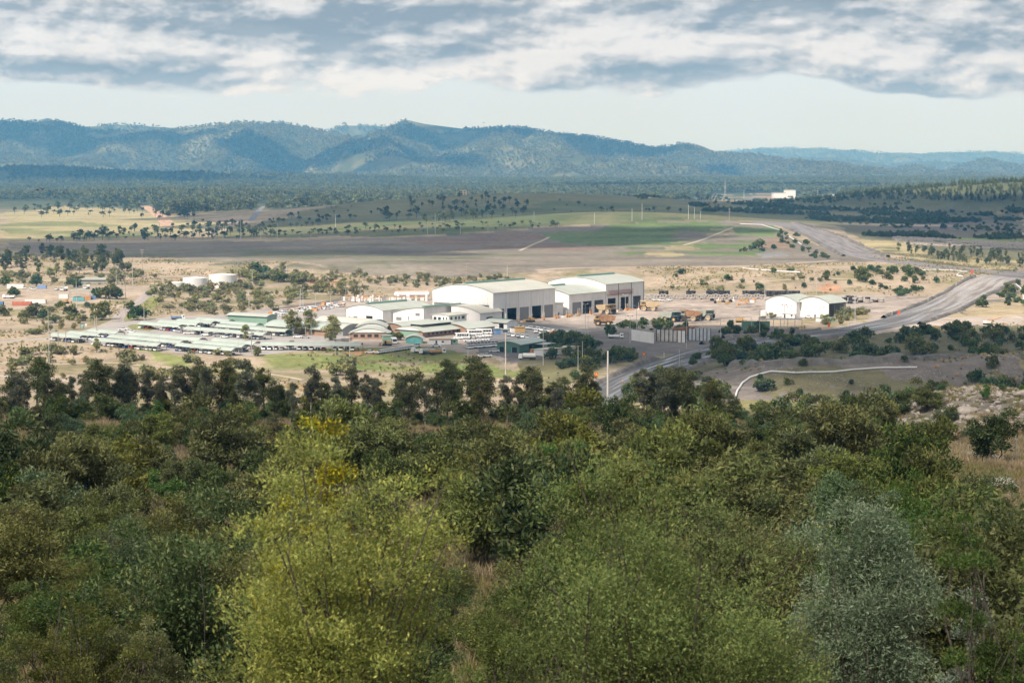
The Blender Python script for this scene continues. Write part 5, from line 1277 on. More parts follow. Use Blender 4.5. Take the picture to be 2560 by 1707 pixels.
def small_truck(label, px, py, head, tank=None, tray=M_paint, name='service_truck'):
    p = G(px, py, 560); e = tag(empty(name, p, head), label, 'truck')
    MB().box(-4, 3.8, -0.5, 0.5, 0.6, 0.95).build('chassis', M_dark, e)
    MB().prism([(2.2, 0.7), (4.0, 0.7), (4.05, 1.6), (3.8, 2.7), (2.2, 2.75)], -1.2, 1.2).build('cab', M_paint, e)
    MB().box(3.9, 4.08, -1.0, 1.0, 1.65, 2.45).box(2.7, 3.6, -1.25, -1.203, 1.65, 2.4).build('window', M_glass, e)
    if tank: MB().cyl((-4, 0, 2.0), (1.9, 0, 2.0), 1.1, n=14).build('tank', tank, e)
    else: MB().box(-4, 1.9, -1.2, 1.2, 1.0, 1.9).box(-4, -3.8, -1.2, 1.2, 1.9, 2.6).build('tray', tray, e)
    for x in (3.0, -1.8, -3.1):
        for y in (-1.0, 1.0): MB().cyl((x, y - 0.18, 0.5), (x, y + 0.18, 0.5), 0.5, n=12).build('wheel', M_black, e)
small_truck('white tanker truck in front of the green shed', 1318, 899, math.radians(172), M_paint)
small_truck('white truck with tank on the yard edge above the green bank', 1069, 886, math.radians(170), M_grey)
small_truck('white tray truck nose to nose with the tanker above the green bank', 1094, 885, math.radians(10), None, M_orange)
small_truck('white service truck behind the yard-edge tanker', 1048, 883, math.radians(165))
small_truck('white truck in the left yard beside the small tree', 22, 746, math.radians(175))
small_truck('white prime mover in front of the large scrub in the left yard', 160, 727, math.radians(-100))
small_truck('white prime mover behind the scrub of the left yard', 216, 722, math.radians(-95))
small_truck('pale truck near the wash bay steam', 1540, 846, math.radians(-10))
small_truck('white and blue truck on the access road by the top carports', 445, 799, math.radians(20), None, M_blue)
small_truck('white truck with long red tray in the fire station doorway', 1254, 818, math.radians(-120), None, M_red, 'fire_truck')
def digger(label, px, py, head, crane=False):
    p = G(px, py, 560); e = tag(empty('crane' if crane else 'loader', p, head), label, 'crane' if crane else 'loader')
    t = MB(); t.prism([(-2.2, 0.1), (2.2, 0.1), (2.5, 0.6), (2.1, 1.0), (-2.1, 1.0), (-2.5, 0.6)], -1.5, -0.9); t.prism([(-2.2, 0.1), (2.2, 0.1), (2.5, 0.6), (2.1, 1.0), (-2.1, 1.0), (-2.5, 0.6)], 0.9, 1.5); t.build('track', M_dark, e)
    MB().box(-2.4, 1.2, -1.4, 1.4, 1.05, 2.3).build('body', M_paint if crane else M_yel, e); MB().box(0.2, 1.8, 0.2, 1.4, 1.06, 3.0).build('cab', M_orange if crane else M_yel, e); MB().box(1.803, 1.85, 0.35, 1.25, 1.8, 2.8).build('window', M_glass, e)
    a = MB()
    if crane: a.cyl((0, -0.5, 2.2), (9.0, -0.5, 4.2), 0.35, 0.25, 6)
    else: a.cyl((1.2, -0.4, 1.6), (3.4, -0.4, 1.3), 0.2, n=6); a.cyl((1.2, 0.4, 1.6), (3.4, 0.4, 1.3), 0.2, n=6); a.prism([(3.2, 0.3), (4.3, 0.2), (3.9, 1.6), (3.2, 1.5)], -1.4, 1.4)
    a.build('boom' if crane else 'bucket', M_orange if crane else M_yel, e)
digger('orange and white crawler crane on the pale gravel at the right', 2470, 812, math.radians(20), True)
digger('yellow loader behind the shrubs below the haul road', 2338, 829, math.radians(160))
digger('rusty yellow loader right of the other one behind the shrubs', 2396, 832, math.radians(20))
digger('yellow loader behind the green screen wall', 1850, 806, math.radians(0))
digger('small yellow loader beside the coach', 968, 864, math.radians(180))
digger('orange loader at the containers of the left yard', 163, 759, math.radians(0))
digger('small yellow loader on the apron of the first workshop', 1326, 805, math.radians(200))
# tyres of the tyre wall and the tyre stacks
TY = {}
def tyre(p, r, flat, dusty, label, rz=0.0):
    key = (r, dusty)
    if key not in TY: TY[key] = tyre_mesh('tyre', r, r * 0.72, 0.55, M_dusty if dusty else M_black, 16)
    o = obj('mine_tyre', TY[key]); o.location = p; o.rotation_euler = (math.pi / 2 if flat else 0, 0, rz)
    return tag(o, label, 'tyre', 'tyres of the tyre yard')
for i in range(56):                                                     # standing dusty tyres in front, black stacks behind
    px = 1612 + i * 7.1; p = G(px, 748 + 1.2 * math.sin(i * 1.7), 560)
    if px < 1912: tyre(p + Vector((0, 0, 1.75)), 1.8, False, True, f'dusty mine tyre standing on edge, {nth(i)} from the left in the tyre wall', math.radians(rc.uniform(-14, 14)))
for j, (xa, xb) in enumerate(((1647, 1674), (1715, 1742), (1765, 1826), (1856, 2008))):
    n = int((xb - xa) / 12)
    for i in range(n):
        for k in range(3):
            p = G(xa + 6 + i * 12, 741, 560)
            tyre(p + Vector((rc.uniform(-.15, .15), 0, 0.7 + 1.32 * k)), 1.8, True, False, f'black mine tyre, {["bottom", "middle", "top"][k]} of {nth(i)} stack from left in {nth(j)} black block', 0)
for i in range(14):
    px = 2095 + (i % 9) * 14 + rc.uniform(-4, 4); py = 757 - (i // 9) * 9 + rc.uniform(-2, 2); nst = rc.choice([1, 2, 2, 3])
    for k in range(nst): tyre(G(px, py, 560) + Vector((0, 0, 0.7 + 1.32 * k)), 1.8, True, rc.random() < 0.6, f'flat mine tyre, {["lowest", "second", "third"][k]} in {nth(i)} loose stack right of the twin sheds')
for k in range(3): tyre(G(2128, 756, 560) + Vector((0, 0, 0.75 + 1.45 * k)), 2.0, True, False, f'large black tyre, {["bottom", "middle", "top"][k]} of the tallest stack behind the twin sheds')
# culvert rings along the vehicle yard
for i in range(13):
    px, py = [(1300 + i * 10.5, 810 + i * 1.0)] [0] if i < 5 else (1362 + (i - 5) * 11.5, 817 + (i - 5) * 1.9)
    m = MB()
    prof = [(1.35 * math.cos(a), 1.35 * math.sin(a)) for a in np.linspace(0, math.pi, 11)] + [(1.12 * math.cos(a), 1.12 * math.sin(a)) for a in np.linspace(math.pi, 0, 11)]
    m.prism(prof, -1.6, 1.6)
    p = G(px, py + 8, 560)
    tag(m.build('culvert_arch', M_conc, None, (p.x, p.y, p.z + 0.08), math.radians(18)), f'half-round concrete culvert, {nth(i)} from the left along the vehicle yard', 'culvert', 'culverts along the vehicle yard')
for i, (px, py) in enumerate(line(1384, 832, 1444, 838, 6)):
    p = G(px, py, 560)
    tag(MB().prism([(-0.35, 0), (0.35, 0), (0.12, 0.9), (-0.12, 0.9)], -2.2, 2.2, axis='y').box(-0.4, 0.4, -2.3, 2.3, -0.05, 0.1).build('road_barrier', mat('salmon_barrier', (0.66, 0.28, 0.19), 0.7), None, (p.x, p.y, p.z + 0.08), math.radians(100)),
        f'salmon coloured road barrier, {nth(i)} from the left in front of the culverts', 'barrier', 'barriers in front of the culverts')
# bollards before the workshop doors, with orange machine parts
def bollard(p, label):
    e = tag(empty('door_bollard', p), label, 'bollard', 'bollards before the workshop doors')
    MB().cyl((0, 0, -0.1), (0, 0, 2.2), 0.40, n=8).build('sleeve', M_orange, e); MB().cyl((0, 0, 2.203), (0, 0, 4.6), 0.17, n=8).build('pole', M_conc, e)
k = 0
for (o, L, pos, w) in ((o1, 59, [11.8 * i - 0.6 for i in range(1, 6)], 'nearest workshop'), (o2, 38, [1.0, 13.4, 25, 37], 'lower middle workshop'), (o3, 42, [13.5, 27.5, 40], 'far tall workshop')):
    for i, u in enumerate(pos):
        for s in (0, 1): bollard(o + UD * (u + s * 1.9) - VD * (6.0 + 3 * (w == 'nearest workshop')), f'orange and pale bollard, {nth(2 * i + s)} from the left before the {w}')
rp = random.Random(9); rk = list(range(26))
for i in range(26):
    o = (o1 + UD * (52 + 1.7 * i) - VD * rp.uniform(5, 10)) if i < 14 else (o3 + UD * (3.4 * (i - 14) + rp.uniform(0, 2)) - VD * rp.uniform(3, 6))
    mm = rp.choice([M_yel, M_orange, M_orange, M_green, M_grey, M_paint]); a, b, c = rp.uniform(0.8, 2.4), rp.uniform(0.6, 1.4), rp.uniform(0.5, 1.5)
    e = MB().box(-a / 2, a / 2, -b / 2, b / 2, 0, c); e.box(-a / 2 + 0.1, a / 2 - 0.1, -b / 2 + 0.1, b / 2 - 0.1, c, c + 0.25); e.cyl((-a / 2, 0, 0.3), (-a / 2 - 0.5, 0, 0.3), 0.2, n=6)
    nmc = {M_yel: 'yellow', M_orange: 'orange', M_green: 'green', M_grey: 'grey', M_paint: 'white'}[mm]
    tag(e.build('machine_part', mm, None, o, rp.uniform(0, 3)), f'{nmc} machine part on the workshop apron, {nth(rk[i])} from the left of these', 'machine part', 'machine parts before the workshops')
for i in range(16):
    p = G(1780 + i * 7 + rp.uniform(-3, 3), 757 + rp.uniform(-6, 6), 560); mm = rp.choice([M_yel, M_orange, M_paint, M_dark])
    e = MB().box(-1.2, 1.2, -0.7, 0.7, 0, rp.uniform(0.8, 2)); e.cyl((0, 0, 0), (0, 0, rp.uniform(1.5, 3)), 0.2, n=6)
    tag(e.build('machine_part', mm, None, p, rp.uniform(0, 3)), f'machine part on open gravel before the tyre wall, {nth(i)} from the left', 'machine part', 'machine parts on the open gravel')

# ------------------------------------------------------------------ poles, lights, signs, pipes
POLES = [  # px, y top, y foot, type (p plain, c crossarm, l double light, s street light), radius
    (291, 658, 717, 'p', .2), (332, 656, 717, 'p', .2), (314, 684, 748, 'c', .2), (356, 623, 679, 'c', .22), (366, 665, 679, 'p', .18), (407, 673, 720, 'l', .18), (502, 675, 692, 'l', .18), (631, 675, 704, 'l', .18),
    (192, 702, 775, 'p', .2), (159, 697, 728, 'l', .16), (124, 771, 951, 'p', .15), (242, 790, 842, 'p', .3), (237, 793, 818, 's', .15), (308, 788, 823, 'p', .13), (315, 763, 807, 'c', .16), (360.5, 760, 807, 's', .16),
    (370, 779, 804, 'p', .12), (275, 760, 799, 'p', .12), (460, 770, 796, 's', .14), (548, 767, 794, 's', .14), (623, 725, 803, 'p', .22), (343, 804, 829, 's', .12), (501, 796, 845, 'p', .14), (399, 834, 875, 'p', .12),
    (629, 823, 886, 'p', .25), (596, 845, 883, 'p', .10), (135, 805, 831, 's', .12), (716, 662, 687, 'p', .2), (782, 671, 690, 'p', .2), (746, 671, 690, 'p', .2), (752, 721, 774, 'p', .2), (758, 730, 790, 'p', .2), (749, 736, 774, 'l', .15),
    (789, 733, 774, 'l', .15), (827, 730, 766, 'l', .15), (835, 714, 729, 'l', .15), (865, 717, 755, 'l', .16), (901, 722, 748, 'l', .15), (938, 720, 739, 'l', .15), (1035, 661, 698, 'c', .2), (1037, 698, 717, 'l', .15), (1007, 707, 722, 'l', .15),
    (1100, 701, 717, 'l', .15), (1123, 695, 712, 'l', .15), (1166, 658, 700, 'c', .2), (874, 828, 902, 'p', .16), (1170, 842, 902, 'p', .16), (778, 811, 845, 's', .14), (732, 812, 839, 'p', .12), (764, 816, 845, 'p', .12),
    (1264, 829, 956, 'p', .30), (1358, 816, 913, 'p', .18), (1445, 864, 933, 'p', .14), (1456, 852, 923, 'p', .14), (1463, 760, 836, 'l', .14), (1470, 788, 836, 'p', .12), (1575, 790, 857, 'l', .14), (1591, 765, 849, 'l', .15),
    (1563, 737, 808, 'l', .15), (1268, 664, 696, 'p', .2), (1658, 701, 722, 'l', .15), (1786, 702, 727, 'l', .15), (1911, 702, 776, 'l', .17), (1914, 724, 776, 'p', .15), (2041, 704, 738, 'l', .17), (1801, 792, 855, 'p', .15), (1716, 795, 871, 'p', .15),
    (1698, 874, 928, 'p', .14), (1899, 768, 841, 'p', .15), (1960, 762, 833, 'l', .15), (1879, 792, 825, 'p', .12), (1756, 800, 825, 'l', .12), (2138, 742, 806, 'p', .17), (2135, 738, 809, 'l', .13), (2050, 760, 806, 'p', .13), (2110, 760, 800, 'p', .12),
    (399, 556, 600, 'p', .35), (537, 565, 600, 'p', .3), (602, 548, 600, 'p', .35), (694, 559, 595, 'p', .3), (777, 567, 592, 'p', .3), (839, 537, 578, 'p', .35), (1088, 532, 586, 'p', .35), (1220, 536, 578, 'c', .35), (1069, 557, 586, 'p', .3),
    (1151, 562, 584, 'p', .3), (652, 573, 600, 'p', .3), (1335, 528, 569, 'p', .35), (1486, 533, 561, 'p', .35), (1580, 522, 553, 'p', .35), (1605, 509, 550, 'p', .35), (1721, 512, 548, 'p', .35), (1736, 518, 548, 'p', .3), (1823, 520, 553, 'c', .35), (1396, 555, 569, 'p', .3), (1751, 529, 548, 'p', .3)]
TYN = {'p': ('utility_pole', 'plain grey pole'), 'c': ('power_pole', 'wooden power pole with crossarms'), 'l': ('floodlight_pole', 'tall floodlight pole'), 's': ('street_light', 'curved-arm street light')}
def where(px, py):
    """a place one can find in the photograph"""
    Z = [(0, 640, 380, 790, 'by the left yard'), (380, 640, 700, 780, 'on the tank hill slope'), (0, 790, 700, 905, 'in the car park'), (0, 890, 1330, 1000, 'on dry grass below the car park'), (700, 640, 1080, 775, 'near the gas plant'),
         (1080, 640, 1400, 720, 'behind the first workshop'), (1080, 800, 1500, 905, 'in the light vehicle yard'), (700, 770, 1080, 860, 'among the offices'), (700, 860, 1340, 960, 'on the grass bank'), (1400, 640, 2100, 745, 'by the tyre wall'), (1400, 745, 1860, 880, 'near the wash bays'),
         (1400, 850, 1700, 1060, 'beside the near haul road'), (1860, 745, 2300, 850, 'near the twin sheds'), (2100, 640, 2560, 830, 'at the road junction'), (1700, 830, 2560, 915, 'in scrub below the haul road'), (1640, 900, 2560, 1010, 'on the spoil bank'), (1640, 1000, 2560, 1080, 'on the flat below the spoil bank'),
         (0, 500, 560, 620, 'by the left meadow'), (560, 480, 1000, 600, 'on the left flank of the hill'), (1000, 470, 1420, 600, 'on the timbered hill'), (1420, 470, 2000, 600, 'on the right flank of the hill'), (2000, 480, 2560, 640, 'beyond the upper haul road'), (0, 590, 2000, 700, 'along the ploughed field')]
    for a, b, c, d, s in Z:
        if a <= px < c and b <= py < d: return s
    return 'on the far plain' if py < 500 else 'on the near slope'
def ranked(items, fmt):
    """give each (px, py, obj) a label that counts it from the left within its place"""
    by = {}
    for px, py, o in items: by.setdefault((fmt(o), where(px, py)), []).append((px, o))
    for (kind, wh), lst in by.items():
        lst.sort(key=lambda q: q[0])
        for i, (px, o) in enumerate(lst):
            o['label'] = f'{kind} {wh}' if len(lst) == 1 else f'{kind} {wh}, {nth(i)} from the left of these'
pl = []
for px, yt, yf, ty, r in POLES:
    p = G(px, yf, 560); hgt = (yf - yt) / ppm(p)
    nm, lb = TYN[ty]; e = tag(empty(nm, p), None, 'pole' if ty != 's' and ty != 'l' else 'light', 'poles across the site'); e['kindtext'] = lb
    mm = M_wood if ty == 'c' or px in (242, 629) else (M_conc if px == 1264 else M_galv)
    MB().cyl((0, 0, -1), (0, 0, hgt), r, r * 0.65, 8).build('pole', mm, e)
    if ty == 'c':
        for z in (hgt - 0.6, hgt - 2.6): MB().box(-1.7, 1.7, -0.1, 0.1, z - 0.12, z + 0.12).build('crossarm', mm, e)
    if ty == 'l':
        MB().box(-1.3, 1.3, -0.06, 0.06, hgt - 0.05, hgt + 0.07).build('crossarm', M_galv, e)
        for s in (-1.2, 1.2): MB().box(s - 0.45, s + 0.45, -0.35, 0.25, hgt + 0.05, hgt + 0.42).build('lamp_head', M_galv, e)
    if ty == 's':
        MB().tube([(0, 0, hgt), (-0.7, 0, hgt + 0.5), (-1.7, 0, hgt + 0.6)], 0.09, 6).build('arm', M_galv, e); MB().box(-2.4, -1.6, -0.15, 0.15, hgt + 0.5, hgt + 0.68).build('lamp_head', M_galv, e)
    pl.append((px, yf, e))
e = tag(empty('power_pole', G(1519, 1030, 560)), 'thick pale concrete pole standing alone beside the near haul road', 'pole')
MB().cyl((0, 0, -1), (0, 0, 22.5), 0.42, 0.3, 10).build('pole', M_conc, e); MB().box(-1.4, -0.3, -0.05, 0.05, 18.5, 18.7).build('bracket', M_dark, e)
ranked(pl, lambda o: o['kindtext'])
for _, _, e in pl: del e['kindtext']
# three-pole structure on the left
hs = [G(x, y, 560) for x, y in ((127, 880), (146, 880), (166, 879))]
e = tag(empty('pole_structure', hs[1], math.atan2(hs[2].y - hs[0].y, hs[2].x - hs[0].x)), 'three timber poles joined by a crossarm on the dry grass left', 'pole')
for p in hs: d = (p - hs[1]); MB().cyl((d.length * (1 if d.x > 0 else -1), 0, -1), (d.length * (1 if d.x > 0 else -1), 0, 11.5), 0.22, 0.17, 8).build('pole', M_wood, e)
MB().box(-5.5, 5.5, -0.12, 0.12, 9.6, 9.9).build('crossarm', M_conc, e)
def sign(label, px, py, w, h, m_, post=1.6, t=0.1, name='road_sign', white=None):
    p = G(px, py, 560); e = tag(empty(name, p, t), label, 'sign')
    for x in (-w * 0.35, w * 0.35): MB().box(x - 0.06, x + 0.06, 0.05, 0.13, -0.3, post + h).build('post', M_galv, e)
    MB().box(-w / 2, w / 2, -0.03, 0.03, post, post + h).build('panel', m_, e)
    if white == 'diamond': MB().add([(0, -0.045, post + h * 0.85), (w * 0.32, -0.045, post + h * 0.5), (0, -0.045, post + h * 0.15), (-w * 0.32, -0.045, post + h * 0.5)], [(0, 3, 2, 1)]).build('symbol', mat('sign_yellow', (0.85, 0.50, 0.05), 0.5), e)
    if white == 'lines':
        for k in range(3): MB().box(-w * 0.36, w * (0.15 + 0.1 * k), -0.045, -0.033, post + h * (0.2 + 0.26 * k), post + h * (0.3 + 0.26 * k)).build('lettering', M_white, e)
    if white == 'plate': MB().box(-w / 2, w / 2, -0.03, 0.03, post - h * 0.55, post - 0.03).build('lower_panel', M_white, e)
sign('orange warning sign with yellow diamond over a white plate beside the haul road bend', 1610, 895, 1.4, 1.5, M_sign_or, 1.2, white='diamond')
sign('orange warning sign with yellow diamond low beside the dirt ramp', 1491, 946, 1.4, 1.8, M_sign_or, 0.7, white='diamond')
sign('orange sign in the grass below the right twin shed', 2072, 820, 1.3, 1.8, M_sign_or, 0.6)
sign('orange sign on the gravel rise at the junction', 2247, 788, 1.6, 2.2, M_sign_or, 0.5)
sign('small orange sign on top of the road cutting at the right', 2430, 686, 2.0, 3.0, M_sign_or, 0.6)
sign('green direction sign with white lettering beside the access road', 206, 824, 7.0 / 4, 2.4 * 1.2, M_vent, 0.5, white='lines')
bpy.data.objects['road_sign.005'].scale = (1.15, 1, 1)
sign('small white back of a sign right of the green direction sign', 215, 822, 1.0, 1.4, M_white, 1.6)
for i, (px, py) in enumerate([(1996, 823), (2004, 820), (2011, 818)]):
    p = G(px, py + 6, 560); tag(MB().cyl((0, 0, -0.2), (0, 0, 2.4), 0.5, n=10).cyl((0, 0, 2.4), (0, 0, 2.6), 0.5, 0.2, n=10).build('yellow_bollard', M_yel, None, p), f'yellow bollard post beside the haul road, {nth(i)} from the left of three', 'bollard', 'yellow bollards')
def pipe(label, pts, r, lift=0.5, name='pipeline'):
    P = PX(*pts); Q = []
    for a, b in zip(P[:-1], P[1:]):
        n = max(2, int((b - a).length / 4))
        for i in range(n):
            q = a.lerp(b, i / n); Q.append(Vector((q.x, q.y, float(H(q.x, q.y)) + lift)))
    Q.append(Vector((P[-1].x, P[-1].y, P[-1].z + lift)))
    m = MB()
    for a, b in zip(Q[:-1], Q[1:]): m.cyl(a, b, r, r, 8, caps=False)
    return tag(m.build(name, M_white, None, smooth=True), label, 'pipe')
pipe('long white pipeline curving down the spoil bank', [(1836, 1002), (1843, 980), (1856, 960), (1875, 946), (1900, 938), (1928, 931)], 0.42)
pipe('long white pipeline running along the top of the spoil bank', [(1928, 931), (1990, 935), (2060, 933), (2130, 927), (2210, 922), (2292, 921)], 0.38)
pipe('thin white pipe along the cutting above the shrubs at the right', [(2272, 679), (2330, 676), (2400, 679), (2420, 681), (2398, 684), (2392, 690), (2408, 693)], 0.5)
pipe('white pipe curving at the right picture edge', [(2540, 712), (2552, 722), (2558, 738), (2559, 752)], 0.45)
pipe('thin pale pipe along the crest of the green hump', [(1850, 561), (1905, 563), (1950, 577), (1985, 600), (2005, 613)], 0.55)
pipe('thin pale pipe on the far batter above the tyre wall', [(1856, 672), (1900, 676), (1950, 680), (2000, 682)], 0.5)
pipe('short pale pipe lying on the spoil slope far right', [(2478, 888), (2486, 881), (2494, 877)], 0.45)
# guide posts along the haul road
gpn = 0
for a, b in zip([(1660, 895), (1790, 870), (1960, 845), (2120, 818), (2230, 790), (2320, 755), (2390, 716)], range(7)):
    p = G(a[0], a[1], 560); tag(MB().cyl((0, 0, -0.2), (0, 0, 2.6), 0.12, n=6).cyl((0, 0, 2.6), (0, 0, 2.8), 0.12, 0.03, n=6).build('guide_post', M_white, None, p), f'white guide post on the far edge of the haul road, {nth(b)} from the left', 'post', 'guide posts')
# far buildings
def block(name, label, cat, px, d, boxes, mats_):
    o = base_at(px, d, None); e = tag(empty(name, o), label, cat)
    for i, (x0, x1, y0, y1, z0, z1, part) in enumerate(boxes): MB().box(x0, x1, y0, y1, z0, z1).build(part, mats_.get(part, M_white), e)
    return e
MW = {'wall': M_white, 'roof': M_roof, 'window': M_glass}
block('processing_plant', 'large white stepped processing building on the far plain, right', 'building', 1932, 5200, [(0, 34, 0, 40, 0, 14, 'wall'), (34.2, 62, 0, 40, 0, 22, 'wall'), (-1, 35, -1, 41, 14.2, 15, 'roof'), (33.4, 63, -1, 41, 22.2, 23, 'roof'), (40, 56, -0.4, -0.1, 3, 6, 'window')], MW)
block('processing_plant', 'lower white processing building right of the stepped one', 'building', 2043, 5000, [(0, 25, 0, 30, 0, 9, 'wall'), (25.2, 56, 0, 30, 0, 11, 'wall'), (-1, 26, -1, 31, 9.2, 10, 'roof'), (26.5, 57, -1, 31, 11.2, 12, 'roof'), (5, 12, -0.4, -0.1, 2, 5, 'window')], {**MW, 'roof': M_grey})
block('farm_building', 'small white tower building on the hill crest near the far trees', 'building', 1609, 3900, [(0, 15, 0, 10, 0, 7, 'wall'), (5, 15, 0, 10, 7.1, 12, 'wall'), (4.5, 15.5, -0.5, 10.5, 12.1, 12.6, 'roof')], MW)
block('farm_building', 'cream two-storey house on the crest of the timbered hill', 'house', 1150, 3420, [(0, 13, 0, 9, 0, 9, 'wall'), (-0.5, 13.5, -0.5, 9.5, 9.1, 9.8, 'roof'), (2, 4, -0.2, -0.05, 5.5, 7.5, 'window'), (8, 10, -0.2, -0.05, 5.5, 7.5, 'window'), (2, 4, -0.2, -0.05, 1.5, 3.5, 'window'), (8, 10, -0.2, -0.05, 1.5, 3.5, 'window')], {**MW, 'wall': mat('cream_wall', (0.62, 0.50, 0.30), 0.7)})
block('quarry_building', 'white shed on the bare quarry hill left of centre', 'building', 680, 7900, [(0, 40, 0, 20, 0, 9, 'wall'), (-1, 41, -1, 21, 9.2, 10.5, 'roof')], MW)
for i, (px, d, h) in enumerate([(606, 7800, 36), (576, 7800, 22), (1811, 5300, 50), (1858, 5100, 24), (1413, 8200, 24), (1570, 7600, 30), (2042, 5000, 22)]):
    p = base_at(px, d, None); e = tag(empty('lattice_tower', p), ['tall white mast on the quarry hill', 'short mast left of the tall quarry mast', 'tallest lattice tower on the far plain', 'slim mast right of the lattice tower', 'lattice pylon in front of the hills, left of centre gap', 'lattice pylon in front of the hills near the white tower building', 'thin mast between the two white processing buildings'][i], 'tower')
    m = MB(); b = h * 0.05
    for sx_ in (-1, 1):
        for sy_ in (-1, 1): m.cyl((sx_ * b, sy_ * b, -1), (sx_ * 0.3, sy_ * 0.3, h), 0.28, 0.2, 4)
    m.build('leg_frame', M_galv, e); m = MB()
    for k in range(5): z = h * (0.15 + 0.16 * k); w = b * (1 - z / h) + 0.3; m.box(-w, w, -w, w, z, z + 0.4)
    m.build('bracing', M_galv, e)
# birds over the plain
def bird(label, px, py, d, span, rot):
    p = Vector(((px - CXP) / F * d, d, CAMZ + (YH - py) / F * d)); m = MB()
    m.prism([(-0.22, 0), (-0.1, 0.05), (0.12, 0.05), (0.22, 0.0), (0.1, -0.05), (-0.12, -0.05)], -0.04, 0.04)
    for s in (-1, 1): m.add([(0.1, 0, 0.02), (-0.08, 0, 0.02), (-0.12, s * span * 0.5, 0.25), (0.0, s * span * 0.5, 0.28), (0.1, 0, 0.0), (-0.08, 0, 0.0)], [(0, 1, 2, 3), (4, 3, 2, 5)])
    return tag(m.build('flying_bird', M_black, None, p, rot), label, 'bird', 'birds in flight')
bird('black bird in flight low above the left woodland', 110, 473, 230, 1.0, 1.2); bird('smaller black bird left of the other low bird', 98, 476, 360, 0.9, 0.6)
bird('bird in flight against the sky above the central ridge', 1210, 309, 560, 0.9, 0.9); bird('tiny bird high against the clouds', 1373, 206, 900, 0.9, 0.5)

# ------------------------------------------------------------------ plants: source shapes
WD = [(0.040, 0.062, 0.021), (0.062, 0.086, 0.031), (0.080, 0.100, 0.038)]                     # dark wattle
OL = [(0.100, 0.110, 0.040), (0.082, 0.094, 0.034), (0.124, 0.128, 0.050)]                     # olive wattle
GB = [(0.080, 0.118, 0.058), (0.066, 0.100, 0.048), (0.100, 0.136, 0.072)]                     # grey-green
BG = [(0.062, 0.118, 0.036), (0.050, 0.096, 0.030), (0.088, 0.138, 0.044)]                     # fresh green
BR = [(0.098, 0.082, 0.048), (0.080, 0.070, 0.040), (0.088, 0.094, 0.042)]                     # thin, brownish
GU = [(0.046, 0.062, 0.026), (0.060, 0.076, 0.032), (0.078, 0.086, 0.040)]                     # gum
GG = [(0.092, 0.104, 0.078), (0.072, 0.084, 0.060), (0.112, 0.122, 0.092)]                     # grey gum
YG = [(0.195, 0.215, 0.048), (0.150, 0.182, 0.044), (0.240, 0.240, 0.056)]                     # yellow-green hero
TIPY, TIPR = (0.150, 0.155, 0.058), (0.165, 0.115, 0.050)
KINDS = {  # text, category, variants by level of detail
    'wattle_shrub': ('dark wattle shrub', 'shrub', WD, TIPY, 0.16, {}), 'olive_shrub': ('olive wattle shrub', 'shrub', OL, TIPY, 0.24, {}), 'saltbush': ('grey-green round bush', 'bush', GB, (0.13, 0.165, 0.09), 0.1, dict(shell=0.45, rr=0.30)),
    'green_shrub': ('fresh green shrub', 'shrub', BG, (0.16, 0.19, 0.05), 0.14, dict(rr=0.26)), 'thin_shrub': ('thin brownish shrub', 'shrub', BR, TIPR, 0.2, dict(shell=0.1, twigs=14))}
LOD = {}
for kk, (txt, cat, pal, tip, tf, ex) in KINDS.items():
    sd = sum(map(ord, kk))
    LOD[(kk, 0)] = [make_shrub(sd + i, 2.2, 3.6 + 0.3 * i, 85, 21000 if kk != 'thin_shrub' else 9000, (0.115, 0.040), pal, tip, tf, 5, **{**dict(rr=0.20, twigs=14, shell=0.25), **ex}) for i in range(3)]
    LOD[(kk, 1)] = [make_shrub(sd + 10 + i, 2.2, 3.5 + 0.35 * i, 52, 9500 if kk != 'thin_shrub' else 4000, (0.22, 0.085), pal, tip, tf, 4, **{**dict(rr=0.25, shell=0.3), **ex}) for i in range(3)]
LOD['gum'] = [make_gum(300 + i, 10, 1.65 + 0.25 * (i % 3), 30 + 4 * (i % 3), 7500, (0.27, 0.10), GU if i % 3 else GG, TIPR if i % 2 else TIPY, 0.22, lean=0.03, low=0.18 + 0.07 * (i % 4), rr=0.40, bark=M_bark if i % 3 else M_bark_pale) for i in range(6)]
LOD['scrub'] = [make_shrub(400 + i, 2.4, 3.4, 12, 620, (0.75, 0.46), [WD, WD, OL, GB][i % 4], [WD, OL, OL, GB][i % 4][2], 0.2, 3, rr=0.46, shell=0.5) for i in range(8)]
LOD['pale'] = [make_shrub(440 + i, 2.4, 3.4, 12, 520, (0.75, 0.44), [[(0.185, 0.180, 0.092), (0.215, 0.200, 0.110)], [(0.160, 0.165, 0.085), (0.190, 0.180, 0.098)], [(0.135, 0.155, 0.070), (0.165, 0.172, 0.082)]][i % 3], (0.25, 0.22, 0.12), 0.2, 3, rr=0.44, shell=0.4) for i in range(6)]
LOD['tall'] = [make_gum(460 + i, 9, 2.3, 16, 900, (0.80, 0.46), GU if i % 2 else [(0.105, 0.118, 0.055), (0.130, 0.135, 0.064)], TIPY, 0.15, lean=0.02, low=0.12, rr=0.5) for i in range(5)]
LOD['pad'] = [make_far_tree(480 + i, 11, 4.2, 7, 200, 1.6, [(0.052, 0.070, 0.032), (0.070, 0.085, 0.038), (0.092, 0.100, 0.048)]) for i in range(6)]
LOD['lawn'] = [make_gum(500 + i, 12, 3.2, 24, 2400, (0.62, 0.34), [(0.135, 0.145, 0.062), (0.165, 0.168, 0.075), (0.195, 0.185, 0.085)], (0.26, 0.23, 0.09), 0.3, lean=0.01, low=0.05, rr=0.46) for i in range(3)]
VEG = []                                                                # (px, py of foot, root, text)
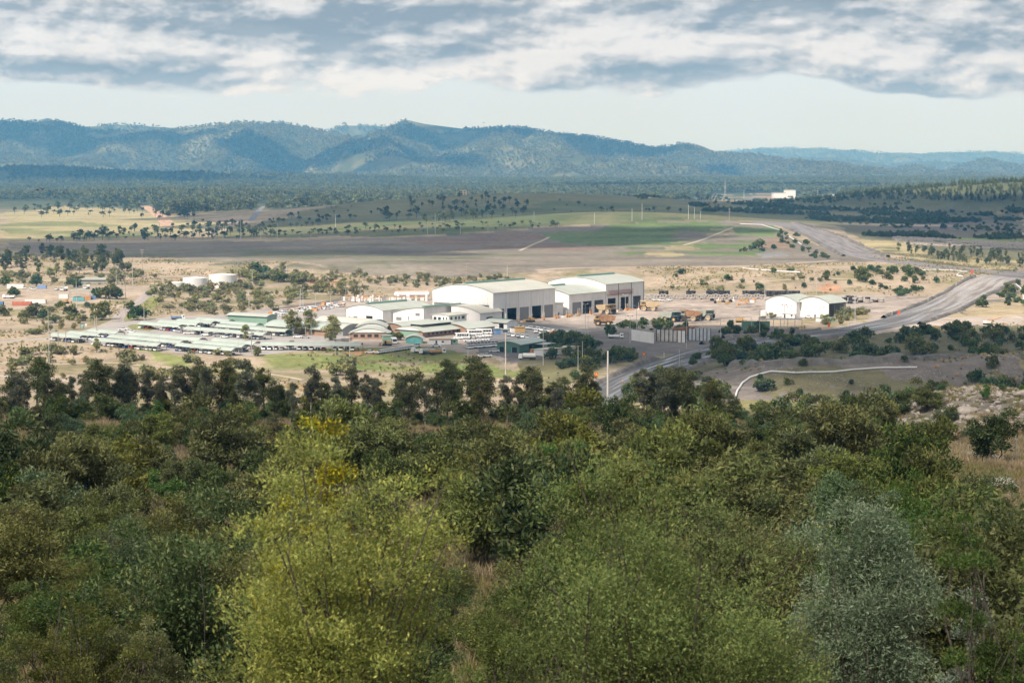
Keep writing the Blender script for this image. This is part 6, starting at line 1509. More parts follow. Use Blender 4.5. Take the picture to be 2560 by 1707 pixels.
def plant(name, parts, p, s, sz=1.0, rz=None, text='', cat='shrub', group=None, px=None, py=None):
    r = empty(name, p, RNG.uniform(0, 6.283) if rz is None else rz); r.scale = (s * RNG.uniform(0.85, 1.2), s * RNG.uniform(0.85, 1.2), s * sz)
    for pn, me in parts: obj(pn, me, r)
    tag(r, text, cat, group)
    VEG.append((CXP + F * p.x / p.y if px is None else px, YH + (CAMZ - p.z) / p.y * F if py is None else py, r, text))
    return r
# --- hero bushes right below the camera
def hero(seed, name, text, px, y, R, Hh, pal, tip, tf, nl, n, leaf, droop=0.0, rr=0.17, shell=0.15, up=0.5, zc=0.60, stems=5, spread=0.95):
    p = AT(px, y); parts = make_shrub(seed, R, Hh, nl, n, leaf, pal, tip, tf, stems, rr=rr, shell=shell, twigs=min(nl, 130), up=up, droop=droop, zc=zc, spread=spread)
    r = empty(name, p, 0); [obj(pn, me, r) for pn, me in parts]; tag(r, text, 'shrub', None)
hero(601, 'wattle_shrub', 'large yellow-green wattle filling the bottom centre left of the picture', 830, 24, 2.5, 5.3, YG, (0.36, 0.345, 0.075), 0.20, 380, 92000, (0.060, 0.020), rr=0.14, shell=0.12)
hero(602, 'wattle_shrub', 'tall thin yellow wattle spray rising behind the large yellow-green wattle', 775, 27, 1.2, 6.1, [(0.25, 0.26, 0.045), (0.20, 0.225, 0.042), (0.31, 0.295, 0.05)], (0.48, 0.42, 0.06), 0.4, 100, 30000, (0.066, 0.022), rr=0.20, zc=0.72, shell=0.1)
hero(603, 'wattle_shrub', 'broad green wattle with open branches at the bottom right of centre', 1660, 27, 3.1, 6.3, [(0.115, 0.152, 0.048), (0.094, 0.128, 0.040), (0.142, 0.172, 0.056)], (0.24, 0.245, 0.075), 0.16, 380, 96000, (0.062, 0.021), rr=0.14, shell=0.12)
hero(604, 'silver_wattle', 'silvery grey-green bush with drooping narrow leaves at the lower right', 2195, 37, 2.0, 5.8, [(0.140, 0.185, 0.105), (0.112, 0.155, 0.085), (0.175, 0.215, 0.135)], (0.24, 0.275, 0.18), 0.25, 150, 56000, (0.10, 0.024), 0.55, rr=0.24, shell=0.35)
hero(605, 'wattle_shrub', 'dark wattle cut off by the bottom right corner', 2540, 29, 1.3, 4.8, WD, (0.13, 0.13, 0.05), 0.15, 90, 26000, (0.064, 0.022))
hero(606, 'olive_shrub', 'rounded olive wattle in the bottom left corner', 170, 41, 1.8, 4.3, OL, TIPY, 0.25, 120, 34000, (0.068, 0.024))
hero(607, 'olive_shrub', 'pale olive wattle beside the one in the bottom left corner', 375, 42, 1.5, 3.6, [(0.13, 0.128, 0.055), (0.105, 0.108, 0.045)], TIPY, 0.25, 90, 26000, (0.068, 0.024))
hero(608, 'wattle_shrub', 'green wattle low between the two large bottom wattles', 1270, 33, 1.6, 3.9, [(0.075, 0.100, 0.034), (0.098, 0.118, 0.042)], TIPY, 0.2, 90, 28000, (0.066, 0.023))
hero(609, 'wattle_shrub', 'leaning grey-green wattle at the bottom between large wattle and silver bush', 1950, 31, 1.4, 3.4, [(0.095, 0.120, 0.060), (0.12, 0.14, 0.07)], TIPY, 0.12, 80, 24000, (0.066, 0.023))
hero(610, 'silver_wattle', 'small silvery plant in front of the dark corner wattle', 2440, 33, 0.75, 4.0, [(0.19, 0.215, 0.17), (0.15, 0.18, 0.13)], (0.27, 0.29, 0.22), 0.3, 40, 7000, (0.10, 0.026), rr=0.3)
# --- thicket on the near slope
CLEAR = [[(1440, 1085), (1900, 1075), (1930, 1130), (1880, 1290), (1560, 1330), (1420, 1230)], [(980, 1082), (1400, 1070), (1420, 1150), (1000, 1150)], [(-50, 1105), (150, 1105), (140, 1240), (-50, 1250)], [(470, 1090), (580, 1090), (580, 1280), (490, 1290)],
         [(2180, 1060), (2700, 1060), (2700, 1600), (2440, 1540), (2400, 1330), (2250, 1230)], [(760, 1075), (880, 1075), (860, 1100), (770, 1100)]]
def inpoly(poly, x, y): return bool(inside(poly, np.array([x]), np.array([y]))[0])
COLS = ['left of the car park', 'below the car park', 'below the offices', 'below the workshops', 'below the haul road', 'below the wash bays', 'below the twin sheds', 'at the rocky right']
def nearplace(px, y):
    c = COLS[min(7, max(0, int((px + 60) / 335)))]
    return ('front' if y < 85 else 'middle' if y < 170 else 'rear') + ' thicket ' + c
near_items = []
pts = []
cell = {}
rt = random.Random(21)
for tries in range(11000):
    y = math.sqrt(rt.uniform(44 ** 2, 318 ** 2)); px = rt.uniform(-120, 2680); x = (px - CXP) / F * y
    z = float(H(x, y)); py = YH + (CAMZ - z) / y * F
    if any(inpoly(c, px, py) for c in CLEAR) and rt.random() > (0.05 if px < 2150 else 0.045): continue
    if gauss(x, y, 67, 262, 19, 26) > 0.2 and rt.random() > 0.06: continue
    if px > 2120 and 120 < y < 235 and rt.random() > 0.25: continue
    if abs(y - (214 - 0.09 * (px - 2400))) < 7 and px > 2280: continue
    sp = (4.5 + 1.9 * rt.random()) if y < 165 else (4.2 + 1.9 * rt.random())
    if y > 262 and rt.random() < 0.55: continue
    k = (int(x // 7), int(y // 7)); ok = True
    for a in (-1, 0, 1):
        for b in (-1, 0, 1):
            for (qx, qy) in cell.get((k[0] + a, k[1] + b), ()):
                if (qx - x) ** 2 + (qy - y) ** 2 < sp * sp: ok = False
    if not ok: continue
    cell.setdefault(k, []).append((x, y)); pts.append((x, y, z, px, py))
cnt = {}
for (x, y, z, px, py) in pts:
    m_ = float(fbm(x, y, 28, 3, 88)); r_ = rt.random()
    if y > 235: kk = 'saltbush' if r_ < 0.36 else 'green_shrub' if r_ < 0.50 else 'wattle_shrub' if r_ < 0.78 else 'olive_shrub' if r_ < 0.92 else 'thin_shrub'
    else: kk = 'wattle_shrub' if r_ < 0.18 + 0.34 * (m_ > 0.52) else 'olive_shrub' if r_ < 0.80 else 'saltbush' if r_ < 0.86 else 'green_shrub' if r_ < 0.93 else 'thin_shrub'
    cnt[kk] = cnt.get(kk, 0) + 1
    if cnt[kk] > 295: continue
    txt, cat = KINDS[kk][:2]
    s = (0.6 + 1.15 * rt.random() ** 1.7) * (1.15 if kk in ('wattle_shrub', 'olive_shrub') else 0.85)
    if y < 95: s *= 0.86
    if y > 195: s *= 0.80
    if y > 255: s *= 0.80
    size = 'tall ' if s > 1.25 else 'low ' if s < 0.75 else ''
    r = plant(kk, rt.choice(LOD[(kk, 0 if y < 105 else 1)]), Vector((x, y, z - 0.1)), s, rt.uniform(0.8, 1.15), None, '', cat, 'bushes of the near slope')
    VEG.pop(); near_items.append((px, y, r, size + txt))
by = {}
for px, y, r, txt in near_items: by.setdefault((txt, nearplace(px, y)), []).append((px, r))
for (txt, pl_), lst in by.items():
    lst.sort(key=lambda q: q[0])
    for i, (px, r) in enumerate(lst): r['label'] = f'{txt} in {pl_}' + (f', {nth(i)} from left' if len(lst) > 1 else '')
# --- row of gums along the brow
GUMS = [(16, 925), (52, 930), (82, 895), (136, 950), (234, 901), (212, 930), (300, 912), (318, 925), (362, 925), (385, 940), (457, 916), (480, 930), (497, 905), (520, 935), (549, 903), (571, 925), (610, 903), (655, 923), (680, 955), (640, 975),
        (773, 916), (800, 950), (838, 945), (876, 925), (915, 938), (940, 950), (990, 936), (1005, 955), (1029, 925), (1061, 952), (1117, 901), (1095, 935), (1140, 950), (1186, 892), (1205, 925), (1268, 941), (1322, 920), (1300, 945), (1404, 945), (1385, 960), (1469, 918), (1450, 950), (1482, 955),
        (1612, 925), (1640, 935), (1682, 920), (1660, 950), (1731, 931), (1770, 945), (1800, 975)]
GUMS += [(x + 13, y + 12) for x, y in GUMS[::3]] + [(110, 930), (170, 945), (265, 935), (430, 940), (725, 960), (1840, 990)]
for i, (px, yt) in enumerate(GUMS):
    p = AT(px, 276 + 34 * rt.random()); hgt = (YH + (CAMZ - p.z) / p.y * F - yt + 8) / ppm(p)
    me = LOD['gum'][(i * 5 + int(px)) % 6]
    r = plant('gum_tree', me, p + Vector((0, 0, -0.2)), hgt / 10.0 * (1.0 if px < 1560 else 1.15), 1.0 if px < 1560 else 0.88, None, '', 'tree', 'gums along the brow'); VEG.pop()
    r['gx'] = px
lst = sorted([o for o in COL.objects if 'gx' in o], key=lambda o: o['gx'])
for i, o in enumerate(lst): o['label'] = f'slim dark gum on the brow, {nth(i)} from the left of the row'; del o['gx']

# --- shrubs and trees of the middle distance
def fill(poly, n, key, smin, smax, name, text, cat, group, seed, zs=(0.8, 1.2), minsep=0.0, tm=560):
    """n plants at random on the ground area outlined in the photograph"""
    P = poly_world(poly) if tm == 560 else [(g.x, g.y) for g in (G(a, b, tm) for a, b in poly)]
    A = np.array(P); rr = random.Random(seed); k = 0; t = 0; seen = []
    while k < n and t < n * 60:
        t += 1
        x, y = rr.uniform(A[:, 0].min(), A[:, 0].max()), rr.uniform(A[:, 1].min(), A[:, 1].max())
        if not inpoly(P, x, y): continue
        if minsep and any((x - a) ** 2 + (y - b) ** 2 < minsep ** 2 for a, b in seen): continue
        seen.append((x, y)); s = rr.uniform(smin, smax) * rr.uniform(0.75, 1.2)
        plant(name, rr.choice(LOD[key]), Vector((x, y, float(H(x, y)) - 0.15 * s)), s, rr.uniform(*zs), None, text, cat, group); k += 1
def spots(lst, key, name, text, cat, group, seed=3):
    rr = random.Random(seed)
    for px, py, s in lst: plant(name, rr.choice(LOD[key]), G(px, py, 560) + Vector((0, 0, -0.2)), s, rr.uniform(0.85, 1.15), None, text, cat, group)
SG = 'scrub of the middle distance'  # its scrub bushes are one kind, split over several names
fill([(1690, 925), (1760, 885), (1900, 862), (2000, 856), (2060, 862), (2040, 895), (1930, 905), (1800, 915)], 58, 'scrub', 0.9, 1.9, 'scrub_bush', 'dark round scrub bush', 'bush', SG, 1)
fill([(2060, 866), (2160, 845), (2300, 832), (2560, 826), (2620, 860), (2620, 885), (2380, 890), (2130, 905)], 95, 'scrub', 0.8, 1.9, 'scrub_bush', 'dark round scrub bush', 'bush', SG, 2)
fill([(1370, 890), (1380, 858), (1440, 850), (1480, 862), (1560, 880), (1590, 900), (1500, 925), (1440, 950), (1400, 920)], 46, 'scrub', 0.9, 1.7, 'dark_scrub', 'dark round scrub bush', 'bush', SG, 3)
spots([(1372, 856, 1.9), (1385, 860, 2.0), (1410, 866, 2.2), (1432, 870, 2.1), (1468, 878, 2.1), (1418, 852, 1.7), (1528, 842, 1.8), (1447, 860, 1.8)], 'scrub', 'scrub_tree', 'dark leafy tree', 'tree', SG)
fill([(1540, 812), (1640, 806), (1720, 822), (1740, 832), (1640, 828), (1550, 824)], 34, 'scrub', 0.55, 1.0, 'dark_scrub', 'low dark scrub bush', 'bush', SG, 4)
fill([(1790, 826), (1860, 826), (1990, 838), (1960, 850), (1800, 846)], 26, 'scrub', 0.6, 1.3, 'dark_scrub', 'dark round scrub bush', 'bush', SG, 5)
fill([(1550, 985), (1640, 940), (1720, 945), (1830, 1000), (1830, 1040), (1620, 1040)], 44, 'scrub', 0.9, 1.7, 'dark_scrub', 'dark round scrub bush', 'bush', SG, 6)
spots([(1910, 978, 1.7), (1968, 962, 0.9), (1998, 992, 0.9), (2008, 915, 0.9), (1900, 948, 0.7), (1865, 915, 1.1), (2115, 990, 0.7), (2128, 960, 0.6), (2330, 975, 1.2), (2262, 905, 0.8), (2480, 918, 1.1), (2440, 955, 1.6), (2500, 975, 1.0)], 'scrub', 'scrub_bush', 'dark round scrub bush', 'bush', SG)
fill([(1860, 1020), (2090, 1010), (2310, 1004), (2320, 1030), (2050, 1040), (1870, 1042)], 34, 'scrub', 0.7, 1.3, 'round_bush', 'dark round scrub bush', 'bush', SG, 7)
fill([(2180, 1020), (2260, 985), (2460, 950), (2600, 930), (2600, 1020), (2400, 1030), (2250, 1040)], 24, 'scrub', 0.9, 1.9, 'round_bush', 'dark round scrub bush', 'bush', SG, 8)
PG = 'pale scrub round the mine pad'  # its pale scrub bushes are one kind, split over two names
fill([(360, 745), (400, 715), (520, 722), (640, 712), (760, 735), (740, 770), (640, 785), (560, 795), (440, 780), (380, 765)], 120, 'pale', 0.7, 1.7, 'pale_scrub', 'pale green scrub bush', 'bush', PG, 9)
fill([(560, 690), (700, 668), (800, 700), (960, 728), (900, 745), (760, 735), (640, 708)], 70, 'pale', 0.9, 2.2, 'pale_scrub', 'pale green scrub bush', 'bush', PG, 10)
fill([(800, 680), (1080, 690), (1300, 690), (1300, 705), (1080, 722), (850, 705)], 60, 'pale', 0.6, 1.4, 'pale_bush', 'pale green scrub bush', 'bush', PG, 11)
fill([(0, 655), (60, 645), (230, 655), (340, 670), (420, 700), (330, 715), (150, 712), (0, 705)], 45, 'pale', 0.9, 2.2, 'scrub_thicket', 'leafy green bush', 'bush', PG, 12)
fill([(0, 640), (60, 645), (200, 650), (330, 662), (330, 690), (180, 690), (0, 690)], 26, 'tall', 0.9, 1.4, 'scrub_tree', 'slim dark green tree', 'tree', PG, 13)
fill([(100, 632), (200, 648), (325, 660), (320, 668), (110, 655)], 30, 'tall', 1.0, 1.5, 'scrub_tree', 'slim dark green tree', 'tree', PG, 14)
spots([(20, 668, 1.6), (8, 672, 1.5), (40, 668, 1.4), (52, 665, 1.3)], 'tall', 'scrub_tree', 'slim dark green tree', 'tree', PG)
spots([(250, 745, 2.4), (275, 748, 2.9), (295, 748, 2.2), (14, 714, 2.0), (90, 716, 2.6), (185, 718, 2.3), (640, 690, 3.0), (668, 690, 2.4), (700, 706, 2.4), (178, 794, 1.9), (252, 800, 2.4), (325, 774, 1.6), (342, 800, 2.3), (38, 742, 1.5), (345, 786, 1.4), (8, 790, 1.5), (80, 795, 2.2), (108, 800, 1.6), (60, 800, 1.3), (150, 770, 1.4), (220, 770, 1.2)], 'scrub', 'scrub_tree', 'broad leafy scrub tree', 'tree', PG)
fill([(0, 780), (120, 770), (250, 790), (240, 812), (120, 838), (0, 850)], 30, 'pale', 0.6, 1.4, 'pale_bush', 'pale green scrub bush', 'bush', PG, 15)
fill([(60, 880), (330, 880), (560, 905), (700, 945), (300, 960), (0, 940)], 34, 'pale', 0.6, 1.5, 'pale_bush', 'pale green scrub bush', 'bush', PG, 16)
spots([(125, 884, 1.6), (150, 886, 1.5), (185, 886, 1.3), (320, 902, 1.7), (305, 900, 1.2), (335, 903, 1.3), (860, 930, 2.2), (840, 938, 1.8), (880, 930, 1.9), (370, 945, 1.8), (390, 950, 1.6), (440, 940, 1.5), (545, 888, 1.0), (568, 890, 0.9), (643, 890, 1.5), (728, 872, 1.1), (470, 905, 1.3), (490, 910, 1.2)], 'pale', 'pale_scrub', 'pale green scrub bush', 'bush', PG)
spots([(241, 882, 0.62)], 'lawn', 'lawn_tree', 'lone upright tree', 'tree', PG)
spots([(729, 838, 1.15), (745, 838, 0.9), (778, 838, 1.15), (827, 852, 1.25), (838, 855, 0.95), (613, 850, 0.75)], 'lawn', 'lawn_tree', 'tall pale gum', 'tree', PG)
spots([(986, 850, 1.4), (995, 851, 1.2)], 'scrub', 'round_tree', 'round dark tree', 'tree', PG)
spots([(425, 728, 1.5), (445, 730, 1.3), (470, 730, 1.7), (505, 729, 1.5), (530, 727, 1.9), (560, 725, 1.6), (585, 725, 2.0), (610, 722, 1.7)], 'pale', 'pale_scrub', 'pale green scrub bush', 'bush', PG)
spots([(880, 806, 1.0), (900, 803, 0.9)], 'pale', 'pale_scrub', 'pale green scrub bush', 'bush', PG)
fill([(1610, 735), (1700, 705), (2030, 690), (2100, 700), (2080, 730), (1900, 735)], 40, 'pale', 0.4, 1.1, 'pale_bush', 'pale green scrub bush', 'bush', PG, 17)
spots([(1704, 685, 1.5), (1690, 693, 1.0), (1816, 702, 1.4), (1898, 725, 1.5), (1935, 682, 1.3), (1977, 680, 1.2), (2010, 720, 1.2), (2124, 712, 1.2), (2148, 702, 1.3), (2065, 700, 1.2)], 'scrub', 'scrub_bush', 'dark round scrub bush', 'bush', SG)
fill([(2040, 690), (2160, 670), (2290, 680), (2360, 690), (2300, 735), (2240, 745), (2200, 720), (2100, 695)], 56, 'scrub', 0.7, 1.6, 'round_bush', 'dark round scrub bush', 'bush', SG, 18)
fill([(2440, 770), (2470, 735), (2520, 705), (2590, 712), (2590, 770), (2500, 765)], 24, 'scrub', 0.9, 1.8, 'round_bush', 'dark round scrub bush', 'bush', SG, 19)
fill([(1880, 800), (1960, 792), (2060, 812), (2060, 825), (2160, 790), (2190, 775), (2110, 772), (2040, 800)], 30, 'pale', 0.6, 1.2, 'pale_bush', 'pale green scrub bush', 'bush', PG, 20)
FG = 'trees of the far paddocks'
fill([(950, 545), (1010, 512), (1100, 500), (1250, 502), (1330, 520), (1300, 552), (1000, 565)], 95, 'pad', 0.55, 1.15, 'paddock_tree', 'dark paddock tree', 'tree', FG, 21, (0.9, 1.5), tm=2400)
fill([(640, 556), (800, 528), (960, 505), (980, 530), (900, 548), (720, 575)], 46, 'pad', 0.5, 0.95, 'paddock_tree', 'dark paddock tree', 'tree', FG, 22, (0.8, 1.3), tm=2400)
fill([(1330, 515), (1500, 495), (1750, 500), (1850, 515), (1700, 535), (1450, 540)], 60, 'pad', 0.4, 0.85, 'hill_tree', 'rounded dark hill tree', 'tree', FG, 23, (0.7, 1.1), tm=2400)
fill([(560, 600), (760, 590), (1000, 588), (1400, 568), (1400, 558), (1000, 568), (620, 586)], 120, 'pad', 0.35, 0.75, 'paddock_tree', 'dark paddock tree', 'tree', FG, 24, (0.6, 1.0), tm=2000)
fill([(170, 600), (250, 585), (420, 572), (560, 562), (700, 568), (640, 590), (520, 600), (300, 602)], 165, 'pad', 0.5, 1.05, 'roadside_tree', 'dark roadside tree', 'tree', FG, 25, (0.7, 1.2), tm=2000)
GN2 = 'trees of the left meadow'
fill([(0, 530), (120, 515), (330, 520), (560, 560), (460, 560), (280, 545), (90, 545)], 44, 'pad', 0.7, 1.4, 'meadow_tree', 'dark meadow tree', 'tree', GN2, 26, (0.8, 1.2), tm=2400)
fill([(0, 535), (90, 520), (200, 512), (340, 520), (450, 545), (400, 545), (200, 525), (60, 535)], 46, 'pad', 0.8, 1.4, 'meadow_tree', 'olive meadow edge tree', 'tree', GN2, 31, (0.8, 1.2), tm=2400)
fill([(0, 604), (160, 598), (280, 600), (180, 606), (0, 608)], 16, 'pad', 0.4, 0.8, 'meadow_tree', 'dark meadow tree', 'tree', GN2, 27, tm=2000)
fill([(1930, 570), (2000, 590), (2090, 650), (2060, 655), (1960, 612)], 40, 'scrub', 0.6, 1.3, 'road_bush', 'green batter bush', 'bush', 'bushes by the upper haul road', 28, tm=1500)
spots([(1890, 622, 1.9), (1898, 620, 2.6), (1878, 626, 1.4), (1862, 628, 1.1), (1935, 624, 1.6), (1905, 628, 1.3), (1850, 630, 0.9)], 'scrub', 'road_bush', 'dark hump tree', 'tree', 'bushes by the upper haul road')
fill([(2230, 625), (2400, 622), (2560, 640), (2600, 672), (2450, 662), (2300, 645)], 100, 'tall', 0.5, 0.85, 'young_pine', 'young dark pine', 'tree', 'young pines beyond the junction', 29, tm=1400)
fill([(2000, 540), (2200, 530), (2560, 520), (2600, 560), (2560, 585), (2300, 575), (2100, 560)], 150, 'scrub', 0.9, 1.9, 'far_scrub', 'far scrub bush', 'bush', 'scrub beyond the upper haul road', 30, (0.6, 1.0), tm=1800)
by = {}
for px, py, r, txt in VEG: by.setdefault((txt, where(px, py)), []).append((px, r))
for (txt, wh), lst in by.items():
    lst.sort(key=lambda q: q[0])
    for i, (px, r) in enumerate(lst): r['label'] = f'{txt} {wh}' + (f', {nth(i)} from left' if 1 < len(lst) else '')

# --- grasses, tussocks, rubble: masses nobody could count
def tuft_mesh(seed, n, h, spread, cols):
    rng = np.random.default_rng(seed)
    a = rng.random(n) * 6.283; b = np.stack([np.cos(a), np.sin(a), np.zeros(n)], 1) * (rng.random(n) ** 0.7 * spread)[:, None]
    lean = norm(np.stack([np.cos(a), np.sin(a), np.full(n, 0)], 1) * (0.25 + 0.5 * rng.random(n))[:, None] + rng.normal(size=(n, 3)) * 0.2 + np.array([0, 0, 1.0]))
    L = (h * (0.5 + 0.7 * rng.random(n)))[:, None]; side = norm(np.cross(lean, rng.normal(size=(n, 3)))) * (0.02 * h + 0.012)
    V = np.stack([b - side, b + side, b + lean * L * 0.6 + side * 0.7, b + lean * L - np.array([0, 0, 0.1]) * h * rng.random((n, 1))], 1).reshape(-1, 3)
    C = np.array(cols)[rng.integers(0, len(cols), n)] * (0.75 + 0.5 * rng.random(n))[:, None]
    return mesh_np('tuft', V, np.arange(4 * n).reshape(-1, 4), M_dry, {'leaf': ('POINT', np.repeat(C, 4, 0))})
STRAW = [(0.265, 0.212, 0.138), (0.220, 0.176, 0.112), (0.185, 0.162, 0.088), (0.315, 0.255, 0.170)]
GRN = [(0.13, 0.14, 0.055), (0.17, 0.165, 0.07), (0.24, 0.20, 0.10)]
def near_grass():
    n = 46000
    y = np.sqrt(NR.uniform(14 ** 2, 335 ** 2, n)); x = NR.uniform(-0.34, 0.34, n) * y
    z = H(x, y)
    ok = ~((np.abs(y - (214 - 0.09 * (x / y * F + CXP - 2400))) < 3.2) & (x / y * F + CXP > 2280))
    ok &= ~((gauss(x, y, 67, 262, 15, 20) > 0.3) & (NR.random(n) < 0.6))
    g = fbm(x, y, 20, 3, 61) > 0.52
    P = np.stack([x, y, z - 0.05], 1)
    scatter('dry_grass', P[ok & ~g], [tuft_mesh(700 + i, 46, 0.75, 0.35, STRAW) for i in range(3)], 0.6, 1.5, 'long straw-coloured grass between the bushes of the near slope', seed=50)
    scatter('green_grass', P[ok & g], [tuft_mesh(710 + i, 46, 0.55, 0.38, GRN + STRAW[1:3]) for i in range(3)], 0.6, 1.4, 'greenish grass between the bushes of the near slope', seed=51)
near_grass()
def scrub_bands():
    P = []
    for poly, n, thr in (([(2000, 546), (2300, 535), (2640, 525), (2640, 556), (2300, 560), (2080, 556)], 900, 0.50), ([(1720, 512), (1900, 508), (2270, 520), (2640, 520), (2640, 540), (2000, 538), (1760, 530)], 1500, 0.50), ([(1530, 488), (1800, 490), (1850, 500), (1600, 504)], 420, 0.48),
                         ([(1880, 498), (2270, 505), (2280, 514), (1900, 506)], 700, 0.5), ([(2140, 590), (2330, 588), (2600, 590), (2600, 600), (2300, 596)], 350, 0.5)):
        A = np.array([(g.x, g.y) for g in (G(a, b, 1700.0) for a, b in poly)])
        x = NR.uniform(A[:, 0].min(), A[:, 0].max(), n * 4); y = NR.uniform(A[:, 1].min(), A[:, 1].max(), n * 4)
        k = inside([tuple(q) for q in A], x, y) & (fbm(x, y, 60, 3, 39) > thr)
        P.append(np.stack([x, y, H(x, y)], 1)[k][:n])
    scatter('scrubland', np.concatenate(P), [LOD['scrub'][i][0][1] for i in (0, 1, 2, 4)], 0.6, 1.5, 'dark low scrub in bands over the far slopes', seed=55)
scrub_bands()
def outlying():
    n = 5200; y = np.sqrt(NR.uniform(620 ** 2, 2600 ** 2, n)); x = NR.uniform(0.285, 0.5, n) * y * NR.choice([-1, 1], n)
    k = fbm(x, y, 130, 4, 91) > 0.50
    scatter('outlying_scrub', np.stack([x, y, H(x, y)], 1)[k], [LOD['pale'][i][0][1] for i in (0, 1, 2)] + [LOD['scrub'][0][0][1]], 0.6, 1.7, 'scrub of the country to either side of the mine', seed=58)
outlying()
PAVED = [[(100, 870), (176, 832), (300, 800), (420, 788), (560, 785), (640, 770), (880, 748), (1080, 740), (1600, 738), (2150, 735), (2330, 742), (2560, 670), (2560, 720), (2450, 790), (2330, 820), (2160, 842), (2000, 862), (1840, 884), (1740, 910), (1640, 935), (1560, 955), (1440, 1040), (1370, 1015), (1425, 940), (1500, 912), (1480, 880), (1345, 895), (1260, 906), (1190, 888), (1050, 874), (930, 876), (880, 872), (800, 880), (640, 893), (440, 888), (240, 866)]]
def tussocks():
    n = 60000
    y = np.sqrt(NR.uniform(600 ** 2, 1750 ** 2, n)); x = NR.uniform(-0.33, 0.33, n) * y
    keep = fbm(x, y, 45, 4, 77) + 0.25 * NR.random(n) > 0.70
    for p in PAVED: keep &= ~in_px(p, x, y)
    keep &= ~in_px([(360, 740), (300, 785), (270, 815), (0, 850), (0, 862), (300, 826), (320, 800), (380, 742)], x, y)
    keep &= ~in_px([(0, 735), (60, 722), (250, 712), (420, 716), (420, 745), (330, 738), (240, 757), (90, 770), (0, 775)], x, y)
    keep &= ~in_px([(30, 606), (1000, 594), (1900, 556), (2000, 600), (2230, 655), (1650, 667), (1300, 692), (900, 690), (720, 655), (330, 640), (60, 640)], x, y)
    P = np.stack([x, y, H(x, y)], 1)[keep]
    tm = [make_shrub(760 + i, 1.1, 0.42, 5, 70, (0.6, 0.20), c, c[0], 0.1, 1, rr=0.55, shell=0.2)[0][1] for i, c in enumerate([[(0.36, 0.275, 0.165), (0.29, 0.225, 0.13)], [(0.22, 0.20, 0.10), (0.28, 0.235, 0.13)], [(0.15, 0.155, 0.07), (0.19, 0.18, 0.085)], [(0.12, 0.13, 0.06), (0.15, 0.15, 0.07)]])]
    scatter('grass_tussocks', P, tm, 0.4, 1.0, 'low tussocks over the dry grassland', seed=60)
tussocks()
M_rock = mat('pale_rock', (0.34, 0.295, 0.25), 0.9, var=0.25, vscale=0.7, bump=0.5, bscale=2.0, dirt=(0.27, 0.22, 0.18), dscale=0.5)
def rock_mesh(seed, n=3):
    rng = np.random.default_rng(seed); import bmesh
    bm = bmesh.new(); bmesh.ops.create_icosphere(bm, subdivisions=n, radius=1.0)
    off = rng.random(3) * 50; pl_ = norm(rng.normal(size=(9, 3))); cut = 0.62 + 0.3 * rng.random(9)
    for v in bm.verts:
        c = np.array(v.co); d = c / np.linalg.norm(c)
        r = min(1.0, min((cut[i] / max(1e-3, d @ pl_[i]) for i in range(9) if d @ pl_[i] > 0.05), default=1.0))
        r *= 0.92 + 0.16 * float(fbm(np.array([c[0] * 2 + off[0]]), np.array([c[1] * 2 + c[2] + off[1]]), 1.0, 3, seed)[0])
        v.co = Vector(d * r) * 1.0; v.co.z *= 0.62
    me = bpy.data.meshes.new('boulder'); bm.to_mesh(me); bm.free(); me.materials.append(M_rock); return me
ROCKS = [rock_mesh(800 + i) for i in range(5)]; RUB = [rock_mesh(820 + i, 1) for i in range(4)]
rr = random.Random(5)
BOULD = [(2507, 1221, 1.5), (2510, 1252, 0.9), (2550, 1265, 0.6), (2342, 1090, 1.3), (2386, 1084, 1.3), (2325, 1112, 1.0), (2416, 1032, 1.4), (2400, 1045, 0.9), (2432, 1048, 1.2), (2360, 1070, 0.8), (2420, 1075, 1.0), (2308, 1098, 0.8), (2455, 1062, 0.8), (2380, 1110, 0.7), (2365, 1130, 0.9), (2350, 1168, 0.9), (2555, 990, 1.3), (2530, 1240, 0.5)]
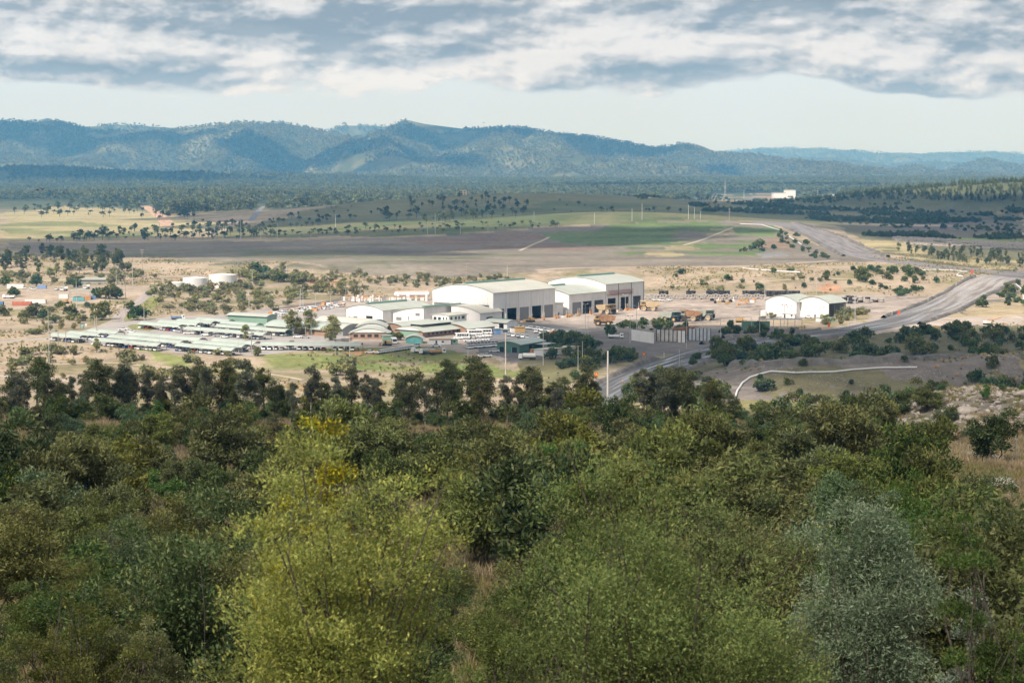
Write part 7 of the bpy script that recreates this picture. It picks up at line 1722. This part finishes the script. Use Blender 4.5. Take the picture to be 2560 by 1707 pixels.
for i, (px, py, s) in enumerate(BOULD):
    p = G(px, py, 120) ; o = obj('boulder', ROCKS[i % 5], None, p + Vector((0, 0, 0.15 * s)), rr.uniform(0, 6)); o.scale = (s, s * rr.uniform(0.7, 1.0), s * rr.uniform(0.7, 1.0))
    tag(o, ['large flat tan boulder beside the dirt track at the right edge', 'small tan boulder below the large flat one'][i] if i < 2 else f'pale boulder on the rocky knoll at the right, {nth(sorted(b[0] for b in BOULD[2:]).index(px))} from the left', 'boulder', 'boulders on the right')
def rubble():
    P = []
    n = 1500; x = NR.normal(67, 13, n); y = NR.normal(255, 17, n); P.append(np.stack([x, y, H(x, y)], 1))
    x = NR.uniform(70, 240, 2600); y = NR.uniform(688, 752, 2600); k = fbm(x, y, 14, 3, 33) > 0.55; P.append(np.stack([x, y, H(x, y)], 1)[k])
    scatter('rubble', np.concatenate(P), RUB, 0.12, 0.65, 'loose pale stones on the rocky knoll and the spoil bank', seed=70)
    # big pale rubble heaps beyond the junction
    pw = np.array(poly_world([(2230, 592), (2330, 597), (2470, 604), (2600, 608), (2600, 624), (2440, 620), (2330, 614), (2240, 606)]))
    x = NR.uniform(pw[:, 0].min(), pw[:, 0].max(), 9000); y = NR.uniform(pw[:, 1].min(), pw[:, 1].max(), 9000)
    k = inside([tuple(q) for q in pw], x, y) & (fbm(x, y, 30, 3, 35) > 0.42)
    scatter('rubble_heaps', np.stack([x, y, H(x, y)], 1)[k], RUB, 1.0, 3.0, 'pale rock heaps beyond the road junction', seed=71)
rubble()
e = tag(empty('marker_post', AT(2552, 196)), 'slim white marker post at the right edge beside the dirt track', 'post')
MB().cyl((0, 0, -0.3), (0, 0, 3.1), 0.055, n=8).build('post', M_white, e); MB().cyl((0, 0, 3.103), (0, 0, 3.2), 0.07, n=8).build('cap', M_white, e)
for i, (px, py, h) in enumerate([(2309, 1048, 8.5), (2314, 1046, 8.0), (1941, 1032, 3.0), (1934, 1030, 3.2), (2066, 1052, 2.0)]):
    p = G(px, py, 560); tag(MB().cyl((0, 0, -0.3), (0, 0, h), 0.13, 0.10, n=6).box(-0.3, 0.3, -0.05, 0.05, h - 0.5, h - 0.4).build('thin_post', M_conc, None, p), ['tallest thin pale post on the flat under the spoil bank', 'thin pale post touching the tallest one', 'thin pale post below the pipe end, right of a pair', 'leaning thin pale post below the pipe end, left of a pair', 'short thin post alone in the dry grass flat'][i], 'post', 'posts under the spoil bank')
